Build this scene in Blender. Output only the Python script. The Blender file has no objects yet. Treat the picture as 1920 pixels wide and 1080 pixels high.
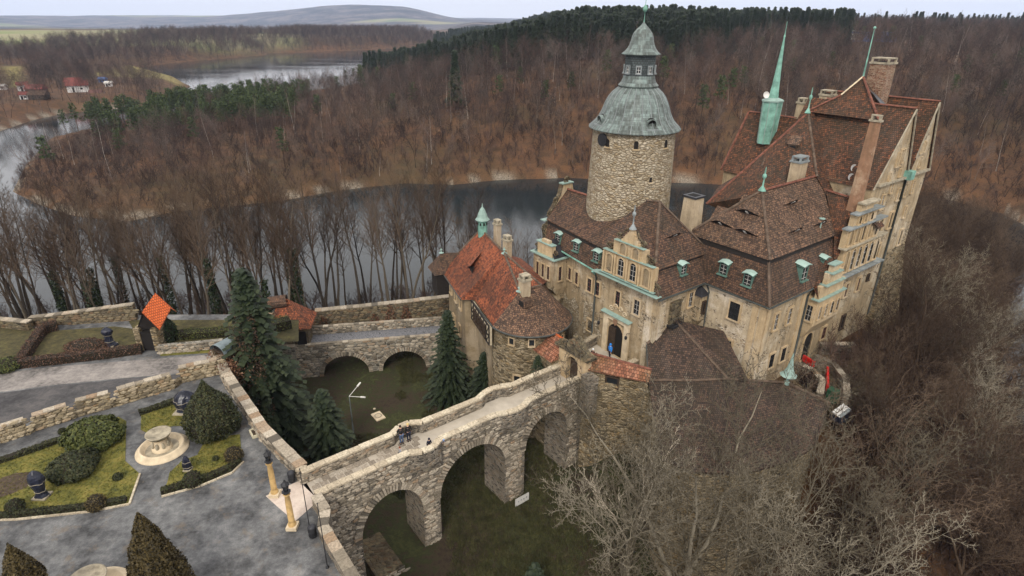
import bpy, bmesh, math, random
import numpy as np
from mathutils import Vector, Matrix, noise as mnoise
R = random.Random(7)
NR = np.random.RandomState(11)
rad = math.radians
SC = bpy.context.scene

# ------------------------------------------------------------------ camera
FPX, PITCH, ROLL, CAMZ = 1130.0, rad(24.3), rad(0.7), 31.0
fw = Vector((0, math.cos(PITCH), -math.sin(PITCH)))
r0 = Vector((1, 0, 0)); u0 = r0.cross(fw)
cr = r0*math.cos(ROLL) + u0*math.sin(ROLL)
cu = -r0*math.sin(ROLL) + u0*math.cos(ROLL)
CAM = Vector((0, 0, CAMZ))
cd = bpy.data.cameras.new('camera'); cam = bpy.data.objects.new('camera', cd)
SC.collection.objects.link(cam); SC.camera = cam
cam.matrix_world = Matrix(((cr.x, cu.x, -fw.x, 0), (cr.y, cu.y, -fw.y, 0), (cr.z, cu.z, -fw.z, CAMZ), (0, 0, 0, 1)))
cd.sensor_width = 36; cd.lens = 36*FPX/1920; cd.clip_start = 0.5; cd.clip_end = 40000

# ------------------------------------------------------------------ sky, sun, exposure
W = bpy.data.worlds.new('World'); SC.world = W; W.use_nodes = True
wn = W.node_tree; wn.nodes.clear()
SUN_EL, SUN_AZ = rad(42), rad(190)          # azimuth of the veiled sun, clockwise from the view direction
sky = wn.nodes.new('ShaderNodeTexSky'); sky.sky_type = 'NISHITA'; sky.sun_disc = False
sky.sun_elevation = SUN_EL; sky.sun_rotation = SUN_AZ
sky.air_density = 1.0; sky.dust_density = 4.0; sky.ozone_density = 1.0
hs = wn.nodes.new('ShaderNodeHueSaturation'); hs.inputs['Saturation'].default_value = 0.22
mx = wn.nodes.new('ShaderNodeMix'); mx.data_type = 'RGBA'
mx.inputs[0].default_value = 0.86; mx.inputs[7].default_value = (10.9, 10.6, 10.5, 1)   # an even overcast layer over the sky
bg = wn.nodes.new('ShaderNodeBackground'); bg.inputs[1].default_value = 0.1
wo = wn.nodes.new('ShaderNodeOutputWorld')
wn.links.new(sky.outputs[0], hs.inputs['Color']); wn.links.new(hs.outputs[0], mx.inputs[6])
wn.links.new(mx.outputs[2], bg.inputs[0]); wn.links.new(bg.outputs[0], wo.inputs[0])
sl = bpy.data.lights.new('sun', 'SUN'); sl.energy = 1.5; sl.angle = rad(14); sl.color = (1, 0.93, 0.82)
so = bpy.data.objects.new('sun', sl); SC.collection.objects.link(so)
sdir = Vector((math.sin(SUN_AZ)*math.cos(SUN_EL), math.cos(SUN_AZ)*math.cos(SUN_EL), math.sin(SUN_EL)))
so.rotation_euler = sdir.to_track_quat('Z', 'Y').to_euler(); so.location = (0, -40, 90)
SC.view_settings.view_transform = 'Standard'; SC.view_settings.look = 'None'
SC.view_settings.exposure = 0.62; SC.view_settings.gamma = 1.0
SC.cycles.max_bounces = 5; SC.cycles.diffuse_bounces = 2; SC.cycles.glossy_bounces = 2
SC.cycles.transmission_bounces = 2; SC.cycles.volume_bounces = 0; SC.cycles.transparent_max_bounces = 4

# ------------------------------------------------------------------ places
def ray(x, y): return fw + cr*((x-960)/FPX) - cu*((y-540)/FPX)
def at(x, y, z=0.0):
    d = ray(x, y); return CAM + d*((z-CAMZ)/d.z)
TH = rad(37.5)
PA = Vector((math.cos(TH), math.sin(TH), 0)); PB = Vector((-math.sin(TH), math.cos(TH), 0))
_w = at(1234, 557, 8.2); ORG = Vector((_w.x, _w.y, 0))
def wl(p, q, z=0.0): return ORG + PA*p + PB*q + Vector((0, 0, z))
def loc(w):
    d = Vector(w) - ORG; return Vector((d.dot(PA), d.dot(PB), d.z))
def inv(x, y, **k):
    d = ray(x, y); c = loc(CAM); dl = Vector((d.dot(PA), d.dot(PB), d.z))
    (n, v), = k.items(); i = 'pqz'.index(n); return c + dl*((v-c[i])/dl[i])
def rayplane(x, y, a, b, c):
    n = (b-a).cross(c-a); d = ray(x, y); return CAM + d*((a-CAM).dot(n)/d.dot(n))

# ------------------------------------------------------------------ materials
class NT:
    def __init__(s, name, rough=0.9):
        m = bpy.data.materials.new(name); m.use_nodes = True; s.m = m; s.t = m.node_tree
        s.b = s.t.nodes['Principled BSDF']; s.b.inputs['Roughness'].default_value = rough
        s.b.inputs['Specular IOR Level'].default_value = 0.25
    def n(s, ty, props=None, **ins):
        nd = s.t.nodes.new('ShaderNode'+ty)
        for k, v in (props or {}).items(): setattr(nd, k, v)
        for k, v in ins.items():
            key = int(k[1:]) if k[0] == 'i' and k[1:].isdigit() else k.replace('_', ' ')
            s.set(nd.inputs[key], v)
        return nd
    def set(s, sock, v):
        if isinstance(v, bpy.types.NodeSocket): s.t.links.new(v, sock)
        else:
            if isinstance(v, tuple) and len(v) == 3 and sock.type == 'RGBA': v = v+(1,)
            sock.default_value = v
    def uv(s, sc=(1, 1, 1), obj=False):
        c = s.n('TexCoord').outputs['Object' if obj else 'UV']
        if obj: c = s.n('NewGeometry').outputs['Position']
        return s.n('VectorMath', {'operation': 'MULTIPLY'}, i0=c, i1=sc).outputs[0]
    def noise(s, vec, scale, detail=4, rough=0.6):
        return s.n('TexNoise', None, Vector=vec, Scale=scale, Detail=detail, Roughness=rough).outputs[0]
    def ramp(s, fac, stops, interp='LINEAR'):
        r = s.n('ValToRGB'); r.color_ramp.interpolation = interp; el = r.color_ramp.elements
        while len(el) < len(stops): el.new(0.5)
        for e, (p, c) in zip(el, stops):
            e.position = p; e.color = tuple(c)+(1,) if not isinstance(c, (int, float)) else (c, c, c, 1)
        s.set(r.inputs[0], fac); return r.outputs[0]
    def mix(s, f, a, b, mode='MIX'):
        x = s.n('Mix', {'data_type': 'RGBA', 'blend_type': mode}); s.set(x.inputs[0], f); s.set(x.inputs[6], a); s.set(x.inputs[7], b)
        return x.outputs[2]
    def math(s, op, a, b=0.0):
        x = s.n('Math', {'operation': op}); s.set(x.inputs[0], a); s.set(x.inputs[1], b); return x.outputs[0]
    def done(s, col, height=None, dist=0.05, strength=0.6, rough=None):
        s.set(s.b.inputs['Base Color'], col)
        if height is not None:
            bu = s.n('Bump', None, Strength=strength, Distance=dist, Height=height); s.set(s.b.inputs['Normal'], bu.outputs[0])
        if rough is not None: s.set(s.b.inputs['Roughness'], rough)
        return s.m
def plain(name, c, rough=0.8, var=0.25, sc=3.0, metal=0.0):
    t = NT(name, rough); p = t.uv(obj=True); n = t.noise(p, sc, 5)
    a = tuple(x*(1-var) for x in c); b = tuple(min(1, x*(1+var)) for x in c)
    t.b.inputs['Metallic'].default_value = metal
    return t.done(t.ramp(n, [(0.3, a), (0.7, b)]), n, 0.02, 0.3)
def tiles(name, stops, row=0.21, wid=0.19, moss=(0.035, 0.03, 0.018), mossamt=0.5):
    t = NT(name, 0.85); uv = t.uv()
    uvw = t.n('VectorMath', {'operation': 'ADD'}, i0=uv, i1=t.n('VectorMath', {'operation': 'SCALE'}, i0=t.n('TexNoise', None, Vector=uv, Scale=0.9).outputs[1], Scale=0.10).outputs[0]).outputs[0]
    br = t.n('TexBrick', {'offset': 0.5}, Vector=uvw, Scale=1.0, Mortar_Size=0.016, Mortar_Smooth=0.3, Bias=0.0, Brick_Width=wid, Row_Height=row,
             Color1=(0, 0, 0), Color2=(1, 1, 1), Mortar=(0.5, 0.5, 0.5))
    big = t.noise(t.uv(obj=True), 0.35, 5, 0.7); mid = t.noise(uv, 2.2, 5, 0.75)
    f = t.math('ADD', t.math('MULTIPLY', br.outputs[0], 0.42), t.math('MULTIPLY', mid, 0.58))
    col = t.ramp(f, stops)
    col = t.mix(t.math('MULTIPLY', t.ramp(big, [(0.42, 0), (0.62, 1)]), mossamt), col, moss)
    stain = t.noise(t.uv((1.3, 0.18, 1)), 1.0, 4, 0.7)
    col = t.mix(t.ramp(stain, [(0.5, 0), (0.75, 0.45)]), col, (0.11, 0.09, 0.075))
    col = t.mix(br.outputs[1], col, (0.018, 0.012, 0.01))
    sep = t.n('SeparateXYZ', None, Vector=uvw).outputs[1]
    saw = t.math('FRACT', t.math('DIVIDE', sep, row))
    h = t.math('SUBTRACT', t.math('MULTIPLY', t.math('SUBTRACT', 1.0, saw), 1.0), t.math('MULTIPLY', br.outputs[1], 0.8))
    return t.done(col, t.math('ADD', h, t.math('MULTIPLY', br.outputs[0], 0.3)), 0.05, 0.8)
def rubble(name, stops, scale=2.6, flat=2.0, mortar=(0.30, 0.26, 0.2), mw=0.06, dist=0.08, obj=False, dirt=(0.06, 0.045, 0.03), dirtamt=0.5):
    t = NT(name, 0.92)
    uv = t.uv((1, flat, 1)) if not obj else t.uv((1, 1, flat), obj=True)
    wob = t.n('VectorMath', {'operation': 'ADD'}, i0=uv, i1=t.n('VectorMath', {'operation': 'SCALE'}, i0=t.n('TexNoise', None, Vector=uv, Scale=2.0, Detail=2.0).outputs[1], Scale=0.35).outputs[0]).outputs[0]
    v1 = t.n('TexVoronoi', {'feature': 'F1'}, Vector=wob, Scale=scale)
    v2 = t.n('TexVoronoi', {'feature': 'DISTANCE_TO_EDGE'}, Vector=wob, Scale=scale)
    cell = t.n('SeparateXYZ', None, Vector=v1.outputs['Color']).outputs[0]
    fine = t.noise(uv, 14.0, 4, 0.7); big = t.noise(t.uv(obj=True), 0.45, 5, 0.65)
    col = t.ramp(cell, stops)
    col = t.mix(t.ramp(fine, [(0.35, 0.0), (0.7, 0.5)]), col, tuple(c*0.5 for c in stops[0][1]))
    edge = t.ramp(v2.outputs['Distance'], [(mw*0.4, 1), (mw, 0)])
    col = t.mix(edge, col, mortar)
    col = t.mix(t.math('MULTIPLY', t.ramp(big, [(0.45, 0), (0.68, 1)]), dirtamt), col, dirt)
    h = t.math('ADD', t.ramp(v2.outputs['Distance'], [(0.0, 0), (0.22, 1)]), t.math('MULTIPLY', fine, 0.4))
    return t.done(col, h, dist, 0.9)
def plaster(name, base=(0.36, 0.27, 0.16), light=(0.5, 0.42, 0.31), stone=(0.2, 0.15, 0.09), expose=0.55, streak=0.5):
    t = NT(name, 0.92); uv = t.uv(); P = t.uv(obj=True)
    big = t.noise(P, 0.28, 6, 0.68); mid = t.noise(P, 1.3, 6, 0.7); fine = t.noise(P, 9.0, 4, 0.7)
    col = t.ramp(mid, [(0.32, tuple(c*0.8 for c in base)), (0.52, base), (0.68, tuple(min(1, c*1.18) for c in base))])
    col = t.mix(t.ramp(big, [(0.50, 0), (0.6, 0.75)]), col, light)
    dst = t.uv((1, 2.2, 1)); v1 = t.n('TexVoronoi', None, Vector=dst, Scale=2.6); v2 = t.n('TexVoronoi', {'feature': 'DISTANCE_TO_EDGE'}, Vector=dst, Scale=2.6)
    cell = t.n('SeparateXYZ', None, Vector=v1.outputs['Color']).outputs[0]
    sc = t.ramp(cell, [(0.1, tuple(c*0.45 for c in stone)), (0.5, stone), (0.9, tuple(c*1.9 for c in stone))])
    sc = t.mix(t.ramp(v2.outputs['Distance'], [(0.02, 1), (0.06, 0)]), sc, light)
    msk = t.ramp(t.math('ADD', t.math('MULTIPLY', t.noise(P, 0.55, 7, 0.75), 0.8), t.math('MULTIPLY', fine, 0.2)), [(expose, 0), (expose+0.035, 1)])
    col = t.mix(msk, col, sc)
    st = t.noise(t.uv((2.6, 0.16, 1)), 1.0, 5, 0.7)
    col = t.mix(t.math('MULTIPLY', t.ramp(st, [(0.47, 0), (0.72, 1)]), streak), col, (0.10, 0.075, 0.045))
    col = t.mix(t.ramp(fine, [(0.3, 0.25), (0.6, 0)]), col, (0.09, 0.07, 0.04))
    h = t.math('ADD', t.math('MULTIPLY', mid, 0.4), t.math('ADD', t.math('MULTIPLY', fine, 0.25), t.math('MULTIPLY', msk, t.math('MULTIPLY', v2.outputs['Distance'], 1.5))))
    return t.done(col, h, 0.08, 0.8)

M = {}
M['tile'] = tiles('brown_clay_tiles', [(0.22, (0.03, 0.021, 0.017)), (0.40, (0.075, 0.045, 0.032)), (0.56, (0.125, 0.07, 0.045)), (0.70, (0.165, 0.088, 0.053)), (0.84, (0.26, 0.14, 0.085))])
M['tile_dark'] = tiles('dark_clay_tiles', [(0.25, (0.045, 0.03, 0.022)), (0.45, (0.105, 0.062, 0.041)), (0.6, (0.165, 0.098, 0.062)), (0.8, (0.27, 0.15, 0.09))], mossamt=0.3)
M['tile_old'] = tiles('mossy_brown_tiles', [(0.22, (0.03, 0.018, 0.013)), (0.45, (0.085, 0.042, 0.024)), (0.62, (0.13, 0.058, 0.03)), (0.8, (0.26, 0.085, 0.04))], mossamt=0.6)
M['tile_red'] = tiles('orange_red_tiles', [(0.25, (0.07, 0.025, 0.016)), (0.42, (0.2, 0.06, 0.03)), (0.56, (0.33, 0.095, 0.04)), (0.72, (0.44, 0.13, 0.055)), (0.85, (0.4, 0.2, 0.12))], mossamt=0.62, moss=(0.05, 0.03, 0.02))
M['tile_wall'] = tiles('weathered_wall_cap_tiles', [(0.25, (0.12, 0.05, 0.03)), (0.5, (0.26, 0.1, 0.055)), (0.7, (0.34, 0.15, 0.09)), (0.85, (0.36, 0.27, 0.16))], mossamt=0.35, moss=(0.1, 0.09, 0.03), row=0.3, wid=0.24)
M['tile_new'] = tiles('new_orange_tiles', [(0.2, (0.45, 0.09, 0.025)), (0.8, (0.62, 0.14, 0.04))], mossamt=0.0, row=0.25)
M['tile_bast'] = tiles('bastion_tiles', [(0.25, (0.03, 0.022, 0.018)), (0.48, (0.068, 0.045, 0.033)), (0.66, (0.105, 0.066, 0.047)), (0.86, (0.18, 0.095, 0.06))], mossamt=0.55)
M['ridge'] = plain('ridge_tile_clay', (0.15, 0.06, 0.04), 0.85, 0.5, 2.5)
M['ridge_dark'] = plain('ridge_tile_weathered', (0.10, 0.07, 0.05), 0.9, 0.5, 2.5)
M['plaster'] = plaster('tan_castle_plaster', base=(0.365, 0.278, 0.17), light=(0.55, 0.47, 0.35), expose=0.525, streak=0.7)
M['plaster_rough'] = plaster('pale_broken_plaster', base=(0.47, 0.38, 0.26), light=(0.64, 0.56, 0.45), stone=(0.26, 0.2, 0.13), expose=0.53, streak=0.35)
M['plaster_dark'] = plaster('grey_brown_plaster', base=(0.27, 0.205, 0.125), light=(0.38, 0.31, 0.22), stone=(0.15, 0.12, 0.08), expose=0.55, streak=0.7)
M['trim'] = plaster('sandstone_trim', base=(0.46, 0.34, 0.2), light=(0.53, 0.43, 0.3), expose=0.9, streak=0.35)
M['keep'] = rubble('pale_keep_stone', [(0.08, (0.36, 0.28, 0.18)), (0.25, (0.57, 0.475, 0.34)), (0.7, (0.70, 0.60, 0.45)), (0.95, (0.50, 0.38, 0.23))], scale=2.5, flat=1.9, mortar=(0.27, 0.2, 0.12), mw=0.045, dist=0.3, dirt=(0.36, 0.27, 0.15), dirtamt=0.25)  # mortar darkened to carry the shadow in the pits between stones
M['stone'] = rubble('grey_bridge_rubble', [(0.1, (0.10, 0.09, 0.075)), (0.35, (0.24, 0.2, 0.155)), (0.65, (0.38, 0.33, 0.26)), (0.95, (0.30, 0.22, 0.14))], scale=2.4, flat=2.3, mortar=(0.33, 0.29, 0.23), mw=0.07, dist=0.12)
M['stone_far'] = rubble('second_bridge_rubble', [(0.1, (0.09, 0.085, 0.07)), (0.4, (0.24, 0.22, 0.18)), (0.7, (0.4, 0.37, 0.3)), (0.95, (0.16, 0.13, 0.1))], scale=1.9, flat=1.6, mortar=(0.34, 0.31, 0.26), mw=0.1, dist=0.12)
M['stone_warm'] = rubble('warm_bastion_rubble', [(0.1, (0.12, 0.095, 0.06)), (0.35, (0.34, 0.27, 0.17)), (0.65, (0.50, 0.41, 0.27)), (0.95, (0.38, 0.27, 0.14))], scale=2.3, flat=2.2, mortar=(0.19, 0.15, 0.09), mw=0.05, dist=0.14, dirt=(0.13, 0.09, 0.04), dirtamt=0.6)
M['stone_moss'] = rubble('mossy_wall_rubble', [(0.1, (0.06, 0.05, 0.035)), (0.4, (0.15, 0.12, 0.075)), (0.7, (0.24, 0.19, 0.11)), (0.95, (0.15, 0.09, 0.05))], scale=2.2, flat=1.6, mortar=(0.14, 0.12, 0.08), mw=0.08, dist=0.12, dirt=(0.07, 0.045, 0.025), dirtamt=0.8)
M['cap'] = plain('sandstone_coping', (0.55, 0.45, 0.31), 0.9, 0.22, 1.4)
M['cap_old'] = plain('lichened_coping', (0.30, 0.26, 0.19), 0.95, 0.4, 2.2)
M['slab'] = plain('worn_paving', (0.36, 0.3, 0.23), 0.9, 0.35, 1.8)
M['deck'] = plain('deck_concrete', (0.42, 0.37, 0.30), 0.9, 0.16, 0.8)
M['copper'] = plain('verdigris_copper', (0.17, 0.33, 0.265), 0.55, 0.45, 1.1)
M['copper_pale'] = plain('pale_verdigris_flashing', (0.225, 0.315, 0.275), 0.55, 0.2, 2)
M['lead'] = plain('grey_lead_sheet', (0.20, 0.22, 0.22), 0.5, 0.35, 1.5)
M['iron'] = plain('black_iron', (0.02, 0.02, 0.022), 0.5, 0.3, 3)
M['pipe'] = plain('dark_downpipe', (0.05, 0.055, 0.05), 0.5, 0.3, 3)
M['wood_dark'] = plain('dark_oak', (0.045, 0.03, 0.02), 0.7, 0.4, 4)
M['wood_red'] = plain('red_brown_frame', (0.11, 0.05, 0.04), 0.7, 0.3, 4)
M['sash'] = plain('dulled_white_sash', (0.36, 0.34, 0.31), 0.6, 0.1, 3)
M['white'] = plain('white_paint', (0.60, 0.58, 0.54), 0.5, 0.08, 3)
M['glass'] = plain('dark_glass', (0.018, 0.02, 0.022), 0.08, 0.2, 1); M['glass'].node_tree.nodes['Principled BSDF'].inputs['Specular IOR Level'].default_value = 0.5
M['dark'] = plain('dark_opening', (0.012, 0.01, 0.009), 0.9, 0.2, 1)
M['black'] = plain('black_roof_felt', (0.03, 0.03, 0.034), 0.45, 0.4, 1)
M['brick'] = rubble('old_chimney_brick', [(0.1, (0.14, 0.06, 0.035)), (0.5, (0.28, 0.13, 0.08)), (0.9, (0.38, 0.26, 0.17))], scale=4.5, flat=2.2, mortar=(0.33, 0.27, 0.2), mw=0.08, dist=0.04)
M['render'] = plaster('chimney_render', base=(0.42, 0.33, 0.22), light=(0.5, 0.42, 0.32), expose=0.6)
M['shaft'] = plaster('rusty_shaft_render', base=(0.27, 0.15, 0.09), light=(0.46, 0.33, 0.22), stone=(0.3, 0.2, 0.12), expose=0.6)
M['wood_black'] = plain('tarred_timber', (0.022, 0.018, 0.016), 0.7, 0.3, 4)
M['infill'] = plain('cream_infill', (0.5, 0.42, 0.29), 0.9, 0.15, 2)
M['copper_old'] = None
def copper_dome():
    t = NT('streaked_dome_copper', 0.5); P = t.uv(obj=True); uv = t.uv()
    br = t.n('TexBrick', {'offset': 0.5}, Vector=uv, Scale=1.0, Mortar_Size=0.02, Mortar_Smooth=0.2, Brick_Width=0.62, Row_Height=0.42, Color1=(0, 0, 0), Color2=(1, 1, 1), Mortar=(0, 0, 0))
    n1 = t.noise(t.uv((2.2, 0.25, 1)), 1.0, 5, 0.7); n2 = t.noise(P, 0.7, 5, 0.65)
    f = t.math('ADD', t.math('MULTIPLY', n1, 0.62), t.math('MULTIPLY', n2, 0.38))
    col = t.ramp(f, [(0.36, (0.035, 0.038, 0.034)), (0.47, (0.085, 0.098, 0.09)), (0.57, (0.16, 0.20, 0.185)), (0.7, (0.26, 0.345, 0.325))])
    col = t.mix(t.math('MULTIPLY', br.outputs[0], 0.1), col, (0.3, 0.36, 0.33))
    col = t.mix(t.math('MULTIPLY', br.outputs[1], 0.4), col, (0.05, 0.06, 0.055))
    return t.done(col, t.math('SUBTRACT', 1.0, br.outputs[1]), 0.03, 0.6)
M['copper_old'] = copper_dome()
def slate():
    t = NT('grey_slate_cladding', 0.6); uv = t.uv()
    br = t.n('TexBrick', {'offset': 0.5}, Vector=uv, Scale=1.0, Mortar_Size=0.02, Brick_Width=0.3, Row_Height=0.2, Color1=(0.035, 0.045, 0.045), Color2=(0.075, 0.09, 0.09), Mortar=(0.02, 0.02, 0.02))
    return t.done(br.outputs[0], br.outputs[0], 0.02, 0.5)
M['slate'] = slate()

# ------------------------------------------------------------------ mesh building
C0 = SC.collection
def face_axes(vs):
    n = Vector((0, 0, 0))
    for i in range(len(vs)):
        a, b = vs[i], vs[(i+1) % len(vs)]
        n += Vector(((a.y-b.y)*(a.z+b.z), (a.z-b.z)*(a.x+b.x), (a.x-b.x)*(a.y+b.y)))
    if n.length < 1e-9: return Vector((1, 0, 0)), Vector((0, 1, 0))
    n.normalize()
    u = Vector((0, 0, 1)).cross(n)
    if u.length < 0.05: u = Vector((1, 0, 0))
    u.normalize(); return u, n.cross(u)
class MB:
    """collects faces in world coordinates with UVs in metres"""
    def __init__(s): s.v = []; s.f = []; s.uv = []; s.mi = []
    def face(s, pts, uv=None, mi=0):
        b = len(s.v); pts = [Vector(p) for p in pts]; s.v += pts; s.f.append(tuple(range(b, b+len(pts))))
        if uv is None:
            u, w = face_axes(pts); uv = [(p.dot(u), p.dot(w)) for p in pts]
        s.uv += list(uv); s.mi.append(mi); return s
    def prism(s, poly, z0, z1, mi=0, cap=True, batter=0.0, base=None):
        """vertical walls round a world xy polygon (ccw), z0..z1 (or lists)"""
        n = len(poly); c = sum((Vector((p[0], p[1], 0)) for p in poly), Vector())/n
        zs0 = z0 if isinstance(z0, (list, tuple)) else [z0]*n; zs1 = z1 if isinstance(z1, (list, tuple)) else [z1]*n
        lo = []
        for i, p in enumerate(poly):
            v = Vector((p[0], p[1], 0)); o = v+(v-c).normalized()*batter if batter else v
            if base: o = Vector((base[i][0], base[i][1], 0))
            lo.append(Vector((o.x, o.y, zs0[i])))
        hi = [Vector((p[0], p[1], zs1[i])) for i, p in enumerate(poly)]
        for i in range(n):
            j = (i+1) % n; s.face([lo[i], lo[j], hi[j], hi[i]], mi=mi)
        if cap: s.face(hi, mi=mi); s.face(lo[::-1], mi=mi)
        return s
    def box(s, c, dx, dy, dz, ax=None, mi=0, bev=0):
        """c centre (world), half sizes along ax (3 unit vectors)"""
        c = Vector(c); X, Y, Z = ax if ax else (Vector((1, 0, 0)), Vector((0, 1, 0)), Vector((0, 0, 1)))
        P = [c+X*(dx*i)+Y*(dy*j)+Z*(dz*k) for k in (-1, 1) for j in (-1, 1) for i in (-1, 1)]
        for q in ((0, 2, 3, 1), (4, 5, 7, 6), (0, 1, 5, 4), (2, 6, 7, 3), (0, 4, 6, 2), (1, 3, 7, 5)): s.face([P[i] for i in q], mi=mi)
        return s
    def bar(s, a, b, w, h=None, mi=0, up=(0, 0, 1)):
        a, b = Vector(a), Vector(b); d = b-a; L = d.length
        if L < 1e-6: return s
        d /= L; U = Vector(up); S = d.cross(U)
        if S.length < 1e-3: S = d.cross(Vector((1, 0, 0)))
        S.normalize(); U = S.cross(d).normalized(); h = w if h is None else h
        return s.box((a+b)/2, L/2, w/2, h/2, (d, S, U), mi)
    def tube(s, pts, rs, n=6, mi=0, cap=True):
        pts = [Vector(p) for p in pts]; rs = rs if isinstance(rs, (list, tuple)) else [rs]*len(pts); rings = []
        for i, p in enumerate(pts):
            d = (pts[min(i+1, len(pts)-1)]-pts[max(i-1, 0)]).normalized()
            S = d.cross(Vector((0, 0, 1)));  S = d.cross(Vector((1, 0, 0))) if S.length < 0.05 else S
            S.normalize(); U = S.cross(d)
            rings.append([p+(S*math.cos(2*math.pi*k/n)+U*math.sin(2*math.pi*k/n))*rs[i] for k in range(n)])
        for a, b in zip(rings, rings[1:]):
            for k in range(n): s.face([a[k], b[k], b[(k+1) % n], a[(k+1) % n]], mi=mi)
        if cap: s.face(rings[0][::-1], mi=mi); s.face(rings[-1], mi=mi)
        return s
    def lathe(s, c, prof, n=24, mi=0, a0=0.0, sq=None, cap=True):
        """prof = [(r,z)...] about world point c"""
        c = Vector(c); L = 0; vs = [0]
        for (r1, z1), (r2, z2) in zip(prof, prof[1:]): L += math.hypot(r2-r1, z2-z1); vs.append(L)
        for i, ((r1, z1), (r2, z2)) in enumerate(zip(prof, prof[1:])):
            for k in range(n):
                t1, t2 = a0+2*math.pi*k/n, a0+2*math.pi*(k+1)/n
                P = [c+Vector((r1*math.cos(t1), r1*math.sin(t1), z1)), c+Vector((r1*math.cos(t2), r1*math.sin(t2), z1)),
                     c+Vector((r2*math.cos(t2), r2*math.sin(t2), z2)), c+Vector((r2*math.cos(t1), r2*math.sin(t1), z2))]
                rm = max(r1, r2); U = [(rm*t1, vs[i]), (rm*t2, vs[i]), (rm*t2, vs[i+1]), (rm*t1, vs[i+1])]
                if r1 < 1e-6: P, U = P[1:], U[1:]
                elif r2 < 1e-6: P, U = P[:3], U[:3]
                s.face(P, U, mi)
        return s
    def build(s, name, mat, parent=None, smooth=False, weld=True, **tags):
        o0 = parent_loc(parent); mats = mat if isinstance(mat, (list, tuple)) else [mat]
        me = bpy.data.meshes.new(name); v = [tuple(p-o0) for p in s.v]
        me.from_pydata(v, [], s.f); uvl = me.uv_layers.new(name='UVMap')
        flat = np.array(s.uv, dtype=np.float32).ravel()
        if len(flat) == 2*len(uvl.data): uvl.data.foreach_set('uv', flat)
        for m in mats: me.materials.append(m)
        if len(mats) > 1: me.polygons.foreach_set('material_index', s.mi)
        if weld:
            b = bmesh.new(); b.from_mesh(me); bmesh.ops.remove_doubles(b, verts=b.verts, dist=1e-4)
            bmesh.ops.recalc_face_normals(b, faces=b.faces) if weld == 'n' else None
            b.to_mesh(me); b.free()
        if smooth:
            me.polygons.foreach_set('use_smooth', [True]*len(me.polygons))
        o = bpy.data.objects.new(name, me); C0.objects.link(o)
        if parent: o.parent = parent
        tag(o, **tags); return o
LOCS = {}
def parent_loc(p):
    v = Vector((0, 0, 0))
    while p is not None: v += p.location; p = p.parent
    return v
def tag(o, label=None, cat=None, group=None, kind=None):
    if label: o['label'] = label
    if cat: o['category'] = cat
    if group: o['group'] = group
    if kind: o['kind'] = kind
    return o
def thing(name, location, label, cat, group=None):
    o = bpy.data.objects.new(name, None); C0.objects.link(o); o.location = location; o.empty_display_size = 0.5
    return tag(o, label, cat, group)
def inst(name, mesh, parent, world, rotz=0.0, scale=None):
    o = bpy.data.objects.new(name, mesh); C0.objects.link(o)
    if parent is not None:
        o.parent = parent; pr = parent_rot(parent); o.location = Matrix.Rotation(-pr, 3, 'Z') @ (Vector(world)-parent_wloc(parent)); o.rotation_euler = (0, 0, rotz-pr)
    else: o.location = world; o.rotation_euler = (0, 0, rotz)
    if scale is not None: o.scale = scale
    return o
def parent_rot(p):
    a = 0
    while p is not None: a += p.rotation_euler.z; p = p.parent
    return a
def parent_wloc(p):
    if p.parent is None: return Vector(p.location)
    return parent_wloc(p.parent) + Matrix.Rotation(parent_rot(p.parent), 3, 'Z') @ Vector(p.location)
def strip(poly_pts, w, z0, z1, closed=False):
    """wall of width w along a centre polyline of (x,y); returns left and right edges"""
    n = len(poly_pts); Lf, Rt = [], []
    for i in range(n):
        a = Vector(poly_pts[max(i-1, 0)][:2]); b = Vector(poly_pts[min(i+1, n-1)][:2]); d = (b-a).normalized(); nn = Vector((-d.y, d.x))
        c = Vector(poly_pts[i][:2]); Lf.append(c+nn*w/2); Rt.append(c-nn*w/2)
    return Lf, Rt
def wall_mesh(mb, pts, w, z0, z1, mi=0):
    Lf, Rt = strip(pts, w, z0, z1); n = len(pts)
    Z0 = z0 if isinstance(z0, (list, tuple)) else [z0]*n; Z1 = z1 if isinstance(z1, (list, tuple)) else [z1]*n
    V = lambda p, z: Vector((p.x, p.y, z))
    for i in range(n-1):
        mb.face([V(Rt[i], Z0[i]), V(Rt[i+1], Z0[i+1]), V(Rt[i+1], Z1[i+1]), V(Rt[i], Z1[i])], mi=mi)
        mb.face([V(Lf[i+1], Z0[i+1]), V(Lf[i], Z0[i]), V(Lf[i], Z1[i]), V(Lf[i+1], Z1[i+1])], mi=mi)
        mb.face([V(Lf[i], Z1[i]), V(Rt[i], Z1[i]), V(Rt[i+1], Z1[i+1]), V(Lf[i+1], Z1[i+1])], mi=mi)
    mb.face([V(Lf[0], Z0[0]), V(Rt[0], Z0[0]), V(Rt[0], Z1[0]), V(Lf[0], Z1[0])], mi=mi)
    mb.face([V(Rt[-1], Z0[-1]), V(Lf[-1], Z0[-1]), V(Lf[-1], Z1[-1]), V(Rt[-1], Z1[-1])], mi=mi)
    return mb
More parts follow.
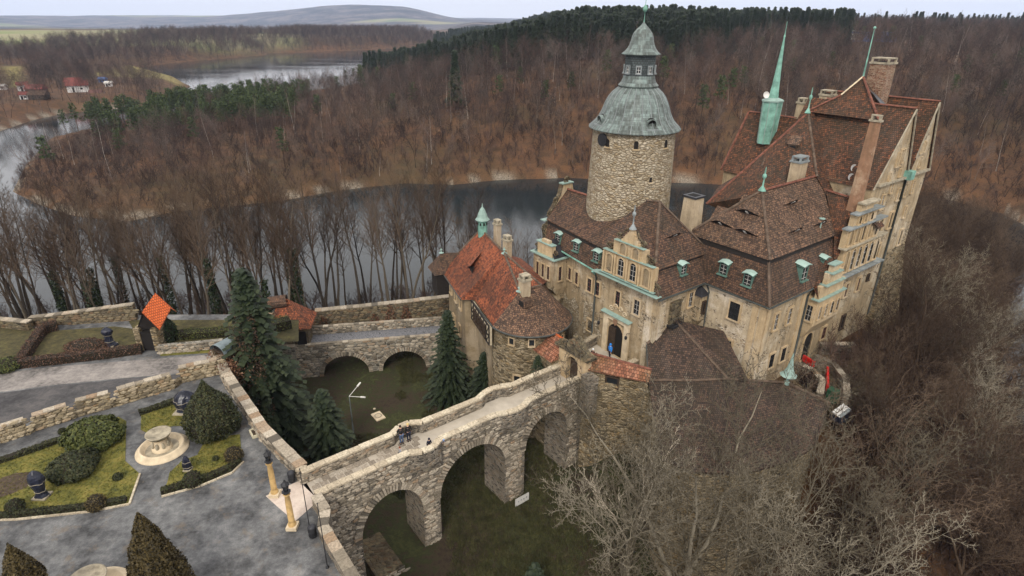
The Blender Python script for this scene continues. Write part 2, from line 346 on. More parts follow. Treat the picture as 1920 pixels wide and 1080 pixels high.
# ================================================================== TERRAIN
WZ = -18.0
def A2(x, y, z=WZ):
    p = at(x, y, z); return (p.x, p.y)
SHORE_K = [(-400, 96), (-220, 92), (-150, 90), (-105, 88), (-60, 90), (-20, 97), (10, 102), (35, 112), (60, 122), (85, 128), (104, 124), (100, 108), (82, 92), (71, 80), (60, 63), (56, 52), (50, 35), (44, 15), (40, -30), (-400, -30)]
SHORE_N = [A2(20, 360), A2(70, 385), A2(130, 405), A2(240, 416), A2(330, 397), A2(450, 386), A2(540, 375), A2(640, 357), A2(700, 350), A2(760, 344), A2(850, 347), A2(930, 338), A2(1060, 334),
           (58, 193), (95, 188), A2(1740, 367), A2(1800, 380), A2(1880, 402), A2(1930, 428), (160, 120), (200, 40), (260, -30), (900, -30), (2600, 900), (1800, 2600), (-60, 2400), (-110, 1500), (-150, 1000), (-70, 760), (-75, 620), (-100, 520), (-140, 430), (-172, 360), (-190, 300), A2(90, 262), A2(45, 310)]
SHORE_W = [(-900, 150), (-420, 215), A2(0, 247), A2(70, 224), A2(130, 212), (-205, 350), (-222, 410), (-232, 455), A2(345, 155), A2(325, 143), A2(300, 137), A2(270, 131), A2(262, 127), A2(330, 118), A2(400, 112), A2(460, 107), A2(500, 104), A2(503, 100), A2(580, 98), A2(650, 95.5), (-150, 1060), (-100, 1500), (-60, 2400), (-900, 2600), (-2800, 1600)]
def sdf(poly, X, Y):
    P = np.array(poly, float); Q = np.roll(P, -1, 0); D = np.full(X.shape, 1e18); ins = np.zeros(X.shape, bool)
    for (ax, ay), (bx, by) in zip(P, Q):
        ex, ey = bx-ax, by-ay; wx, wy = X-ax, Y-ay
        t = np.clip((wx*ex+wy*ey)/(ex*ex+ey*ey+1e-12), 0, 1)
        D = np.minimum(D, (wx-ex*t)**2+(wy-ey*t)**2)
        c = (ay <= Y) != (by <= Y)
        with np.errstate(divide='ignore', invalid='ignore'): xc = ax+(Y-ay)*ex/(ey if ey != 0 else 1e-9)
        ins ^= c & (X < xc)
    D = np.sqrt(D); return np.where(ins, D, -D)
def smooth(a, b, x):
    t = np.clip((x-a)/(b-a), 0, 1); return t*t*(3-2*t)
_g = np.random.RandomState(3).rand(64, 64)
def vnoise(X, Y, s):
    x, y = X/s, Y/s; xi, yi = np.floor(x).astype(int), np.floor(y).astype(int); fx, fy = x-xi, y-yi
    fx, fy = fx*fx*(3-2*fx), fy*fy*(3-2*fy); g = lambda i, j: _g[i % 64, j % 64]
    return (g(xi, yi)*(1-fx)+g(xi+1, yi)*fx)*(1-fy)+(g(xi, yi+1)*(1-fx)+g(xi+1, yi+1)*fx)*fy
def fbm(X, Y, s, o=4):
    r = 0; a = 1; t = 0
    for k in range(o): r = r+a*vnoise(X+17*k, Y-31*k, s/2**k); t += a; a *= 0.5
    return r/t-0.5
gm = [at(430, 700, 1), at(500, 800, 1), at(575, 885, 1)]     # garden wall towards the moat (top, z=1)
br0 = wl(-31.2, 2.3); br1 = wl(-31.2, 5.4)
GARD = [(-120, -30), (-3, -30), (-9.2, 25.2), (-12.9, 30.9), (br0.x, br0.y), (br1.x, br1.y), (-14.9, 34.6), (gm[1].x, gm[1].y), (gm[0].x, gm[0].y), (-29.0, 52.0), (-27.9, 60.6), (-40, 60.2), (-56, 58.4), (-120, 60)]
CR = [wl(8, -7.0), wl(35, -7.0), wl(35, 12), wl(4, 19)]
def height(X, Y):
    X = np.asarray(X, float); Y = np.asarray(Y, float)
    dK, dN, dW = sdf(SHORE_K, X, Y), sdf(SHORE_N, X, Y), sdf(SHORE_W, X, Y)
    n1, n2, n3 = fbm(X, Y, 14, 4), fbm(X, Y, 60, 4), fbm(X, Y, 420, 4)
    hK = WZ-0.3+np.minimum(dK*0.62*(1+0.5*n2), 9.3)+np.where(dK > 3, n1*0.7, 0)
    cr = sdf([(c.x, c.y) for c in CR], X, Y)
    hK = np.maximum(hK, np.where(dK > 0, np.minimum(-1.2, -1.2+(cr+0.3)*0.62+n1*2.2), -30))
    pl_ = (X-ORG.x)*PA.x+(Y-ORG.y)*PA.y; ql_ = (X-ORG.x)*PB.x+(Y-ORG.y)*PB.y
    hK = hK-7.0*smooth(-5, -14, ql_)*smooth(12, 6, pl_)*(dK > 0)+3.2*np.exp(-((pl_+5.6)**2+(ql_+2.2)**2)/9.0)
    hK = np.where(dK > 2, np.maximum(hK, WZ+0.6), hK)
    tN = -10+24*smooth(-120, 30, X-0.05*Y)+4*smooth(250, 600, Y)+n2*7+n3*6
    tN = tN*(1-0.0*Y)
    prof = 1-np.exp(-np.maximum(dN, 0)/62.0)
    hN = WZ-0.3+(tN-WZ)*prof+np.minimum(np.maximum(dN, 0)*0.5, 1.2)+n1*1.6*smooth(2, 12, dN)
    dist = np.hypot(X, Y)
    tW = -12+11*smooth(560, 980, dist)+n2*3*smooth(300, 700, dist)
    hW = WZ-0.3+np.minimum(np.maximum(dW, 0)*0.35, tW-WZ)
    h = np.full(X.shape, -23.0)
    h = np.where(dK > -6, np.maximum(h, np.where(dK > 0, hK, WZ-0.3+dK*0.5)), h)
    h = np.where(dN > -6, np.maximum(h, np.where(dN > 0, hN, WZ-0.3+dN*0.5)), h)
    h = np.where(dW > -6, np.maximum(h, np.where(dW > 0, hW, WZ-0.3+dW*0.35)), h)
    g = sdf(GARD, X, Y); h = np.where(g > 0.3, -0.6, h)
    # the country beyond: valley, then blue hills with one broad mountain
    far = smooth(1500, 2300, dist)
    ang = np.degrees(np.arctan2(X, Y))
    ridge = -55+fbm(X, Y, 2400, 5)*190*smooth(2200, 4500, dist)
    mount = 150*np.exp(-((ang+13.5)/7.5)**2)*np.exp(-((dist-6200)/1700)**2)+62*np.exp(-((ang+8.0)/4.0)**2)*np.exp(-((dist-5200)/1200)**2)
    hh = ridge+mount+22*np.exp(-((dist-8200)/1500)**2)
    wr_ = smooth(-10, -3, ang)
    h = h*(1-far)+(hh*(1-wr_)+np.maximum(hh*.3, 18-0.010*(dist-1500))*wr_)*far
    return h
def hgt(x, y): return float(height(np.array([x]), np.array([y]))[0])

NA, NRAD = 560, 470
angs = np.radians(np.concatenate([np.linspace(-115, -52, 40, endpoint=False), np.linspace(-52, 52, NA-80, endpoint=False), np.linspace(52, 115, 40)]))
rs = np.concatenate([np.linspace(6, 110, 190, endpoint=False), np.geomspace(110, 14000, NRAD-190)])
Agr, Rgr = np.meshgrid(angs, rs); TX, TY = Rgr*np.sin(Agr), Rgr*np.cos(Agr)
TZ = height(TX, TY)
na, nr = len(angs), len(rs)
co = np.stack([TX, TY, TZ], -1).reshape(-1, 3)
ii = (np.arange(nr-1)[:, None]*na+np.arange(na-1)[None, :]).ravel()
fc = np.stack([ii, ii+na, ii+na+1, ii+1], -1)[:, ::-1]
me = bpy.data.meshes.new('terrain'); me.vertices.add(len(co)); me.vertices.foreach_set('co', co.astype(np.float32).ravel())
me.loops.add(fc.size); me.loops.foreach_set('vertex_index', fc.ravel().astype(np.int32))
me.polygons.add(len(fc)); me.polygons.foreach_set('loop_start', (np.arange(len(fc))*4).astype(np.int32)); me.update()
me.polygons.foreach_set('use_smooth', [True]*len(fc))
# what grows where: r grass, g field, b bare shore / rock
vx, vy, vz = co[:, 0], co[:, 1], co[:, 2]
dist = np.hypot(vx, vy); dK = sdf(SHORE_K, vx, vy); dN = sdf(SHORE_N, vx, vy); dW = sdf(SHORE_W, vx, vy)
moat = smooth(0, 3, -np.maximum(np.abs(vx+6)-22, np.maximum(25-vy, vy-72)))*(vz < -3)*(dK > 8)
lawn = sdf([A2(262, 131), A2(300, 137), A2(330, 143), A2(345, 156), (-230, 440), (-320, 470), (-330, 540)], vx, vy)
m2 = sdf([A2(0, 128, -12), A2(50, 128, -12), A2(50, 160, -12), A2(0, 165, -12)], vx, vy)
grass = np.clip(np.maximum(moat, np.maximum(smooth(-3, 8, lawn), smooth(-3, 8, m2))), 0, 1)
ang = np.degrees(np.arctan2(vx, vy))
field = smooth(0, 40, dW)*smooth(800, 840, dist+fbm(vx, vy, 200)*60)*smooth(1500, 1380, dist)*smooth(-17, -20, ang)
pat = fbm(vx*0.55, vy, 900, 3); field = np.maximum(field, smooth(2100, 2500, dist)*smooth(0.10, 0.13, pat)*0.95)
rock = np.maximum(smooth(1.0, 0.2, np.abs(vz-WZ-0.5))*(dist < 420)*(fbm(vx, vy, 9, 3) > -0.12), smooth(0.12, 0.2, fbm(vx, vy, 34, 4))*(vx > 5)*(dist < 260)*(vz > WZ)*smooth(40, 10, dN)*(dN > 0))
ca = me.color_attributes.new('cover', 'FLOAT_COLOR', 'POINT')
ca.data.foreach_set('color', np.stack([grass, np.clip(field, 0, 1), np.clip(rock, 0, 1), np.ones_like(grass)], -1).astype(np.float32).ravel())
t = NT('forest_floor', 0.95); P = t.uv(obj=True)
cv = t.n('VertexColor', {'layer_name': 'cover'}); sp = t.n('SeparateColor', None, Color=cv.outputs[0])
nb, nm, nf, nx = t.noise(P, 0.02, 5, 0.6), t.noise(P, 0.17, 6, 0.7), t.noise(P, 2.3, 5, 0.75), t.noise(P, 0.0022, 6, 0.65)
litter = t.ramp(t.math('ADD', t.math('MULTIPLY', nm, 0.6), t.math('MULTIPLY', nf, 0.4)), [(0.33, (0.030, 0.019, 0.011)), (0.46, (0.075, 0.040, 0.020)), (0.56, (0.125, 0.06, 0.027)), (0.68, (0.10, 0.066, 0.03))])
litter = t.mix(t.math('MULTIPLY', t.ramp(nb, [(0.45, 0), (0.65, 1)]), 0.5), litter, (0.05, 0.045, 0.02))
gcol = t.ramp(t.math('ADD', t.math('MULTIPLY', nm, 0.55), t.math('MULTIPLY', nf, 0.45)), [(0.40, (0.032, 0.022, 0.015)), (0.47, (0.052, 0.037, 0.022)), (0.52, (0.032, 0.036, 0.013)), (0.6, (0.062, 0.064, 0.022)), (0.68, (0.085, 0.066, 0.036))])
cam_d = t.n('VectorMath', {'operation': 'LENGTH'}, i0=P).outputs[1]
lawnc = t.ramp(nm, [(0.35, (0.15, 0.13, 0.035)), (0.65, (0.24, 0.19, 0.07))])
gcol = t.mix(t.ramp(t.math('DIVIDE', cam_d, 400.0), [(0.5, 0), (0.6, 1)]), gcol, lawnc)
fcol = t.ramp(nx, [(0.4, (0.16, 0.19, 0.06)), (0.5, (0.24, 0.21, 0.12)), (0.62, (0.11, 0.15, 0.05))])
farw = t.ramp(t.noise(P, 0.0045, 8, 0.8), [(0.42, (0.012, 0.02, 0.026)), (0.5, (0.05, 0.048, 0.058)), (0.56, (0.13, 0.11, 0.105))])  # far woods made bluer and paler: distance haze mixed into the colour
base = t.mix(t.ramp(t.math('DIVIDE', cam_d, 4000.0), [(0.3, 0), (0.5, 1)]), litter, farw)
base = t.mix(sp.outputs[0], base, gcol); base = t.mix(sp.outputs[1], base, fcol)
rk = t.ramp(nf, [(0.35, (0.045, 0.038, 0.028)), (0.55, (0.24, 0.20, 0.15)), (0.7, (0.38, 0.33, 0.26))])
base = t.mix(sp.outputs[2], base, rk)
t.done(base, nf, 0.35, 0.8)
me.materials.append(t.m)
ter = bpy.data.objects.new('terrain', me); C0.objects.link(ter); tag(ter, kind='structure')

# water: one sheet with a fine ripple
t = NT('lake_water', 0.09); P = t.uv(obj=True)
w1 = t.noise(P, 1.6, 4, 0.6); w2 = t.noise(t.n('VectorMath', {'operation': 'MULTIPLY'}, i0=P, i1=(0.012, 0.03, 1)).outputs[0], 1.0, 4, 0.6)
t.b.inputs['IOR'].default_value = 1.33; t.b.inputs['Specular IOR Level'].default_value = 0.5
bu = t.n('Bump', None, Strength=0.07, Distance=0.15, Height=w1); t.set(t.b.inputs['Normal'], bu.outputs[0])
t.set(t.b.inputs['Base Color'], t.mix(w2, (0.006, 0.010, 0.011), (0.02, 0.026, 0.028)))
t.set(t.b.inputs['Roughness'], t.ramp(w2, [(0.4, 0.03), (0.62, 0.12)]))
mb = MB(); mb.face([(-900, -200, WZ), (900, -200, WZ), (900, 1120, WZ), (-900, 1120, WZ)]); mb.build('water', t.m, kind='structure')
# ================================================================== CASTLE HELPERS
P3 = wl
NA_, NB_ = -PA, -PB      # outward normals of the faces seen: towards -a and towards -b
def L(*pts): return [wl(*p) for p in pts]
def xy(pts): return [(wl(p, q).x, wl(p, q).y) for p, q in pts]
def tmpmesh(mb, mats, name='m', smooth=False):
    o = mb.build(name, mats, smooth=smooth); me = o.data; bpy.data.objects.remove(o); return me
_win = {}
def arch_pts(w, h, n=8):
    """outline of an opening with a round head, centred, local x/z"""
    r = w/2; pts = [(-r, -h/2), (r, -h/2)]
    for k in range(n+1):
        a = math.pi*k/n; pts.append((r*math.cos(a), h/2-r+r*math.sin(a)))
    return pts
def window_meshes(w, h, style):
    key = (round(w, 2), round(h, 2), style)
    if key in _win: return _win[key]
    fr, pn, sa = MB(), MB(), MB()
    t = 0.16 if w > 0.5 else 0.1; d = 0.13
    def rbox(mb, x0, x1, z0, z1, y0, y1): mb.box(((x0+x1)/2, (y0+y1)/2, (z0+z1)/2), (x1-x0)/2, (y1-y0)/2, (z1-z0)/2)
    if style in ('niche', 'archwin', 'arch_door'):
        o = arch_pts(w+2*t, h+t); i = arch_pts(w, h)
        if style != 'niche' or True:
            n = len(i)
            for k in range(1, n-1):
                a, b, c, e = o[k], o[k+1], i[k+1], i[k]
                up = t/2
                Q = lambda pt, y, s=0: (pt[0], y, pt[1]+s)
                fr.face([Q(a, -d, up), Q(b, -d, up), Q(c, -d), Q(e, -d)]); fr.face([Q(e, -d), Q(c, -d), Q(c, 0.02), Q(e, 0.02)]); fr.face([Q(b, -d, up), Q(a, -d, up), Q(a, 0.02, up), Q(b, 0.02, up)])
            for sx in (-1, 1): rbox(fr, sx*w/2 if sx > 0 else -w/2-t, w/2+t if sx > 0 else -w/2, -h/2, h/2-w/2, -d+0.001, 0.02)
        rbox(fr, -w/2-t*1.3, w/2+t*1.3, -h/2-0.12, -h/2, -d-0.05, 0.02)
        pn.face([(x, -0.02, z) for x, z in i])
    else:
        rbox(fr, -w/2-t, -w/2, -h/2, h/2, -d, 0.02); rbox(fr, w/2, w/2+t, -h/2, h/2, -d, 0.02)
        rbox(fr, -w/2-t, w/2+t, h/2, h/2+t, -d-0.01, 0.02); rbox(fr, -w/2-t*1.2, w/2+t*1.2, -h/2-0.13, -h/2, -d-0.07, 0.02)
        pn.face([(-w/2, -0.02, -h/2), (w/2, -0.02, -h/2), (w/2, -0.02, h/2), (-w/2, -0.02, h/2)])
    if style in ('sash', 'archwin', 'red', 'barred', 'small'):
        b = 0.026
        rows = 3 if h > 1.2 else 2
        hh = h/2-0.02
        for x in (((-w/2+b/2), 0, (w/2-b/2)) if w > .75 else (0,)): rbox(sa, x-b/2, x+b/2, -hh, hh if style != 'archwin' else hh-0.25*w, -0.07, -0.03)
        for k in range(rows+1):
            z = -hh+(2*hh)*k/rows*(0.86 if style == 'archwin' else 1); rbox(sa, -w/2, w/2, z-b/2, z+b/2, -0.072, -0.031)
        if w > 0.7 and style != 'archwin':
            for x in (-w/4, w/4): rbox(sa, x-0.015, x+0.015, -hh, hh, -0.06, -0.03)
    fm = {'sash': M['trim'], 'red': M['trim'], 'barred': M['trim'], 'dark': M['trim'], 'niche': M['trim'], 'archwin': M['trim'], 'arch_door': M['trim'], 'plain': M['wood_dark'], 'small': M['lead']}[style]
    pm = {'niche': M['plaster_dark']}.get(style, M['glass'] if style != 'arch_door' else M['dark'])
    sm = {'red': M['wood_red'], 'barred': M['iron'], 'small': M['white']}.get(style, M['sash'])
    _win[key] = (tmpmesh(fr, fm, 'window_surround'), tmpmesh(pn, pm, 'pane'), tmpmesh(sa, sm, 'sash_bars') if sa.f else None)
    return _win[key]
def window(parent, pos, nrm, w, h, style='sash', label=None, name='window'):
    a, b, c = window_meshes(w, h, style); rz = math.atan2(nrm.y, nrm.x)+math.pi/2
    o = inst(name, a, parent, pos, rz); inst('pane', b, o, pos, rz)
    if c: inst('sash_bars', c, o, pos, rz)
    if label: o['label'] = label
    return o
def wins(parent, plane, nrm, items, side):
    """items = (px, py, w, h, style); plane keyword for inv, e.g. dict(q=-6.6)"""
    for x, y, w, h, st in items:
        l = inv(x, y, **plane); window(parent, wl(*l), nrm, w, h, st)
_dorm = {}; M['copper_dk'] = plain('dark_copper_cheek', (.09, .16, .13), .6, .35, 2); M['lid'] = plain('pale_copper_lid', (.30, .41, .36), .55, .15, 2)
def dormer(parent, pos, nrm, w=0.95, h=1.25, d=1.0, name='dormer'):
    """copper dormer with arched lid; pos = foot of its front face"""
    key = (w, h, d)
    if key not in _dorm:
        c, pn, sa = MB(), MB(), MB()
        for sx in (-1, 1):
            x = sx*w/2
            c.face([(x, 0, 0), (x, d, h), (x, 0, h)]); c.face([(x-sx*0.07, -0.01, 0), (x-sx*0.07, d, h), (x-sx*0.07, -0.01, h)])
            c.face([(x, 0, 0), (x, 0, h), (x-sx*0.07, 0, h), (x-sx*0.07, 0, 0)])
        n = 8; ov = 0.14; up, dn = [], []
        for k in range(n+1):
            s = -1+2*k/n; x = s*(w/2+ov); z = h+0.17*math.cos(s*math.pi/2)**1.0-0.03+0.05*abs(s)**3
            up.append((x, z))
        for (x1, z1), (x2, z2) in zip(up, up[1:]):
            c.face([(x1, -0.2, z1), (x2, -0.2, z2), (x2, d+0.45, z2+0.3), (x1, d+0.45, z1+0.3)], mi=1)
            c.face([(x1, -0.2, z1-0.07), (x1, -0.2, z1), (x2, -0.2, z2), (x2, -0.2, z2-0.07)]); c.face([(x1, -0.2, z1-0.07), (x2, -0.2, z2-0.07), (x2, d, z2-0.07), (x1, d, z1-0.07)])
        c.box((0, -0.1, 0.0), w/2+0.1, 0.12, 0.05)
        pn.face([(-w/2+0.07, 0.06, 0.05), (w/2-0.07, 0.06, 0.05), (w/2-0.07, 0.06, h+0.1), (-w/2+0.07, 0.06, h+0.1)])
        b = 0.035
        for x in (0,): sa.box((x, 0.03, h/2+0.05), b/2, 0.02, h/2-0.05)
        for k in range(3): sa.box((0, 0.031, 0.25+(h-0.45)*k/2), w/2-0.14, 0.018, b/2)
        _dorm[key] = (tmpmesh(c, [M['copper_dk'], M['lid']], 'dormer'), tmpmesh(pn, M['glass'], 'pane'), tmpmesh(sa, M['sash'], 'sash_bars'))
    a, b, c = _dorm[key]; rz = math.atan2(nrm.y, nrm.x)+math.pi/2
    o = inst(name, a, parent, pos, rz); inst('pane', b, o, pos, rz); inst('sash_bars', c, o, pos, rz); return o
def eyebrow(parent, x, y, pl, w=2.6, hgt_=0.7, back=1.5, mat='tile_dark'):
    """eyelid dormer swelling out of a roof plane through three world points"""
    c = rayplane(x, y, *pl); n = (pl[1]-pl[0]).cross(pl[2]-pl[0]).normalized()
    if n.z < 0: n = -n
    s = Vector((0, 0, 1)).cross(n).normalized(); u = n.cross(s)      # u goes up the slope
    mb = MB(); N = 14; f = lambda k: hgt_*math.cos((-1+2*k/N)*math.pi/2)**2; X = lambda k: (-1+2*k/N)*w/2
    for k in range(N):
        for j in range(4):
            t0, t1 = j/4, (j+1)/4; g = lambda t: (1-t)**1.3
            mb.face([c+s*X(k)+u*(back*t0)+n*(f(k)*g(t0)+0.01), c+s*X(k+1)+u*(back*t0)+n*(f(k+1)*g(t0)+0.01), c+s*X(k+1)+u*(back*t1)+n*(f(k+1)*g(t1)+0.01), c+s*X(k)+u*(back*t1)+n*(f(k)*g(t1)+0.01)])
    o = mb.build('eyebrow_dormer', M[mat], parent)
    m2 = MB(); m2.face([c+s*X(k)-u*0.03+n*(f(k)*0.9+0.03) for k in range(N+1)]+[c+s*X(N)-u*0.03, c+s*X(0)-u*0.03]); m2.build('dark_opening', M['dark'], o)
    if w > 2: window_bar = MB().box(c-u*0.06+n*hgt_*0.4, 0.10, 0.02, hgt_*0.3, (s, u, n)).build('small_pane', M['white'], o)
    return o
def chimney(parent, p, q, z0, z1, w, d, mat, cap='cap', capmat=None, taper=0.0, name='chimney'):
    mb = MB(); c = xy([(p-w/2, q-d/2), (p+w/2, q-d/2), (p+w/2, q+d/2), (p-w/2, q+d/2)])
    k = 1-taper; top = xy([(p-w/2*k, q-d/2*k), (p+w/2*k, q-d/2*k), (p+w/2*k, q+d/2*k), (p-w/2*k, q+d/2*k)])
    mb.prism(top, z0, z1, base=c); o = mb.build(name, M[mat], parent)
    mb = MB(); g = 0.1
    t = xy([(p-w/2*k-g, q-d/2*k-g), (p+w/2*k+g, q-d/2*k-g), (p+w/2*k+g, q+d/2*k+g), (p-w/2*k-g, q+d/2*k+g)])
    mb.prism(t, z1-0.02, z1+0.16); 
    if cap == 'tall':
        for dp, dq in ((-1, -1), (1, -1), (1, 1), (-1, 1)): mb.box(wl(p+dp*(w/2*k-0.1), q+dq*(d/2*k-0.1), z1+0.32), 0.09, 0.09, 0.17, (PA, PB, Vector((0, 0, 1))))
        t = xy([(p-w/2*k, q-d/2*k), (p+w/2*k, q-d/2*k), (p+w/2*k, q+d/2*k), (p-w/2*k, q+d/2*k)]); mb.prism(t, z1+0.48, z1+0.6)
    mb.build('chimney_cap', M[capmat or 'cap_old'], o)
    m2 = MB(); t = xy([(p-w/4, q-d/4), (p+w/4, q-d/4), (p+w/4, q+d/4), (p-w/4, q+d/4)]); m2.prism(t, z1+0.1, z1+0.19); m2.build('flue', M['dark'], o)
    return o
def ridge_tiles(parent, a, b, mat='ridge', r=0.13, step=0.42, name='ridge_tiles'):
    """row of half-round ridge tiles, each lapping the next, between two world points"""
    a, b = Vector(a), Vector(b); d = b-a; n = max(2, int(d.length/step)); d /= n; S = d.normalized().cross(Vector((0, 0, 1))).normalized(); U = S.cross(d.normalized())
    mb = MB()
    for k in range(n):
        p0, p1 = a+d*k, a+d*(k+1.08); r0_, r1_ = r*1.18, r*0.95
        if U.z < 0: U = -U
        A = [p0+S*r0_*math.cos(t)+U*(r0_*math.sin(t)*0.9) for t in (0, 0.8, 1.57, 2.34, 3.14)]; B = [p1+S*r1_*math.cos(t)+U*(r1_*math.sin(t)*0.9) for t in (0, 0.8, 1.57, 2.34, 3.14)]
        for i in range(4): mb.face([A[i], A[i+1], B[i+1], B[i]])
        mb.face(A[::-1])
    return mb.build(name, M[mat], parent)
def pipe(parent, pts, r=0.07, mat='pipe', name='downpipe'): return MB().tube(pts, r, 6).build(name, M[mat], parent, smooth=True)
def gutter(parent, pts, mat='pipe', r=0.09): return MB().tube([Vector(p) for p in pts], r, 6).build('gutter', M[mat], parent)
def scroll(mb, c, nrm, r, turns=1.6, th=0.16, flip=1):
    """a stone volute lying in the wall plane"""
    s = Vector((-nrm.y, nrm.x, 0))*flip; Z = Vector((0, 0, 1)); pts, rs_ = [], []
    for k in range(16):
        a = k/15*turns*2*math.pi; rr = r*(1-0.8*k/15); pts.append(c+s*rr*math.cos(a)+Z*rr*math.sin(a)); rs_.append(th*(1-0.5*k/15))
    mb.tube(pts, rs_, 5)
def finial(parent, pos, h, r=0.12, mat='copper', name='finial'):
    prof = [(r*2.2, 0), (r*1.5, h*0.08), (r*0.5, h*0.2), (r*0.35, h*0.5), (r*1.0, h*0.56), (r*1.15, h*0.62), (r*0.9, h*0.68), (r*0.3, h*0.72), (r*0.5, h*0.8), (0.02, h)]
    return MB().lathe(pos, prof, 10).build(name, M[mat], parent, smooth=True)

# ================================================================== ROUND KEEP
KC = wl(7.1, 10.9)
keep = thing('round_keep', wl(7.1, 10.9, 0), 'tall round stone keep with green copper dome and lantern rising behind the entrance wing', 'tower')
prof = [(4.45, -2), (4.42, 8), (4.36, 11)]
for k in range(12): prof.append((4.36-0.025*k, 11+9.85*(k+1)/12))
MB().lathe(KC, prof, 64).build('keep_wall', M['keep'], keep, smooth=True)
dome = [(4.05, 20.86), (4.53, 20.9), (4.55, 20.98), (4.2, 21.3), (3.85, 21.65), (3.6, 22.0), (3.42, 22.35), (3.28, 22.7), (3.14, 23.1), (2.98, 23.5), (2.76, 23.9), (2.45, 24.3), (2.05, 24.65), (1.8, 24.85)]
d_ = MB().lathe(KC, dome, 48).build('dome', M['copper_old'], keep, smooth=True)
for k in range(24):
    a = 2*math.pi*k/24; pts = [KC+Vector((r*1.006*math.cos(a), r*1.006*math.sin(a), z)) for r, z in dome[2:]]
    MB().tube(pts, 0.035, 4).build('standing_seam', M['lead'], d_)
MB().lathe(KC, [(1.7, 24.7), (1.95, 24.9), (1.98, 24.98), (1.72, 25.25), (1.58, 25.6), (1.53, 25.9)], 16).build('lantern_skirt', M['copper_old'], keep)
lan = MB().lathe(KC, [(1.52, 25.6), (1.52, 27.85)], 8, a0=math.atan2(-KC.y, -KC.x)+math.pi/8-0.06).build('lantern', M['slate'], keep)
for k in range(8):
    a = math.atan2(-KC.y, -KC.x)-0.06+k*math.pi/4; n = Vector((math.cos(a), math.sin(a), 0))
    window(lan, KC+n*(1.52*math.cos(math.pi/8)+0.01)+Vector((0, 0, 26.45)), n, 0.34, 0.6, 'small')
MB().lathe(KC, [(1.4, 27.7), (1.86, 27.78), (1.88, 27.84), (1.6, 28.05), (1.36, 28.35), (1.2, 28.65), (1.1, 29.0), (1.03, 29.35), (0.9, 29.65), (0.62, 30.0), (0.3, 30.3), (0.06, 30.6)], 16).build('lantern_cap', M['copper_old'], keep, smooth=True)
MB().lathe(KC, [(0.05, 30.5), (0.035, 31.45), (0.14, 31.5), (0.23, 31.68), (0.23, 31.85), (0.12, 32.02), (0.03, 32.1), (0.02, 33.0)], 10).build('ball_finial', M['copper'], keep, smooth=True)
toc = (Vector((0, 0, 0))-KC); a_front = math.atan2(toc.y, toc.x)
for da, zz in ((0.42, 21.75), (-1.03, 21.75)):
    a = a_front+da; n = Vector((math.cos(a), math.sin(a), 0)); b0 = KC+n*2.9+Vector((0, 0, zz+0.25)); e0 = KC+n*4.0+Vector((0, 0, zz+0.08))
    oc = MB().tube([b0, e0], [0.46, 0.42], 14, cap=False).build('round_dormer', M['copper_old'], keep, smooth=True)
    MB().tube([b0+n*0.75, b0+n*0.78], 0.4, 14).build('dark_opening', M['dark'], oc)
    MB().box(e0-n*0.3-Vector((0, 0, 0.48)), 0.5, 0.6, 0.05, (n, Vector((-n.y, n.x, 0)), Vector((0, 0, 1)))).build('apron', M['lead'], oc)
for da, zz, w, h in ((0.08, 19.95, 0.42, 0.75), (-0.62, 19.9, 0.42, 0.75), (0.86, 19.95, 0.42, 0.75), (0.5, 16.6, 0.28, 0.5)):
    a = a_front+da; n = Vector((math.cos(a), math.sin(a), 0)); r = 4.36-0.275*(zz-11)/9.85
    o = MB(); s = Vector((-n.y, n.x, 0)); c = KC+n*(r-0.02)+Vector((0, 0, zz))
    pts = arch_pts(w, h); o.face([c+s*x+n*0.05+Vector((0, 0, z)) for x, z in pts])
    ww = o.build('window_opening', M['dark'], keep)
    MB().box(c+n*0.06-Vector((0, 0, h/2+0.07)), w/2+0.1, 0.1, 0.06, (s, n, Vector((0, 0, 1)))).build('sill', M['trim'], ww)
a = a_front-0.78; n = Vector((math.cos(a), math.sin(a), 0)); c = KC+n*4.14+Vector((0, 0, 20.1))
MB().tube([c-n*0.05, c+n*0.12], 0.62, 20).build('round_plate', M['iron'], keep)

# ================================================================== ENTRANCE WING
wing = thing('entrance_wing', wl(3, 6, 0), 'plastered entrance wing with the scrolled stepped gable above the main castle door', 'building')
F0, F1, F2 = (0, 0), (0.25, 7.8), (1.9, 17.5)
MB().prism(xy([F0, (7.2, 0), (8.2, 10), (8.2, 17.9), F2, F1]), -9.5, 8.25).build('wall', [M['plaster']], wing)
# pale strip of bare stone on the left half of the front
mb = MB(); mb.face(L((0.225, 7.9, -2), (0.225-0.0, 7.9, 3.6), (1.15, 13.3, 4.2), (1.8, 17.3, 4.0), (1.8, 17.3, -4), (0.9, 12, -6)))
# lower mansard
E0, E1, EF1, EF2 = (-0.42, -0.42, 8.2), (7.1, -0.42, 8.2), (-0.15, 7.9, 8.2), (1.45, 17.6, 8.2)
B0, B1, BF1, BF2 = (0.45, 1.15, 10.75), (7.5, 1.15, 10.75), (0.5, 8.0, 10.75), (1.95, 17.55, 10.75)
mb = MB()
for q in ([E0, E1, B1, B0], [EF1, E0, B0, BF1], [EF2, EF1, BF1, BF2]): mb.face(L(*q))
mb.face(L(EF2, (8.2, 17.6, 8.2), (7.1, -0.42, 8.2), E0, EF1)[::-1])
mb.build('lower_roof', M['tile'], wing)
def dn(p, dp=-0.28, dq=-0.28, dz=-0.12): return (p[0]+dp, p[1]+dq, p[2]+dz)
b0, b1 = (-0.05, 0.65, 10.55), (7.9, 0.65, 10.55)
R1, R2 = (4.0, 4.2, 15.3), (3.85, 5.7, 15.1)
mb = MB()
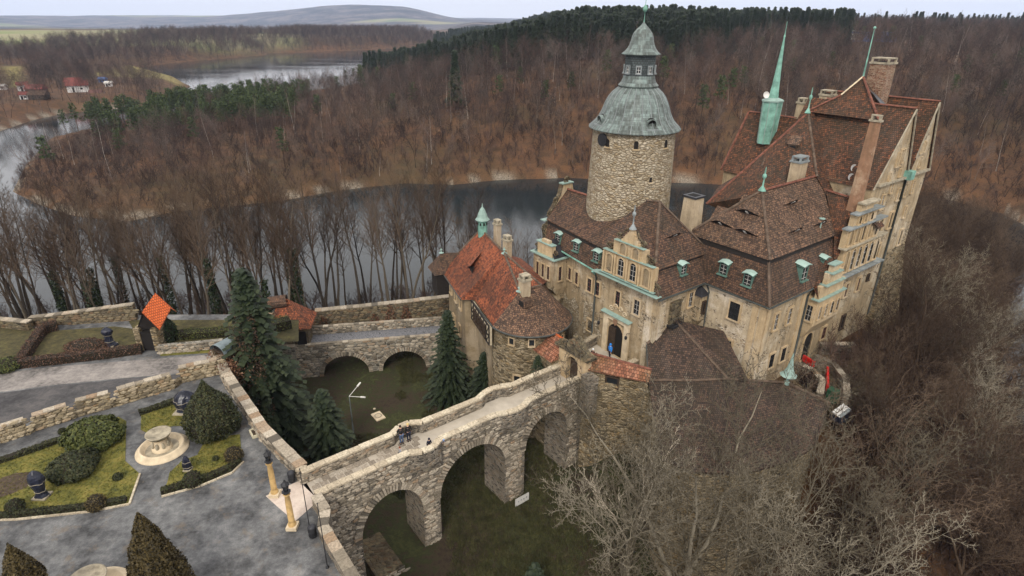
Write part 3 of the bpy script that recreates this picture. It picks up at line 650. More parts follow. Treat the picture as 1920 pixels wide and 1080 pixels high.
mb.face(L(b0, b1, R1)); mb.face(L(b0, R1, R2, (0.2, 9.3, 10.66))); mb.face(L((0.2, 9.3, 10.66), R2, (8.4, 9.6, 10.7))); mb.face(L(b1, (8.4, 9.6, 10.7), R2, R1))
mb.face(L((0.17, 7.6, 10.62), (1.6, 17.5, 10.62), (4.5, 17.5, 13.5), (4.5, 6.2, 13.5))[::-1]); mb.face(L((8.4, 6, 10.6), (4.5, 6.2, 13.5), (4.5, 17.5, 13.5), (8.4, 17.5, 10.6))[::-1])
# soffit drip of the upper roof
for a, b in ((b0, b1), ((0.17, 7.6, 10.62), b0), ((1.6, 17.5, 10.62), (0.17, 7.6, 10.62))):
    a, b = wl(*a), wl(*b); mb.face([a, b, b-Vector((0, 0, 0.12)), a-Vector((0, 0, 0.12))])
uro = mb.build('upper_roof', M['tile'], wing)
MB().face(L((0.12, 0.82, 10.6), (7.6, 0.82, 10.6), (7.6, 0.82, 10.1), (0.12, 0.82, 10.1))).face(L((0.3, 7.6, 10.6), (0.12, 0.82, 10.6), (0.12, 0.82, 10.1), (0.3, 7.6, 10.1))).face(L((1.72, 17.4, 10.6), (0.3, 7.6, 10.6), (0.3, 7.6, 10.1), (1.72, 17.4, 10.1))).build('eaves_shade_band', M['wood_black'], wing)  # dark band added for the shade under the upper eaves, in the timber colour
ridge_tiles(wing, wl(*R2)+Vector((0, 0, .03)), wl(*R1)+Vector((0, 0, .03)), 'ridge_dark'); ridge_tiles(wing, wl(*b0), wl(*R1), 'ridge_dark'); ridge_tiles(wing, wl(*b1), wl(*R1), 'ridge_dark')
ridge_tiles(wing, wl(4.5, 17.4, 13.55), wl(4.5, 12, 13.55), 'ridge', 0.15); ridge_tiles(wing, wl(-0.4, -0.4, 8.25), wl(0.45, 1.1, 10.8), 'ridge_dark', 0.09)
eyebrow(wing, 1262, 442, L(b0, b1, R1), 2.6, 0.65, 1.5, 'tile')
gutter(wing, L((-0.5, -0.5, 8.12), (7.0, -0.5, 8.12)), 'pipe'); gutter(wing, L((1.35, 17.6, 8.12), (-0.22, 7.9, 8.12)), 'copper')
for x, y in ((1046, 455), (1080, 471), (1117.5, 490)): 
    pl = L(EF1, BF1, BF2) if x < 1100 else L(E0, B0, BF1)
    c = rayplane(x, y, *pl); dormer(wing, c+NA_*0.05, NA_, 0.8, 1.0, 0.7)
c = rayplane(1280, 515, *L(E0, E1, B1)); dormer(wing, c+NB_*0.05, NB_, 0.8, 1.05, 0.95)
# windows of the front
nF = (Vector((wl(0, 1)-wl(F1[0]-0, 0)))).normalized() if False else NA_
plA = L((0, 0, 0), (0.25, 7.8, 0), (0.25, 7.8, 5)); plB = L((0.25, 7.8, 0), (1.9, 17.5, 0), (1.9, 17.5, 5))
def nrm_of(pl):
    n = (pl[1]-pl[0]).cross(pl[2]-pl[0]).normalized(); n.z = 0; n.normalize()
    return n if n.dot(CAM-pl[0]) > 0 else -n
for x, y, w, h, st in ((1069, 513, 0.55, 1.35, 'red'), (1082, 521, 0.55, 1.35, 'red')): window(wing, rayplane(x, y, *plB), nrm_of(plB), w, h, st)
for x, y, w, h, st in ((1106, 534, 0.6, 1.4, 'red'), (1121, 541, 0.6, 1.4, 'red'), (1159, 560, 0.62, 1.6, 'red'), (1194.5, 576, 0.7, 1.5, 'sash'), (1107, 610, 0.75, 1.25, 'barred')): window(wing, rayplane(x, y, *plA), nrm_of(plA), w, h, st)
wins(wing, dict(q=-0.01), NB_, [(1294, 561, 0.6, 1.5, 'sash'), (1300, 622, 0.7, 1.1, 'sash')], 1)
# pilaster strips at the front corner
for pts in (((-0.04, 0.45), (-0.04, 1.15)), ((0.35, -0.04), (1.15, -0.04))):
    (p0, q0), (p1, q1) = pts; m = MB(); c = (wl(p0, q0)+wl(p1, q1))/2
    m.box(c+Vector((0, 0, 2.6)), 0.36, 0.07, 5.4, (PB if p0 == p1 else PA, PA if p0 == p1 else PB, Vector((0, 0, 1)))); m.build('pilaster', M['plaster_rough'], wing)
# main door with surround, steps of copper hood and lanterns
dc = rayplane(1155, 634, *plA); dz = dc.z; dl = loc(dc)
n = nrm_of(plA); s = Vector((-n.y, n.x, 0))
D0 = wl(0.16, dl.y, 0)
door = window(wing, D0+n*0.05+Vector((0, 0, 1.75)), n, 2.0, 3.4, 'arch_door', name='main_door')
m = MB()
for sx in (-1, 1): m.box(D0+s*sx*1.42+n*0.08+Vector((0, 0, 2.0)), 0.3, 0.18, 2.0, (s, n, Vector((0, 0, 1))))
m.box(D0+n*0.08+Vector((0, 0, 4.05)), 1.75, 0.17, 0.28, (s, n, Vector((0, 0, 1)))); m.build('door_surround', M['cap'], wing)
MB().box(D0+s*(-0.5)+n*0.12+Vector((0, 0, 1.5)), 0.46, 0.05, 1.5, (s, n, Vector((0, 0, 1)))).build('door_leaf', M['wood_dark'], wing)
MB().box(D0+n*0.25+Vector((0, 0, 4.42)), 1.95, 0.28, 0.03, (s, (n+Vector((0, 0, -0.25))).normalized(), Vector((0, 0, 1)))).build('door_hood', M['copper_pale'], wing)
m = MB(); c = D0+n*0.35+Vector((0, 0, 3.75)); m.face([c+s*x+Vector((0, 0, z)) for x, z in ((-0.28, 0.3), (0.28, 0.3), (0.28, -0.05), (0, -0.4), (-0.28, -0.05))]); m.box(c-n*0.05, 0.2, 0.04, 0.25, (s, n, Vector((0, 0, 1)))); m.build('coat_of_arms', M['shaft'], wing)
for sx in (-1, 1):
    c = D0+s*sx*1.9+n*0.2+Vector((0, 0, 3.3)); m = MB(); m.tube([c, c+n*0.4+Vector((0, 0, 0.15)), c+n*0.5-Vector((0, 0, 0.1))], 0.03, 5); m.lathe(c+n*0.5-Vector((0, 0, 0.5)), [(0.05, 0), (0.13, 0.08), (0.16, 0.32), (0.03, 0.42)], 6); m.build('wall_lantern', M['iron'], wing)
for x in (-1.2, -0.4, 0.5, 1.3):   # carved frieze above the hood
    c = D0+s*x*0.7+n*0.12+Vector((0, 0, 5.1+0.25*math.cos(x*2))); m = MB(); scroll(m, c, n, 0.3, 1.4, 0.06, 1 if x > 0 else -1); m.build('carved_relief', M['cap'], wing)
pipe(wing, L((-0.2, 7.9, 8.0), (0.12, 7.9, 7.4), (0.12, 7.9, -0.5)), 0.1)
m = MB(); m.tube(L((-0.35, 7.9, 8.15), (-0.1, 7.9, 7.75)), [0.22, 0.1], 6); m.build('rain_head', M['copper'], wing)
for pl_, pxs in ((plB, [(1036, 562), (1048, 540), (1060, 548), (1066, 562), (1078, 558), (1086, 575), (1084, 640), (1074, 645), (1064, 612), (1050, 600)]), (plA, [(1096, 560), (1104, 572), (1112, 566), (1116, 584), (1126, 590), (1122, 612), (1128, 632), (1112, 640), (1098, 652), (1092, 610)])):
    n_ = nrm_of(pl_); MB().face([rayplane(x, y, *pl_)+n_*.02 for x, y in pxs]).build('bare_stone_patch', M['keep'], wing)
# scrolled gable over the door
gab = MB(); PZ = -0.32
def tier(q0, q1, z0, z1, p=PZ, th=0.4):
    c = wl(p+th/2, (q0+q1)/2, (z0+z1)/2); gab.box(c, th/2, (q1-q0)/2, (z1-z0)/2, (PA, PB, Vector((0, 0, 1))))
tier(0.35, 6.75, 8.5, 10.9); tier(1.55, 5.55, 10.9, 12.2)
for k in range(6): tier(2.45+0.2*k, 4.65-0.2*k, 12.2+0.25*k, 12.45+0.25*k, PZ+0.01*k, 0.36)
gable = gab.build('stepped_gable', M['trim'], wing)
gr = MB(); gr.face(L((PZ+.38, 0.6, 10.85), (PZ+.38, 3.55, 13.4), (3.4, 3.55, 13.4), (0.6, 0.6, 10.8))); gr.face(L((PZ+.38, 3.55, 13.4), (PZ+.38, 6.5, 10.85), (0.6, 6.5, 10.8), (3.4, 3.55, 13.4))); gr.build('gable_roof', M['tile'], wing)
def ledge(q0, q1, z, dep=0.24, mat='copper_pale', p=PZ, th=0.03, name='copper_ledge'): 
    MB().box(wl(p-dep/2+0.1, (q0+q1)/2, z), dep/2+0.1, (q1-q0)/2, th, (PA, PB, Vector((0, 0, 1)))).build(name, M[mat], wing)
ledge(-0.5, 7.6, 8.42, 0.55); ledge(0.1, 7.0, 8.62, 0.3); ledge(0.45, 6.65, 10.95); ledge(1.75, 5.35, 12.25)
for q in (1.3, 2.85, 4.35, 5.85): window(gable, wl(PZ, q, 9.72), NA_, 0.72, 1.75, 'archwin' if 2 < q < 5 else 'niche')
for q in (2.75, 4.3): window(gable, wl(PZ, q, 11.55), NA_, 0.72, 1.05, 'niche')
for q in (0.6, 2.08, 3.6, 5.1, 6.6): MB().box(wl(PZ-0.08, q, 9.7), 0.09, 0.1, 1.05, (PA, PB, Vector((0, 0, 1)))).build('pilaster', M['trim'], gable)
sc = MB()
for q, z, r, f in ((7.05, 9.05, 0.42, -1), (0.1, 9.0, 0.4, 1), (6.1, 11.3, 0.4, -1), (1.0, 11.3, 0.4, 1), (5.0, 12.6, 0.3, -1), (2.1, 12.6, 0.3, 1)): scroll(sc, wl(PZ+0.15, q, z), NA_, r, 1.5, 0.12, f)
for q0, z0, q1, z1 in ((6.9, 9.4, 6.2, 10.7), (0.25, 9.4, 0.9, 10.7), (5.9, 11.6, 5.2, 12.2), (1.2, 11.6, 1.9, 12.2), (4.8, 12.8, 4.1, 13.6), (2.3, 12.8, 3.0, 13.6)): sc.tube(L((PZ+0.15, q0, z0), (PZ+0.15, (q0+q1)/2+0.05, (z0+z1)/2-0.15), (PZ+0.15, q1, z1)), [0.1, 0.13, 0.1], 5)
sc.build('volutes', M['stone_moss'], gable); finial(gable, wl(PZ+0.15, 3.55, 13.65), 2.3, 0.16, 'lead')
# left end gable, its volutes, and the bay
m = MB(); prof = [(1.6, 8.2), (1.4, 9.3), (2.2, 10.3), (2.3, 11.3), (3.0, 12.2), (3.5, 13.0), (3.8, 14.2), (5.2, 14.2), (5.5, 13.0), (6.5, 11.8), (7.2, 10.4), (8.2, 9.3), (8.2, 8.2)]
a_ = [wl(p, 17.5, z) for p, z in prof]; b_ = [wl(p, 17.9, z) for p, z in prof]; m.face(a_); m.face(b_[::-1])
for i in range(len(a_)): j = (i+1) % len(a_); m.face([a_[i], b_[i], b_[j], a_[j]])
eg = m.build('end_gable', M['trim'], wing)
m = MB()
for (p, z, r) in ((1.5, 9.6, .4), (2.2, 11.0, .4), (3.0, 12.4, .35), (4.5, 14.5, .4)): scroll(m, wl(p, 17.7, z), PB, r, 1.5, 0.16, -1)
for i in range(6): m.bar(wl(prof[i][0], 17.7, prof[i][1]+.1), wl(prof[i+1][0], 17.7, prof[i+1][1]+.1), 0.5, 0.14)
m.build('volutes', M['stone_moss'], eg); MB().box(wl(4.5, 17.7, 14.25), 0.8, 0.35, 0.06, (PA, PB, Vector((0, 0, 1)))).build('copper_ledge', M['copper_pale'], eg); MB().box(wl(1.7, 17.7, 10.5), 0.5, 0.35, 0.05, (PA, PB, Vector((0, 0, 1)))).build('copper_ledge', M['copper_pale'], eg)
bay = MB(); bp = xy([(-0.75, 13.3), (2.0, 13.3), (2.0, 16.7), (-0.75, 16.7)]); bay.prism(bp, 4.1, 7.55)
lo = xy([(0.6, 13.7), (2.0, 13.5), (2.0, 16.4), (0.6, 16.3)]); bay.prism(bp, 2.6, 4.1, base=lo); bay = bay.build('bay', M['plaster'], wing)
MB().box(wl(0.4, 15, 7.62), 1.45, 2.0, 0.06, (PA, PB, Vector((0, 0, 1)))).build('copper_ledge', M['copper_pale'], bay)
for q in (14.1, 15.0, 15.9): window(bay, wl(-0.75, q, 5.9), NA_, 0.42, 1.5, 'red')
window(bay, wl(0.1, 13.3, 5.9), NB_, 0.45, 1.6, 'red')
m = MB(); m.box(wl(-0.4, 15, 8.3), 0.25, 1.2, 0.65, (PA, PB, Vector((0, 0, 1)))); m.box(wl(-0.4, 15, 9.1), 0.2, 0.6, 0.25, (PA, PB, Vector((0, 0, 1)))); g2 = m.build('bay_gable', M['trim'], bay)
MB().box(wl(-0.45, 15, 9.0), 0.35, 1.3, 0.05, (PA, PB, Vector((0, 0, 1)))).build('copper_ledge', M['copper_pale'], g2)
m = MB(); scroll(m, wl(-0.4, 13.5, 8.2), NA_, 0.35, 1.5, 0.1); scroll(m, wl(-0.4, 16.5, 8.2), NA_, 0.35, 1.5, 0.1, -1); m.build('volutes', M['stone_moss'], g2)
m = MB(); m.face(L((-0.75, 13.3, 7.7), (2.2, 13.3, 7.7), (1.6, 15, 9.2), (-0.2, 15, 9.2))); m.face(L((-0.75, 16.7, 7.7), (-0.2, 15, 9.2), (1.6, 15, 9.2), (2.2, 16.7, 7.7))); m.build('bay_roof', M['black'], bay)
# side wall towards the yard: relief panel, corner turret
MB().box(wl(2.6, -0.1, 5.9), 0.7, 0.14, 1.25, (PA, PB, Vector((0, 0, 1)))).build('carved_panel', M['stone_moss'], wing)
m = MB(); m.box(wl(2.6, -0.35, 4.75), 0.85, 0.35, 0.12, (PA, PB, Vector((0, 0, 1))))
for k in range(7): m.box(wl(1.85+0.25*k, -0.62, 5.2), 0.025, 0.025, 0.4, (PA, PB, Vector((0, 0, 1))))
m.build('panel_balcony', M['iron'], wing)
tu = MB().prism(xy([(5.5, -0.75), (6.5, -0.75), (6.5, 0.3), (5.5, 0.3)]), 4.4, 7.0).build('corner_oriel', M['plaster'], wing)
m = MB(); tp = wl(6.0, -0.2, 7.9); c4 = L((5.35, -0.9, 6.98), (6.6, -0.9, 6.98), (6.6, 0.3, 6.98), (5.35, 0.3, 6.98))
for i in range(4): m.face([c4[i], c4[(i+1) % 4], tp])
m.build('oriel_roof', M['black'], tu); window(tu, wl(6.0, -0.76, 5.8), NB_, 0.32, 1.1, 'plain')
m = MB(); m.prism(xy([(5.5, -0.75), (6.5, -0.75), (6.5, 0.3), (5.5, 0.3)]), 3.3, 4.4, base=xy([(5.95, -0.1), (6.5, -0.1), (6.5, 0.3), (5.95, 0.3)])); m.build('corbel', M['plaster'], tu)
pipe(wing, L((6.45, -0.45, 8.1), (6.5, -0.85, 7.3), (6.5, -0.85, 0.5)), 0.09)

# ================================================================== CORNER WING
cw = thing('corner_wing', wl(12, -2, 0), 'corner wing under a two-tier brown hipped roof with eyelid openings', 'building')
QF = -6.6
MB().prism(xy([(6.6, 0.02), (6.6, QF-0.1), (18.0, QF-0.1), (18.0, 4), (8.3, 4)]), [-6, -7, -3, -3, -3], 8.22).build('wall', M['plaster'], cw)
MB().box(wl(6.55, -3.3, 2.8), 0.06, 3.28, 5.2, (PA, PB, Vector((0, 0, 1)))).build('rough_render', M['plaster_rough'], cw)
mb = MB(); e = [(6.2, 0.3, 8.2), (6.2, -7.1, 8.2), (18.2, -7.1, 8.2)]; b = [(7.6, 2.3, 12.2), (7.6, -5.35, 12.2), (18.6, -5.35, 12.2)]
mb.face(L(e[0], e[1], b[1], b[0])[::-1]); mb.face(L(e[1], e[2], b[2], b[1])); mb.face(L(e[0], (6.6, 3, 8.2), (18, 4, 8.2), e[2], e[1]))
mb.face(L(e[0], b[0], (8.0, 3.2, 12.2), (7.5, 3.0, 8.2)))
mb.build('lower_roof', M['tile'], cw)
ub = [(7.1, 2.9, 11.95), (7.1, -5.85, 11.95), (18.4, -5.85, 11.95), (20.6, -2.9, 15.25), (20.6, -1.7, 16.6), (11.0, -1.7, 16.6), (18.4, 2.9, 12.05)]
mb = MB(); mb.face(L(ub[0], ub[5], ub[1])); mb.face(L(ub[1], ub[2], ub[3], ub[4], ub[5])); mb.face(L(ub[0], ub[6], ub[4], ub[5])[::-1]); mb.face(L(ub[0], ub[1], ub[2], ub[6]))
mb.build('upper_roof', M['tile_dark'], cw)
MB().face(L((7.28, 2.9, 12.0), (7.28, -5.67, 12.0), (7.28, -5.67, 11.4), (7.28, 2.7, 11.4))).face(L((7.28, -5.67, 12.0), (18.3, -5.67, 12.0), (18.3, -5.67, 11.4), (7.28, -5.67, 11.4))).build('eaves_shade_band', M['wood_black'], cw)  # shade below the roof overhang, put in as dark sheets
up = Vector((0, 0, .03))
ridge_tiles(cw, wl(*ub[5])+up, wl(*ub[4])+up, 'ridge', 0.15); ridge_tiles(cw, wl(*ub[1])+up, wl(*ub[5])+up, 'ridge_dark'); ridge_tiles(cw, wl(*ub[0])+up, wl(*ub[5])+up, 'ridge_dark', 0.15); ridge_tiles(cw, wl(*e[1])+up, wl(*b[1])+up, 'ridge_dark', 0.12)
plL = L(ub[0], ub[5], ub[1]); plR = L(ub[1], ub[2], ub[5])
for x, y in ((1403, 400), (1353, 421), (1399, 437)): eyebrow(cw, x, y, plL, 2.9, 0.72, 1.7)
for x, y in ((1482, 381), (1490, 433), (1537, 419)): eyebrow(cw, x, y, plR, 2.7, 0.7, 1.7)
finial(cw, wl(*ub[5])+up, 2.2, 0.17, 'copper')
pl = L(e[0], e[1], b[1])
for x, y in ((1355, 515), (1400, 536)): dormer(cw, rayplane(x, y, *pl)+NA_*0.05, NA_, 0.85, 1.15, 0.9)
pl = L(e[1], e[2], b[2]); dormer(cw, rayplane(1505, 526, *pl)+NB_*0.05, NB_, 1.05, 1.5, 1.05); dormer(cw, rayplane(1545, 500, *pl)+NB_*0.05, NB_, 0.8, 0.9, 0.8)
m = MB().lathe(rayplane(1538, 426, *plR)-Vector((0, 0, .1)), [(0.07, 0), (0.06, 0.9), (0.28, 0.92), (0.28, 1.0), (0.04, 1.06)], 10).build('copper_vent', M['copper_pale'], cw)
gutter(cw, L((6.1, 0.2, 8.12), (6.1, -7.2, 8.12), (13.4, -7.2, 8.12)), 'pipe')
wins(cw, dict(p=6.47), NA_, [(1377.5, 583, 1.05, 1.75, 'barred')], 0)
window(cw, wl(*inv(1362, 650, p=6.47)), NA_, 0.95, 1.6, 'sash')
for x, y, w, h, st in ((1454, 603, 0.62, 1.65, 'sash'), (1479, 592, 0.62, 1.65, 'sash'), (1445, 676, 0.8, 1.5, 'barred'), (1467, 664, 0.8, 1.5, 'barred')): window(cw, wl(*inv(x, y, q=QF-0.1)), NB_, w, h, st)
for (p0, q0, X_) in ((6.5, -5.75, PB), (6.5, -6.5, PB), (7.0, QF-0.14, PA), (13.0, QF-0.14, PA)): MB().box(wl(p0, q0, 2.2), 0.28, 0.08, 5.9, (X_, PA if X_ is PB else PB, Vector((0, 0, 1)))).build('quoin_strip', M['trim'], cw)
pipe(cw, L((13.45, -7.1, 8.1), (13.45, QF-0.25, 7.2), (13.45, QF-0.25, -1.5)), 0.1)
m = MB()   # battered foot at the corner
m.prism(xy([(6.58, -4.5), (6.58, QF-0.12), (8.8, QF-0.12)]), -7, 2.0, base=xy([(5.9, -4.0), (5.6, -7.8), (9.0, -7.3)])); m.build('battered_foot', M['plaster_rough'], cw)
# oriel with its own stepped gable
ox0, ox1, oq = 13.75, 18.6, -7.75
ori = MB().prism(xy([(ox0, oq), (ox1, oq), (ox1, QF), (ox0, QF)]), 4.2, 7.0)
ori.prism(xy([(ox0, oq), (ox1, oq), (ox1, QF), (ox0, QF)]), 2.7, 4.2, base=xy([(ox0+0.2, QF-0.35), (ox1-0.2, QF-0.35), (ox1-0.2, QF), (ox0+0.2, QF)])); ori = ori.build('oriel', M['trim'], cw)
for k in range(4): window(ori, wl(14.5+k*1.12, oq, 5.5), NB_, 0.42, 1.35, 'archwin')
window(ori, wl(ox0, -7.2, 5.5), NA_, 0.55, 1.6, 'sash')
for (p0, p1, z0, z1) in ((13.8, 18.4, 7.0, 8.3), (14.7, 17.6, 8.3, 9.4), (15.3, 16.6, 9.4, 10.2)):
    MB().box(wl((p0+p1)/2, oq+0.25, (z0+z1)/2), (p1-p0)/2, 0.2, (z1-z0)/2, (PA, PB, Vector((0, 0, 1)))).build('gable_step', M['trim'], ori)
    MB().box(wl((p0+p1)/2, oq+0.15, z0+0.02), (p1-p0)/2+0.35, 0.42, 0.05, (PA, PB, Vector((0, 0, 1)))).build('copper_ledge', M['copper_pale'], ori)
MB().box(wl(15.9, oq+0.2, 10.22), 0.8, 0.35, 0.05, (PA, PB, Vector((0, 0, 1)))).build('copper_ledge', M['copper_pale'], ori)
m = MB(); m.face(L((13.8, oq+0.4, 8.3), (16, oq+0.4, 9.9), (16, -6.0, 10.4), (13.8, -6.9, 8.3))); m.face(L((16, oq+0.4, 9.9), (18.4, oq+0.4, 8.3), (18.4, -6.9, 8.3), (16, -6.0, 10.4))); m.face(L((ox0, oq, 7.1), (ox0, -6.9, 8.2), (13.8, oq+0.4, 8.3))); m.build('oriel_roof', M['tile_old'], ori)

# ================================================================== PALACE
pal = thing('palace', wl(26, 0, 0), 'tall gothic palace block with steep twin gables on the right of the castle', 'building')
m = MB(); m.prism(xy([(18.0, QF), (34.6, QF), (34.6, 10.5), (23.4, 10.5), (23.4, 7.6), (15.3, 5.6), (17.5, 0)]), -4, [8.2, 16.4, 14.4, 14.4, 12.2, 11.8, 12.5])
m.prism(xy([(22.2, QF+0.01), (34.59, QF+0.01), (34.59, 3), (22.2, 3)]), 9, 16.4)
m.face(L((22.2, QF, 16.35), (29.4, QF, 16.4), (27.0, QF, 23.2))); m.face(L((29.4, QF, 16.4), (34.6, QF, 16.4), (32.3, QF, 23.4)))
m.prism(xy([(23.3, 3), (30.7, 3), (30.7, 10.6), (23.3, 10.6)]), 0, 14.6); m.face(L((23.3, 10.6, 14.6), (30.7, 10.6, 14.6), (27, 10.6, 20.7)))
m.build('wall', M['plaster'], pal)
m = MB(); A1, A2_ = (24.6, 2.5, 22.0), (33.5, 2.5, 22.0); Lc = (14.3, 6.2, 12.9)
m.face(L(A1, Lc, (14.9, 2.2, 14.5), (20.4, -1.9, 16.6))); m.face(L(A1, (20.4, -1.9, 16.6), (21.0, -6.4, 10.8), (33.5, -6.4, 10.8), A2_)[::-1]); m.face(L(A1, A2_, (33.5, 8.5, 13.5), (20, 8.8, 13.4), Lc))
m.face(L(Lc, (14.9, 2.2, 14.5), (15.4, 2.2, 12.0), (15.0, 5.9, 12.6)))
m.build('hipped_roof', M['tile_old'], pal)
m = MB(); m.face(L((27, 4, 23.3), (27, -6.85, 23.3), (22.0, -6.85, 16.1), (22.0, 4, 16.1))[::-1]); m.face(L((27, 4, 23.3), (29.45, 4, 16.3), (29.45, -6.85, 16.3), (27, -6.85, 23.3))[::-1]); m.build('gable_roof', M['tile_old'], pal)
m = MB(); m.face(L((32.3, 5, 23.6), (32.3, -6.85, 23.6), (29.4, -6.85, 16.3), (29.4, 5, 16.3))[::-1]); m.face(L((32.3, 5, 23.6), (34.9, 5, 16.3), (34.9, -6.85, 16.3), (32.3, -6.85, 23.6))[::-1]); m.build('gable_roof', M['tile_old'], pal)
for pts in (((27, -6.8, 23.25), (22.0, -6.8, 16.05)), ((27, -6.8, 23.25), (29.4, -6.8, 16.3)), ((32.3, -6.8, 23.55), (29.5, -6.8, 16.35)), ((32.3, -6.8, 23.55), (34.9, -6.8, 16.3))):
    a, b = L(*pts); MB().bar(a, b, 0.12, 0.12, up=PB).build('verge_coping', M['cap_old'], pal)
m = MB(); ap = wl(28.0, -0.7, 25.7); q4 = [(25.4, -4.3, 22.0), (31.2, -4.3, 21.6), (31.2, 3.0, 21.6), (25.4, 3.0, 22.0)]; mid = [(27.0, -2.0, 23.8), (29.2, -2.0, 23.8), (29.2, 0.6, 23.8), (27.0, 0.6, 23.8)]
for i in range(4):
    j = (i+1) % 4; m.face(L(q4[i], q4[j], mid[j], mid[i])); m.face([wl(*mid[i]), wl(*mid[j]), ap])
m.build('peaked_roof', M['tile_old'], pal)
MB().face(L((27.2, -4.6, 22.3), (28.6, -4.6, 22.3), (28.9, -2.0, 24.05), (27.9, -1.6, 24.6))).build('slate_patch', M['black'], pal)
pole_top = inv(1638, 55, p=28.0)
m = MB(); m.tube([ap-Vector((0, 0, .3)), Vector((ap.x, ap.y, pole_top.z))], [0.09, 0.035], 6); m.lathe(Vector((ap.x, ap.y, pole_top.z)), [(0.02, 0), (0.14, 0.08), (0.14, 0.2), (0.02, 0.28)], 8); m.build('ridge_mast', M['copper'], pal)
m = MB(); m.face(L((27, 10.9, 20.9), (23.0, 10.8, 14.5), (23.0, 2, 14.5), (27, 3.5, 20.9))); m.face(L((27, 10.9, 20.9), (27, 3.5, 20.9), (31, 3.5, 14.5), (31, 10.8, 14.5))); m.build('rear_roof', M['tile_old'], pal)
for a, b, mt in (((24.7, 2.5, 22.03), (26.8, 2.5, 22.03), 'ridge'), ((27, 2.0, 23.33), (27, -6.8, 23.33), 'ridge'), ((32.3, 4.5, 23.63), (32.3, -6.8, 23.63), 'ridge'), ((27, 10.8, 20.95), (27, 5, 20.95), 'ridge'), (Lc, A1, 'ridge'), ((20.4, -1.9, 16.65), A1, 'ridge_dark'), ((23.0, 10.8, 14.55), (27, 10.9, 20.95), 'ridge')):
    ridge_tiles(pal, wl(*a), wl(*b), mt, 0.13)
ridge_tiles(pal, wl(25.4, 3.0, 22.05), wl(27.0, 0.6, 23.85), 'ridge', 0.13); ridge_tiles(pal, wl(27.0, 0.6, 23.85), ap, 'cap', 0.12); ridge_tiles(pal, wl(25.4, -4.3, 22.05), ap, 'ridge', 0.12)
finial(pal, wl(24.5, 2.5, 22.0), 2.6, 0.14, 'copper')
plH = L(A1, Lc, (20.4, -1.9, 16.6)); plS = L(A1, A2_, (33.5, -6.4, 10.8))
def tile_dormer(x, y, pl, w=1.0, h=0.8, d=1.1):
    c = rayplane(x, y, *pl); n = (pl[1]-pl[0]).cross(pl[2]-pl[0]).normalized(); n = -n if n.z < 0 else n
    hn = Vector((n.x, n.y, 0)).normalized(); s = Vector((-hn.y, hn.x, 0)); Z = Vector((0, 0, 1)); f = c+hn*0.1
    m = MB(); tl, tr = f-s*w/2+Z*h, f+s*w/2+Z*h; back = -hn*d+Z*0.75
    m.face([tl-s*.1+hn*.15, tr+s*.1+hn*.15, tr+s*.1+back, tl-s*.1+back]); m.face([f-s*w/2, tl, tl+back, f-s*w/2-hn*.3]); m.face([f+s*w/2, f+s*w/2-hn*.3, tr+back, tr])
    o = m.build('tiled_dormer', M['tile_dark'], pal); window(o, f+Z*h*0.5+hn*0.01, hn, w*0.6, h*0.65, 'plain'); MB().box(f-Z*0.05, w/2, 0.12, 0.04, (s, hn, Z)).build('copper_sill', M['copper_pale'], o)
tile_dormer(1485, 285, plH); tile_dormer(1435, 327, plH)
for x, y in ((1577, 278), (1603, 268), (1590, 310), (1557, 318)):      # slit dormers swelling from the steep slope
    eyebrow(pal, x, y, plS, 1.1, 0.45, 1.8, 'tile_old')
MB().box(rayplane(1554, 224, *plS)+Vector((0, 0, .1)), 0.22, 0.3, 0.06, (PA, (PB+Vector((0, 0, 1.26))).normalized(), (PB*-1.26+Vector((0, 0, 1))).normalized())).build('roof_light', M['white'], pal)
# fins and chimneys
chimney(pal, 20.4, -6.1, 13, 22.6, 0.5, 1.25, 'shaft', 'tall', 'cap_old', 0.3, 'tall_chimney')
chimney(pal, 31.2, -1.0, 22.0, 26.9, 1.9, 1.9, 'brick', 'tall', 'cap_old', 0.05, 'stone_chimney')
chimney(pal, 28.5, 5.4, 18.5, 22.4, 0.9, 0.9, 'render', 'tall', None, 0.1); chimney(pal, 30.3, 3.6, 20.5, 23.3, 1.0, 1.4, 'render', 'tall')
chimney(cw, 18.9, -0.6, 15.2, 18.1, 1.5, 1.0, 'render', 'tall', 'lead')
chimney(wing, 7.9, 3.3, 8.5, 15.4, 1.7, 1.7, 'render', '', 'black', 0.22)
# copper ridge turret with needle spire
tc = wl(25.6, 7.3); sp_ = inv(1462, 40, p=25.0).z
m = MB(); ring = lambda rx, ry, z: [wl(25.6+rx*math.cos(a+0.39), 7.3+ry*math.sin(a+0.39), z) for a in [k*math.pi/4 for k in range(8)]]
r_lo, r_hi = ring(1.15, 0.85, 18.0), ring(1.3, 1.0, 22.6)
for k in range(8): m.face([r_lo[k], r_lo[(k+1) % 8], r_hi[(k+1) % 8], r_hi[k]])
tur = m.build('copper_turret', M['copper'], pal)
m = MB(); a_, b_, c_ = ring(1.42, 1.12, 22.6), ring(1.42, 1.12, 22.75), ring(0.62, 0.55, 23.0)
for k in range(8): j = (k+1) % 8; m.face([a_[k], a_[j], b_[j], b_[k]]); m.face([b_[k], b_[j], c_[j], c_[k]])
m.face(a_); m.build('turret_cornice', M['copper_pale'], tur)
MB().lathe(tc, [(0.55, 22.95), (0.4, 24.5), (0.2, 27.5), (0.08, 29.2), (0.12, 29.3), (0.05, 29.5), (0.03, sp_)], 8).build('needle_spire', M['copper'], tur)
for k in range(8): MB().bar(r_lo[k], r_hi[k], 0.09).build('standing_seam', M['copper_pale'], tur)
o = MB().lathe(Vector((0, 0, 0)), [(0.0, -0.02), (0.2, 0.03), (0.36, 0.12), (0.36, 0.09), (0.2, 0.0), (0.0, -0.05)], 16)
dm = tmpmesh(o, M['white'], 'dish')
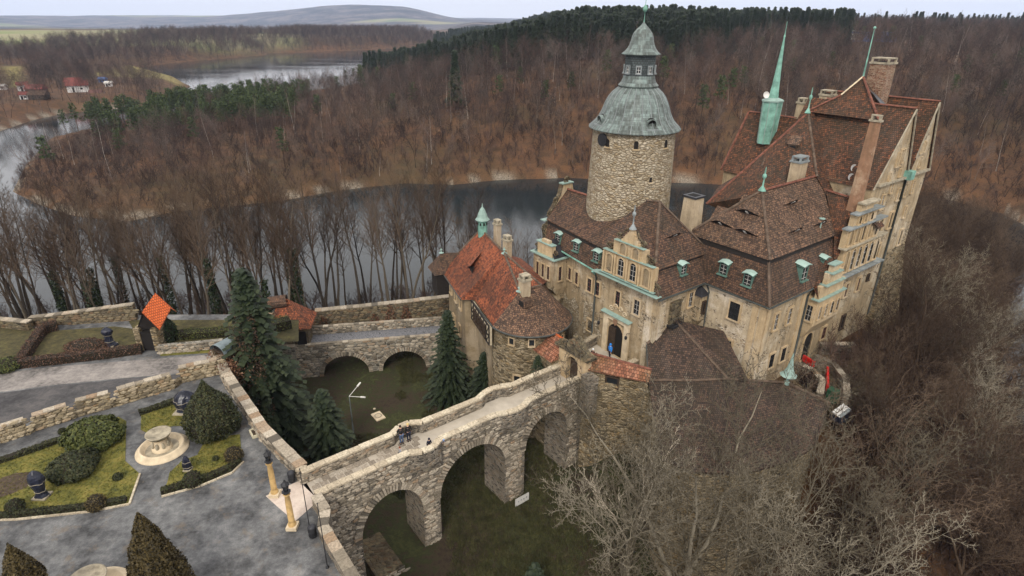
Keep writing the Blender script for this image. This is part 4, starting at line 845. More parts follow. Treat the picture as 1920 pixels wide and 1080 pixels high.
for pos in (inv(1436, 178, p=24.4), inv(1600, 315, q=-4.0), inv(1595, 332, q=-4.2)):
    o = inst('satellite_dish', dm, pal, wl(*pos)); o.rotation_euler = (rad(78), 0, rad(8))
# palace windows
for x, y, w, h, st in ((1587, 544, .6, 1.5, 'red'), (1609.7, 533, .6, 1.5, 'red'), (1628, 520, .35, .6, 'plain'), (1580, 604, .6, 1.5, 'plain'), (1544.5, 624, .8, 1.4, 'red'), (1646, 470, .55, 1.5, 'dark'), (1670, 413, .6, 1.7, 'dark'),
                       (1651.5, 424, .6, 1.5, 'dark'), (1688, 445, .6, 1.7, 'dark'), (1672.6, 352, .4, 1.0, 'sash'), (1684.6, 364.5, .4, 1.2, 'sash'), (1698, 356.6, .4, 1.3, 'sash'), (1712, 350, .4, 1.3, 'sash'), (1654.7, 378.7, .5, 1.4, 'sash'), (1697, 397.6, .4, 1.2, 'sash'),
                       (1684, 300, .3, 1.3, 'dark'), (1689.5, 296, .3, 1.5, 'dark'), (1694, 292, .3, 1.3, 'dark'), (1688, 324, .3, .7, 'dark'), (1669, 331, .3, .7, 'dark'), (1728.5, 278, .3, 1.0, 'dark'), (1734.5, 275, .3, 1.0, 'dark'), (1716, 309, .3, 1.1, 'dark'), (1726, 304, .3, 1.0, 'dark'), (1666, 500, .4, .8, 'dark'), (1570, 660, .5, 1.6, 'dark')):
    l = inv(x, y, q=QF-0.1); pr = cw if l.x < 18 else pal; window(pr, wl(l.x, QF-(0.1 if l.x < 18 else 0.02), l.z), NB_, w, h, st)
pipe(pal, L((29.4, QF-0.12, 16.3), (29.4, QF-0.12, 0.5)), 0.11, 'pipe'); MB().box(wl(29.3, QF-0.35, 16.6), 0.5, 0.35, 0.45, (PA, PB, Vector((0, 0, 1)))).build('rain_head', M['copper'], pal)
MB().box(wl(31.9, QF-0.15, 16.45), 2.7, 0.22, 0.1, (PA, PB, Vector((0, 0, 1)))).build('string_course', M['cap_old'], pal); MB().box(wl(26.0, QF-0.15, 16.35), 3.0, 0.2, 0.1, (PA, PB, Vector((0, 0, 1)))).build('string_course', M['cap_old'], pal)
m = MB(); m.prism(xy([(29.8, QF-0.02), (34.65, QF-0.02), (34.65, 0), (29.8, 0)]), -6, 8.0, base=xy([(28.8, QF-1.6), (36.6, QF-1.7), (36.4, 0), (29.5, 0)])); m.build('battered_foot', M['stone_warm'], pal)
# renaissance gable bay on the palace front
bg_ = MB(); gq = QF-0.32
def gt(p0, p1, z0, z1, d=0.25): bg_.box(wl((p0+p1)/2, gq+d/2, (z0+z1)/2), (p1-p0)/2, d/2+0.1, (z1-z0)/2, (PA, PB, Vector((0, 0, 1))))
gt(18.4, 26.4, 8.0, 11.0); gt(18.0, 25.2, 11.0, 13.0); gt(18.9, 23.6, 13.0, 14.3); gt(19.8, 22.4, 14.3, 15.2)
rg = bg_.build('renaissance_gable', M['trim'], pal)
for p0, p1, z in ((18.2, 27.2, 7.95), (17.8, 26.8, 11.0), (17.6, 25.6, 13.0), (18.6, 24.0, 14.3), (19.6, 22.7, 15.2)):
    MB().box(wl((p0+p1)/2, gq-0.1, z), (p1-p0)/2, 0.38 if z > 8 else 0.6, 0.07, (PA, PB, Vector((0, 0, 1)))).build('cornice', M['lead'] if z in (7.95, 13.0, 14.3) else M['cap_old'], rg)
for k in range(6): window(rg, wl(19.2+1.25*k, gq-0.12, 9.4), NB_, 0.62, 2.2, 'niche' if k in (0, 5) else 'archwin')
for k in range(5): window(rg, wl(18.9+1.3*k, gq-0.12, 11.95), NB_, 0.6, 1.5, 'niche' if k != 2 else 'dark')
for k in range(3): window(rg, wl(19.9+1.2*k, gq-0.12, 13.6), NB_, 0.45, 0.85, 'niche')
m = MB(); m.face(L((21.0, gq+.2, 15.0), (21.0, -2.8, 15.3), (18.4, -5.7, 12.1), (17.6, gq+.2, 9.2))[::-1]); m.face(L((21.0, gq+.2, 15.0), (24.6, gq+.2, 11.2), (24.6, -3.8, 14.2), (21.0, -2.8, 15.3))[::-1]); m.build('gable_roof', M['tile_old'], rg)
ridge_tiles(rg, wl(21.0, gq+.1, 15.06), wl(21.0, -2.8, 15.36), 'ridge', 0.14)
m = MB(); m.face(L((22.3, -7.0, 13.2), (23.4, -7.6, 12.2), (25.6, -7.3, 12.0), (24.4, -6.6, 13.1))); m.face(L((22.3, -7.0, 13.1), (24.4, -6.6, 13.0), (25.6, -7.3, 11.9), (23.4, -7.6, 12.1))); m.build('lean_to_roof', M['tile_old'], pal)
# yard door in the arch below the oriel
window(cw, wl(*inv(1511, 648, q=QF-0.1)), NB_, 1.5, 3.0, 'arch_door', name='yard_door')
# ================================================================== STONE PIECES
def blockmat(name, stops, attr=None):
    t = NT(name, 0.93); P = t.uv(obj=True)
    r = t.n('ObjectInfo').outputs['Random'] if attr is None else t.n('SeparateColor', None, Color=t.n('VertexColor', {'layer_name': attr}).outputs[0]).outputs[0]
    n = t.noise(P, 7.0, 4, 0.7); col = t.ramp(r, stops)
    col = t.mix(t.ramp(n, [(0.35, 0.55), (0.62, 0.0)]), col, (0.07, 0.06, 0.045))
    return t.done(col, n, 0.05, 0.8)
GREY = [(0.0, (0.11, 0.095, 0.075)), (0.25, (0.25, 0.21, 0.155)), (0.6, (0.40, 0.34, 0.26)), (0.82, (0.52, 0.45, 0.35)), (1.0, (0.30, 0.2, 0.12))]
WARM = [(0.0, (0.15, 0.12, 0.08)), (0.3, (0.30, 0.24, 0.15)), (0.6, (0.42, 0.34, 0.22)), (0.85, (0.5, 0.41, 0.28)), (1.0, (0.32, 0.2, 0.1))]
MOSS = [(0.0, (0.06, 0.05, 0.035)), (0.4, (0.15, 0.12, 0.08)), (0.7, (0.25, 0.2, 0.12)), (1.0, (0.16, 0.09, 0.05))]
M['blk_g'] = blockmat('grey_stones', GREY); M['blk_gs'] = blockmat('grey_stones_small', GREY, 'tint')
M['blk_w'] = blockmat('warm_stones', WARM); M['blk_ws'] = blockmat('warm_stones_small', WARM, 'tint')
M['blk_ms'] = blockmat('mossy_stones_small', MOSS, 'tint')
M['blk_c'] = blockmat('coping_stones', [(0.0, (0.42, 0.35, 0.25)), (0.5, (0.55, 0.46, 0.33)), (1.0, (0.62, 0.54, 0.4))])
M['blk_s'] = blockmat('paving_slabs', [(0.0, (0.24, 0.2, 0.155)), (0.5, (0.38, 0.32, 0.25)), (1.0, (0.50, 0.44, 0.36))])
def stone_mesh(seed, n=7):
    r = random.Random(seed); m = MB(); o, i = [], []
    for k in range(n):
        a = 2*math.pi*k/n+r.uniform(-.2, .2); x, z = math.cos(a), math.sin(a); g = 0.5/max(abs(x), abs(z))**0.75*r.uniform(0.88, 1.02)
        o.append((x*g, 0.0, z*g)); i.append((x*g*0.78, -1.0+r.uniform(0, .25), z*g*0.78))
    for k in range(n): j = (k+1) % n; m.face([o[k], o[j], i[j], i[k]])
    m.face(i); return tmpmesh(m, M['blk_g'], 'stone')
STONES = [stone_mesh(k) for k in range(6)]
STONES_W = []
for s_ in STONES:
    c = s_.copy(); c.materials.clear(); c.materials.append(M['blk_w']); STONES_W.append(c)
def rubble_face(parent, o, U, n, Wd, H, mask, parts=0, seed=0, ht=(0.14, 0.30), ln=(0.28, 0.8), warm=False, mat=None, name='stone', proud=(0.04, 0.10)):
    """rubble stones with real depth laid in rough courses on a vertical face; o = lower left, U along, n outward"""
    r = random.Random(seed); z = 0; cells = []
    while z < H:
        h = r.uniform(*ht); u = -r.uniform(0, 0.4)
        while u < Wd:
            l = r.uniform(*ln)*(0.6+h*2); zc = z+h/2+r.uniform(-.04, .04)+0.03*math.sin(u*1.7)
            if mask(u+l/2, zc) and mask(u+0.04, zc) and mask(u+l-0.04, zc): cells.append((u+l/2, zc, l*0.94, h*0.92, r.random(), r.uniform(*proud), r.uniform(-.10, .10)))
            u += l
        z += h
    cells.sort(key=lambda c: -c[2]*c[3]); big, rest = cells[:parts], cells[parts:]
    rz = math.atan2(n.y, n.x)+math.pi/2; ms = STONES_W if warm else STONES
    for c in big:
        q = inst(name, ms[int(c[4]*5.99)], parent, Vector(o)+U*c[0]+Vector((0, 0, c[1])), rz, (c[2], c[5], c[3]))
    if not rest: return
    V, F, T = [], [], []; Z = Vector((0, 0, 1)); b = 0
    o = Vector(o)-parent_wloc(parent)
    for (u, zc, l, h, t, pr, tl) in rest:
        k = 6; a0 = r.uniform(0, 1); ring0, ring1 = [], []; c = o+U*u+Z*zc; ct, st = math.cos(tl), math.sin(tl)
        for j in range(k):
            a = 2*math.pi*(j+0.5)/k; x, z_ = math.cos(a)*l*0.56*r.uniform(.85, 1.02), math.sin(a)*h*0.58*r.uniform(.85, 1.02); x, z_ = x*ct-z_*st, x*st+z_*ct
            V.append(c+U*x+Z*z_)
        for j in range(k):
            p = V[b+j]; V.append(c+(p-c)*0.74+n*pr)
        for j in range(k): j2 = (j+1) % k; F.append((b+j, b+j2, b+k+j2, b+k+j))
        F.append(tuple(b+k+j for j in range(k))); T += [t]*(2*k); b += 2*k
    me = bpy.data.meshes.new('small_stones'); me.from_pydata([tuple(v) for v in V], [], F)
    ca = me.color_attributes.new('tint', 'FLOAT_COLOR', 'POINT'); ca.data.foreach_set('color', np.repeat(np.array(T, np.float32), 4))
    me.materials.append(mat or (M['blk_ws'] if warm else M['blk_gs']))
    q = bpy.data.objects.new('small_stones', me); C0.objects.link(q); q.parent = parent; q['kind'] = 'stuff'
_unit = tmpmesh(MB().box((0, 0, 0), .5, .5, .5), M['blk_c'], 'block')
def unit(mat):
    k = 'u_'+mat
    if k not in M: m = _unit.copy(); m.materials.clear(); m.materials.append(M[mat]); M[k] = m
    return M[k]
def block(parent, c, U, lx, ly, lz, mat='blk_c', name='coping_stone', tilt=0):
    """unit block; U = direction of its length (horizontal, may slope)"""
    o = inst(name, unit(mat), parent, c, 0, (lx, ly, lz)); o.rotation_euler = (0, -math.atan2(U.z, math.hypot(U.x, U.y)), math.atan2(U.y, U.x)); return o
def coping(parent, pts, w, th, step=0.95, mat='blk_c', seed=1, jit=0.02):
    r = random.Random(seed)
    for a, b in zip(pts, pts[1:]):
        a, b = Vector(a), Vector(b); d = b-a; n = max(1, round(d.length/step)); d /= n
        for k in range(n):
            block(parent, a+d*(k+.5)+Vector((0, 0, th/2+r.uniform(-jit, jit))), d, d.length*0.975, w*r.uniform(.96, 1.04), th, mat)

# ================================================================== MAIN BRIDGE
bridge = thing('stone_bridge', wl(-18, 3.9, -9), 'long three-arched rubble bridge running to the castle gate', 'bridge')
QN, QFR = 2.3, 5.4; PS, PE = -31.4, -6.35
ARCH = [(-28.6, -23.4, -4.9, -1.65), (-21.8, -15.3, -4.4, -1.0), (-13.1, -8.1, -3.9, -1.1)]
def abot(p):
    for a, b, zs, zc in ARCH:
        if a < p < b: x = (2*p-a-b)/(b-a); return zs+(zc-zs)*math.sqrt(max(0, 1-x*x))
    return None
ps = sorted(set([round(PS+k*0.25, 3) for k in range(int((PE-PS)/0.25)+1)]+[x for A in ARCH for x in (A[0], A[0]+0.02, A[0]+.08, A[1]-.08, A[1]-0.02, A[1])]+[PE]))
mb = MB()
for p0, p1 in zip(ps, ps[1:]):
    m_ = abot((p0+p1)/2)
    z0, z1 = (abot(p0) or (ARCH_s := [A for A in ARCH if A[0]-.01 <= p0 <= A[1]+.01][0][2]), abot(p1) or [A for A in ARCH if A[0]-.01 <= p1 <= A[1]+.01][0][2]) if m_ is not None else (-10.5, -10.5)
    mb.face(L((p0, QN, z0), (p1, QN, z1), (p1, QN, -0.02), (p0, QN, -0.02))); mb.face(L((p1, QFR, z1), (p0, QFR, z0), (p0, QFR, -0.02), (p1, QFR, -0.02)))
    if m_ is not None: mb.face(L((p0, QN, z0), (p0, QFR, z0), (p1, QFR, z1), (p1, QN, z1)))
for a, b, zs, zc in ARCH:
    for p in (a, b): mb.face(L((p, QN, -10.5), (p, QFR, -10.5), (p, QFR, zs), (p, QN, zs)))
mb.face(L((PE, QN, -10), (PE, QFR, -10), (PE, QFR, 0), (PE, QN, 0)))
mb.build('arched_wall', M['stone'], bridge)
dk = MB().face(L((PS, QN, 0.0), (PE, QN, 0.0), (PE, QFR, 0.0), (PS, QFR, 0.0))).build('deck', M['deck'], bridge)
def bulge(p, s):
    d = 0
    for c in (-22.8, -14.3):
        x = abs(p-c)
        if x < 1.25: d = 0.55*math.sqrt(max(0, 1-(x/1.25)**2))
    return d*s
npts = [-31.4+0.3*k for k in range(84)]; npts = [p for p in npts if p < -6.5]+[-6.5]
for side, q0 in ((-1, QN), (1, QFR)):
    pts = [wl(p, q0+0.0*side-side*0.2+bulge(p, side)) for p in npts]
    wall_mesh(MB(), [(v.x, v.y) for v in pts], 0.40, -0.5, 0.92).build('parapet', M['stone'], bridge)
    # groups of copings: one stone per ~0.9 m
    st = npts[::3]; st = st if st[-1] == npts[-1] else st+[npts[-1]]
    coping(bridge, [wl(p, q0-side*0.2+bulge(p, side), 0.92) for p in st], 0.56, 0.15, 1.2)
for c in (-22.8, -14.3):   # corbelled foot of each refuge
    for side, q0 in ((-1, QN), (1, QFR)):
        o = MB(); pr = [(0.15, -1.3), (0.6, -0.7), (1.0, -0.45)]
        for (r1, z1), (r2, z2) in zip(pr, pr[1:]):
            for k in range(8):
                a1, a2 = math.pi*k/8, math.pi*(k+1)/8
                f = lambda r, a, z: wl(c+1.25*r*math.cos(a), q0+side*0.55*r*math.sin(a), z)
                o.face([f(r1, a1, z1), f(r1, a2, z1), f(r2, a2, z2), f(r2, a1, z2)])
        o.build('refuge_corbel', M['cap_old'], bridge)
def bmask(u, z):
    p = PS+u; zz = z-10
    if p > PE-0.3 or zz > 0.8: return False
    for a, b, zs, zc in ARCH:
        if a-0.1 < p < b+0.1:
            if zz < zs+0.2: return not (a-0.05 < p < b+0.05)
            x = (2*p-a-b)/(b-a+0.9); 
            if abs(x) < 1 and zz < zs+(zc-zs+0.5)*math.sqrt(1-x*x)+0.05: return False
    for c in (-22.8, -14.3):
        if abs(p-c) < 1.35 and zz > -1.4: return False
    return True
rubble_face(bridge, wl(PS, QN, -10), PA, NB_, PE-PS, 10.85, bmask, parts=240, seed=4)
rubble_face(bridge, wl(PS, QFR-0.4, 0), PA, NB_, PE-PS, 0.85, lambda u, z: all(abs(PS+u-c) > 1.4 for c in (-22.8, -14.3)) and z > 0.05, seed=5, ht=(.1, .24), proud=(.02, .05))
for a, b, zs, zc in ARCH:    # voussoirs
    cx, hw, hh = (a+b)/2, (b-a)/2, zc-zs; t = 0.04; n = int(math.pi*(hw+hh)/2/0.24)
    for k in range(n+1):
        th_ = math.pi*(k)/n; p, z = cx+hw*math.cos(th_), zs+hh*math.sin(th_); nx, nz = math.cos(th_)/hw, math.sin(th_)/hh; l = math.hypot(nx, nz); nx, nz = nx/l, nz/l
        rr = R.uniform(.5, .68); o = inst('arch_stone', unit('blk_g'), bridge, wl(p+nx*rr/2, QN-0.05, z+nz*rr/2), 0, (rr, 0.22, R.uniform(.16, .21)))
        o.rotation_euler = (Matrix(((PA.x*nx, PB.x, -PA.x*nz), (PA.y*nx, PB.y, -PA.y*nz), (nz, 0, nx)))).to_euler()
for i in range(14):          # worn slabs at the garden end of the deck
    for j in range(4):
        if R.random() < 0.12: continue
        q = 2.75+0.56*j+0.28; p = -31.1+0.62*i+0.31+0.3*(j % 2)
        block(bridge, wl(p, q, 0.012+R.uniform(0, .012)), PA, 0.58*R.uniform(.8, 1), 0.53*R.uniform(.85, 1), 0.05, 'blk_s', 'paving_slab')
MB().box(wl(-16.0, QN-0.0, -2.6), 0.14, 0.03, 2.1, (PA, PB, Vector((0, 0, 1)))).build('lime_streak', M['cap'], bridge) if False else None
# abutment on the garden side and the fan walls
tag(MB().prism([(wl(p, q).x, wl(p, q).y) for p, q in ((-34.0, 2.0), (-31.3, 2.32), (-31.3, 5.38), (-34, 6.0))], -10, -0.03).build('bridge_abutment', M['stone'], None), 'rubble abutment under the garden end of the long bridge', 'abutment')

# ================================================================== GATE AND FORECOURT
fc_ = thing('forecourt', wl(-3, 4, 0), 'walled forecourt bridging between the arched gate and the main castle door', 'forecourt')
MB().prism(xy([(-6.35, 1.5), (-0.02, 1.5), (0.2, 7.2), (-6.35, 6.4)]), -9.5, 0.0).build('paved_platform', [M['stone_warm']], fc_)
MB().face(L((-6.3, 1.55, 0.006), (-0.05, 1.55, 0.006), (0.15, 7.15, 0.006), (-6.3, 6.35, 0.006))).build('paving', M['deck'], fc_)
for a, b in (((-6.0, 6.5), (0.1, 7.3)), ((-4.2, 1.55), (-0.1, 1.5))):
    wall_mesh(MB(), xy([a, b]), 0.4, 0, 0.95).build('parapet', M['stone'], fc_); coping(fc_, [wl(*a, 0.95), wl(*b, 0.95)], 0.55, 0.14, 1.0)
MB().box(wl(-1.8, 4.3, 0.02), 0.75, 0.9, 0.012, (PA, PB, Vector((0, 0, 1)))).build('floor_grating', M['iron'], fc_)
gate = thing('gate', wl(-6.4, 3.7, 0), 'arched stone gate with a carved ogee pediment at the castle end of the bridge', 'gate')
m = MB(); gp0, gp1 = -6.75, -6.05; outl = [(1.75, 0), (1.75, 3.1), (5.35, 3.1), (5.35, 0)]; op = [(2.75, 0)]+[(3.5+0.75*math.cos(math.pi*(1-k/10)), 1.9+0.75*math.sin(math.pi*(1-k/10))) for k in range(11)]+[(4.25, 0)]
def slab(q0, q1, z0, z1): m.box(wl((gp0+gp1)/2, (q0+q1)/2, (z0+z1)/2), 0.35, (q1-q0)/2, (z1-z0)/2, (PA, PB, Vector((0, 0, 1))))
slab(1.75, 2.75, 0, 3.1); slab(4.25, 5.35, 0, 3.1)
for k in range(1, 11):
    (q0, z0), (q1, z1) = op[k], op[k+1]
    for p in (gp0, gp1): m.face(L((p, q0, z0), (p, q1, z1), (p, q1, 3.1), (p, q0, 3.1)))
    m.face(L((gp0, q0, z0), (gp1, q0, z0), (gp1, q1, z1), (gp0, q1, z1)))
m.build('gate_wall', M['trim'], gate)
m = MB(); top = [(1.35, 3.1)]+[(1.35+4.4*k/16, 3.2+1.0*math.exp(-((k-8)/2.6)**2)+0.25*math.exp(-((k-8)/6)**2)) for k in range(17)]+[(5.75, 3.1)]
for (q0, z0), (q1, z1) in zip(top, top[1:]):
    m.face(L((gp0-.25, q0, z0+.12), (gp0-.25, q1, z1+.12), (gp1+.25, q1, z1+.12), (gp1+.25, q0, z0+.12)))
    for p in (gp0-.25, gp1+.25): m.face(L((p, q0, 3.1), (p, q1, 3.1), (p, q1, z1+.12), (p, q0, z0+.12)))
m.face(L((gp0-.25, 1.35, 3.1), (gp1+.25, 1.35, 3.1), (gp1+.25, 5.75, 3.1), (gp0-.25, 5.75, 3.1))); m.build('pediment', M['stone_moss'], gate)
m = MB(); scroll(m, wl(gp0-.1, 2.2, 3.7), NA_, .3, 1.4, .1); scroll(m, wl(gp0-.1, 4.9, 3.7), NA_, .3, 1.4, .1, -1); m.lathe(wl(-6.4, 3.55, 4.4), [(0, 0), (.22, .05), (.3, .3), (.15, .55), (0, .62)], 10); m.build('carved_ornament', M['stone_moss'], gate)
MB().box(wl(-6.2, 3.5, 1.2), 0.05, 0.74, 1.2, (PA, PB, Vector((0, 0, 1)))).build('door_leaf', M['wood_dark'], gate)

# covered wall walk right of the gate
ww = thing('wall_walk', wl(-4, -0.5, 0), 'rubble curtain wall with a mossy red tiled cover between gate and bastion roof', 'wall')
w0 = inv(1095, 700, z=1.5); wpts = [(-6.9, 1.6), (-6.2, 0.4), (-1.9, -2.6)]
gA, gB = inv(1088, 690, z=2.1), inv(1216, 716, z=2.1); rA, rB = inv(1108, 662, z=2.9), inv(1222, 693, z=2.9)
wa, wb = (gA.x+.25, gA.y+.15), (gB.x+.25, gB.y+.2); wc, wd = (rB.x+.4, rB.y+.6), (rA.x+.4, rA.y+.6)
MB().prism(xy([wa, wb, wc, wd]), -1.5, 2.15).build('wall', M['stone_warm'], ww)
m = MB(); m.face([wl(*gA), wl(*gB), wl(*rB), wl(*rA)]); dq = Vector((0.35, 0.9, 0)); m.face([wl(*rA), wl(*rB), wl(rB.x+.5, rB.y+1, 2.3), wl(rA.x+.5, rA.y+1, 2.3)]); m.face([wl(*gA), wl(*rA), wl(rA.x+.5, rA.y+1, 2.3)]); m.face([wl(*gA), wl(*gB), wl(gB.x, gB.y, 1.98), wl(gA.x, gA.y, 1.98)]); m.build('tiled_cover', M['tile_wall'], ww)
ridge_tiles(ww, wl(*rA), wl(*rB), 'ridge', 0.12)
fn = (wl(*wb)-wl(*wa)).cross(Vector((0, 0, 1))).normalized(); mid = (wl(*wa)*.52+wl(*wb)*.48)
window(ww, mid+fn*0.01+Vector((0, 0, 1.15)), fn, 0.95, 0.9, 'plain'); 
m = MB(); m.box(mid+fn*.05+Vector((0, 0, .62)), .7, .06, .06, ((wl(*wb)-wl(*wa)).normalized(), fn, Vector((0, 0, 1)))); m.build('sill', M['trim'], ww)
m = MB(); c = wl(-6.9, 1.0); m.prism(xy([(-7.3, 0.7), (-6.3, 0.5), (-6.2, 1.6), (-7.2, 1.8)]), -1.8, 1.9); 
m.prism(xy([(-7.3, 0.7), (-6.3, 0.5), (-6.2, 1.6), (-7.2, 1.8)]), -2.8, -1.8, base=xy([(-6.7, 1.0), (-6.3, 0.9), (-6.2, 1.6), (-6.7, 1.7)])); m.build('corner_buttress', M['stone'], ww)

# ================================================================== BASTION
bas = thing('bastion', wl(1, -7, 0), 'great rounded rubble bastion with a sweeping brown roof below the corner wing', 'bastion')
bo = [(-6.4, 2.2), (-6.1, 0.8), (-4.4, -0.9), (-2.9, -2.5), (-5.0, -5.2), (-7.0, -7.9), (-6.7, -9.3), (-5.9, -10.6), (-4.7, -11.7), (-3.1, -12.6), (-1.2, -13.3), (0.9, -13.75), (3.9, -14.0)]
inn = [(6.5, -13.0), (7.5, -9), (4, -3), (-1, 0.5)]
nb_ = len(bo); topz = [1.2, 0.9, 0.9, 0.9, 0.2]+[-1.1]*8
m = MB()
def off(pts, d):
    out = []
    for i, (p, q) in enumerate(pts):
        a, b = pts[max(0, i-1)], pts[min(len(pts)-1, i+1)]; t_ = Vector((b[0]-a[0], b[1]-a[1])).normalized(); out.append((p+t_.y*d, q-t_.x*d))
    return out
dens = []
for i in range(nb_-1):
    for k in range(2):
        f = k/2; g = lambda j, c: bo[max(0, min(nb_-1, j))][c]
        cat_ = lambda c: 0.5*((2*g(i, c))+(-g(i-1, c)+g(i+1, c))*f+(2*g(i-1, c)-5*g(i, c)+4*g(i+1, c)-g(i+2, c))*f*f+(-g(i-1, c)+3*g(i, c)-3*g(i+1, c)+g(i+2, c))*f**3)
        dens.append((bo[i][0]*(1-f)+bo[i+1][0]*f, bo[i][1]*(1-f)+bo[i+1][1]*f, topz[i]*(1-f)+topz[i+1]*f))
dens.append((bo[-1][0], bo[-1][1], topz[-1]))
flat_ = [(a, b) for a, b, c in dens]; lowp = off(flat_, -2.0) if False else [(p+(p-1.5)*0.0, q) for p, q in flat_]
cc = Vector((1.5, -4.0))
def outw(p, q, k): v = Vector((p, q))-cc; v.normalize(); return (p+v.x*k, q+v.y*k)
u_ = 0
for (a, b) in zip(dens, dens[1:]):
    d = math.hypot(b[0]-a[0], b[1]-a[1]); fk = lambda v: (v[0]-1.3, v[1]-1.3) if (v[1] > -2.7) else outw(v[0], v[1], .9*max(0, min(1, (2.5-v[0])/5))); A0, B0_ = fk(a), fk(b)
    m.face([wl(*A0, -17), wl(*B0_, -17), wl(b[0], b[1], b[2]), wl(a[0], a[1], a[2])], uv=[(u_, -17), (u_+d, -17), (u_+d, b[2]), (u_, a[2])]); u_ += d
m.face([wl(p, q, z) for p, q, z in dens]+[wl(p, q, -1.3) for p, q in inn])
m.face(L((3.9, -14.0, -17), (6.9, -13.3, -17), (6.9, -13.3, 1.3), (3.9, -14.0, -1.1)))
m.face(L((6.9, -13.3, -17), (9.8, -9.0, -17), (9.8, -9.0, 0.4), (6.9, -13.3, 1.3)))
m.build('bastion_wall', M['stone_warm'], bas, smooth=False)
# the roofs: upper hipped roof against the wing, lower ring roof sloping outwards
ap_ = wl(2.75, -0.02, 5.1); c1 = wl(*inv(1213, 645, z=3.3)); c2 = wl(*inv(1216, 713, z=1.6)); c3 = wl(*inv(1365, 711, z=1.75)); c4_ = wl(*inv(1405, 716, z=1.9)); c5 = wl(6.55, -3.0, 4.0)
m = MB(); m.face([ap_, c1, c2, c3]); m.face([ap_, c3, c4_, c5]); m.face([ap_, wl(0.3, -0.02, 3.6), c1]); m.build('hipped_roof', M['tile_bast'], bas)
hang = MB(); hang.face([c1, c2, c2-Vector((0, 0, 2.6)), c1-Vector((0, 0, 4))]); hang.face([c1, wl(0.3, -0.05, 3.6), wl(0.3, -0.05, -1), c1-Vector((0, 0, 4))]); hang.build('side_wall', M['plaster_dark'], bas)
rg_ = [inv(1216, 713, z=1.6), inv(1300, 714, z=1.7), inv(1365, 711, z=1.75), inv(1430, 715, z=1.9), inv(1475, 718, z=1.9), inv(1556, 757, z=1.5)]
eav = [(-7.45, -8.0), (-6.7, -10.3), (-3.5, -12.9), (0.6, -14.15), (2.6, -14.4), (4.3, -14.35)]
m = MB()
for i in range(5):
    a, b, c, d = wl(*rg_[i]), wl(*rg_[i+1]), wl(*eav[i+1], -0.95), wl(*eav[i], -0.95); m.face([d, c, b]); m.face([d, b, a])
    m.face([d, c, c-Vector((0, 0, .15)), d-Vector((0, 0, .15))])
m.face([wl(*rg_[0]), wl(*rg_[0])-Vector((0, 0, .2)), wl(*eav[0], -1.15), wl(*eav[0], -0.95)]); m.face([wl(*rg_[5]), wl(*rg_[5])-Vector((0, 0, .2)), wl(*eav[5], -1.15), wl(*eav[5], -0.95)])
for i in range(5): m.face([wl(*rg_[i]), wl(*rg_[i+1]), wl(rg_[i+1].x+1.6, rg_[i+1].y+2.2, .3), wl(rg_[i].x+1.6, rg_[i].y+2.2, .3)])
m.build('ring_roof', M['tile_bast'], bas)
for i in range(5): ridge_tiles(bas, wl(*rg_[i])+up, wl(*rg_[i+1])+up, 'ridge_dark', .13)
ridge_tiles(bas, c3+up, ap_+up, 'ridge_dark', .12); ridge_tiles(bas, c1+up, ap_+up, 'ridge_dark', .12)
pipe(bas, [c1+Vector((0, 0, -.1)), c2+Vector((0, 0, -.1)), c2-Vector((0, 0, 2.2))], .09)
MB().lathe(wl(*rg_[4]), [(0.28, -.1), (0.25, .12), (0.13, .2), (0.12, .75), (0.3, .8), (0.72, .82), (0.5, 1.0), (0.28, 1.5), (0.12, 2.4), (0.02, 3.0)], 12).build('copper_ventilator', M['copper_pale'], bas)
for k in (0.3, 0.62): 
    p, q, z = dens[int(k*len(dens)*0.5)]; MB().box(wl(*outw(p, q, .9), -6), .18, .18, .2).build('loophole', M['dark'], bas)

# ================================================================== GATEHOUSE WITH ROUND TOWER
gh = thing('gatehouse', wl(-4, 17, -8), 'old gatehouse with patchy orange tiled roofs, a round tower end and half-timbered gallery', 'building')
ez = 3.2
w1, w2, w3, w4 = (-5.9, 26.4), (-8.3, 19.1), (-7.2, 18.1), (-9.0, 12.2)
bk = [(0.2, 13.0), (1.8, 17.5), (3.0, 24.5), (0.8, 27.0)]
MB().prism(xy([w1, w2, w3, w4, (-5.5, 9.5)]+bk), -9.8, ez).build('wall', M['plaster_dark'], gh)
TCN = (-5.5, 11.4)
MB().lathe(wl(*TCN), [(4.1, -9.8), (3.85, -4), (3.75, ez+0.1)], 40).build('round_tower', M['stone_warm'], gh, smooth=True)
rd, rb_, rc = (-2.1, 24.9, 8.1), (-4.4, 17.2, 8.0), (-7.0, 11.2, 6.5)
rc2 = (-4.4, 11.0, 6.5)
E_ = lambda p, q: (p, q, ez-0.05)
m = MB()
m.face(L(E_(-6.5, 26.9), E_(-8.9, 18.9), rb_, rd)[::-1]); m.face(L(E_(-8.9, 18.9), E_(-7.75, 18.0), rb_)[::-1]); m.face(L(E_(-7.75, 18.0), E_(-9.7, 11.6), rc, rb_)[::-1])
m.face(L(E_(-6.5, 26.9), rd, E_(1.0, 28.0))); m.face(L(rd, rb_, (0.5, 15.5, 4.2), E_(3.8, 24.5), E_(1.0, 28.0)))
m.face(L(rb_, rc, rc2, (0.5, 15.5, 4.2)))
m.build('orange_roof', M['tile_red'], gh)
m = MB(); K = 22; c = wl(*TCN); ring_ = []
base_a = math.atan2(c.y-wl(*rc).y, c.x-wl(*rc).x)
for k in range(K+1):
    a = rad(175)+rad(190)*k/K; ring_.append(wl(TCN[0]+4.35*math.cos(a), TCN[1]+4.35*math.sin(a), ez+0.02))
A_, B_ = wl(*rc), wl(*rc2)
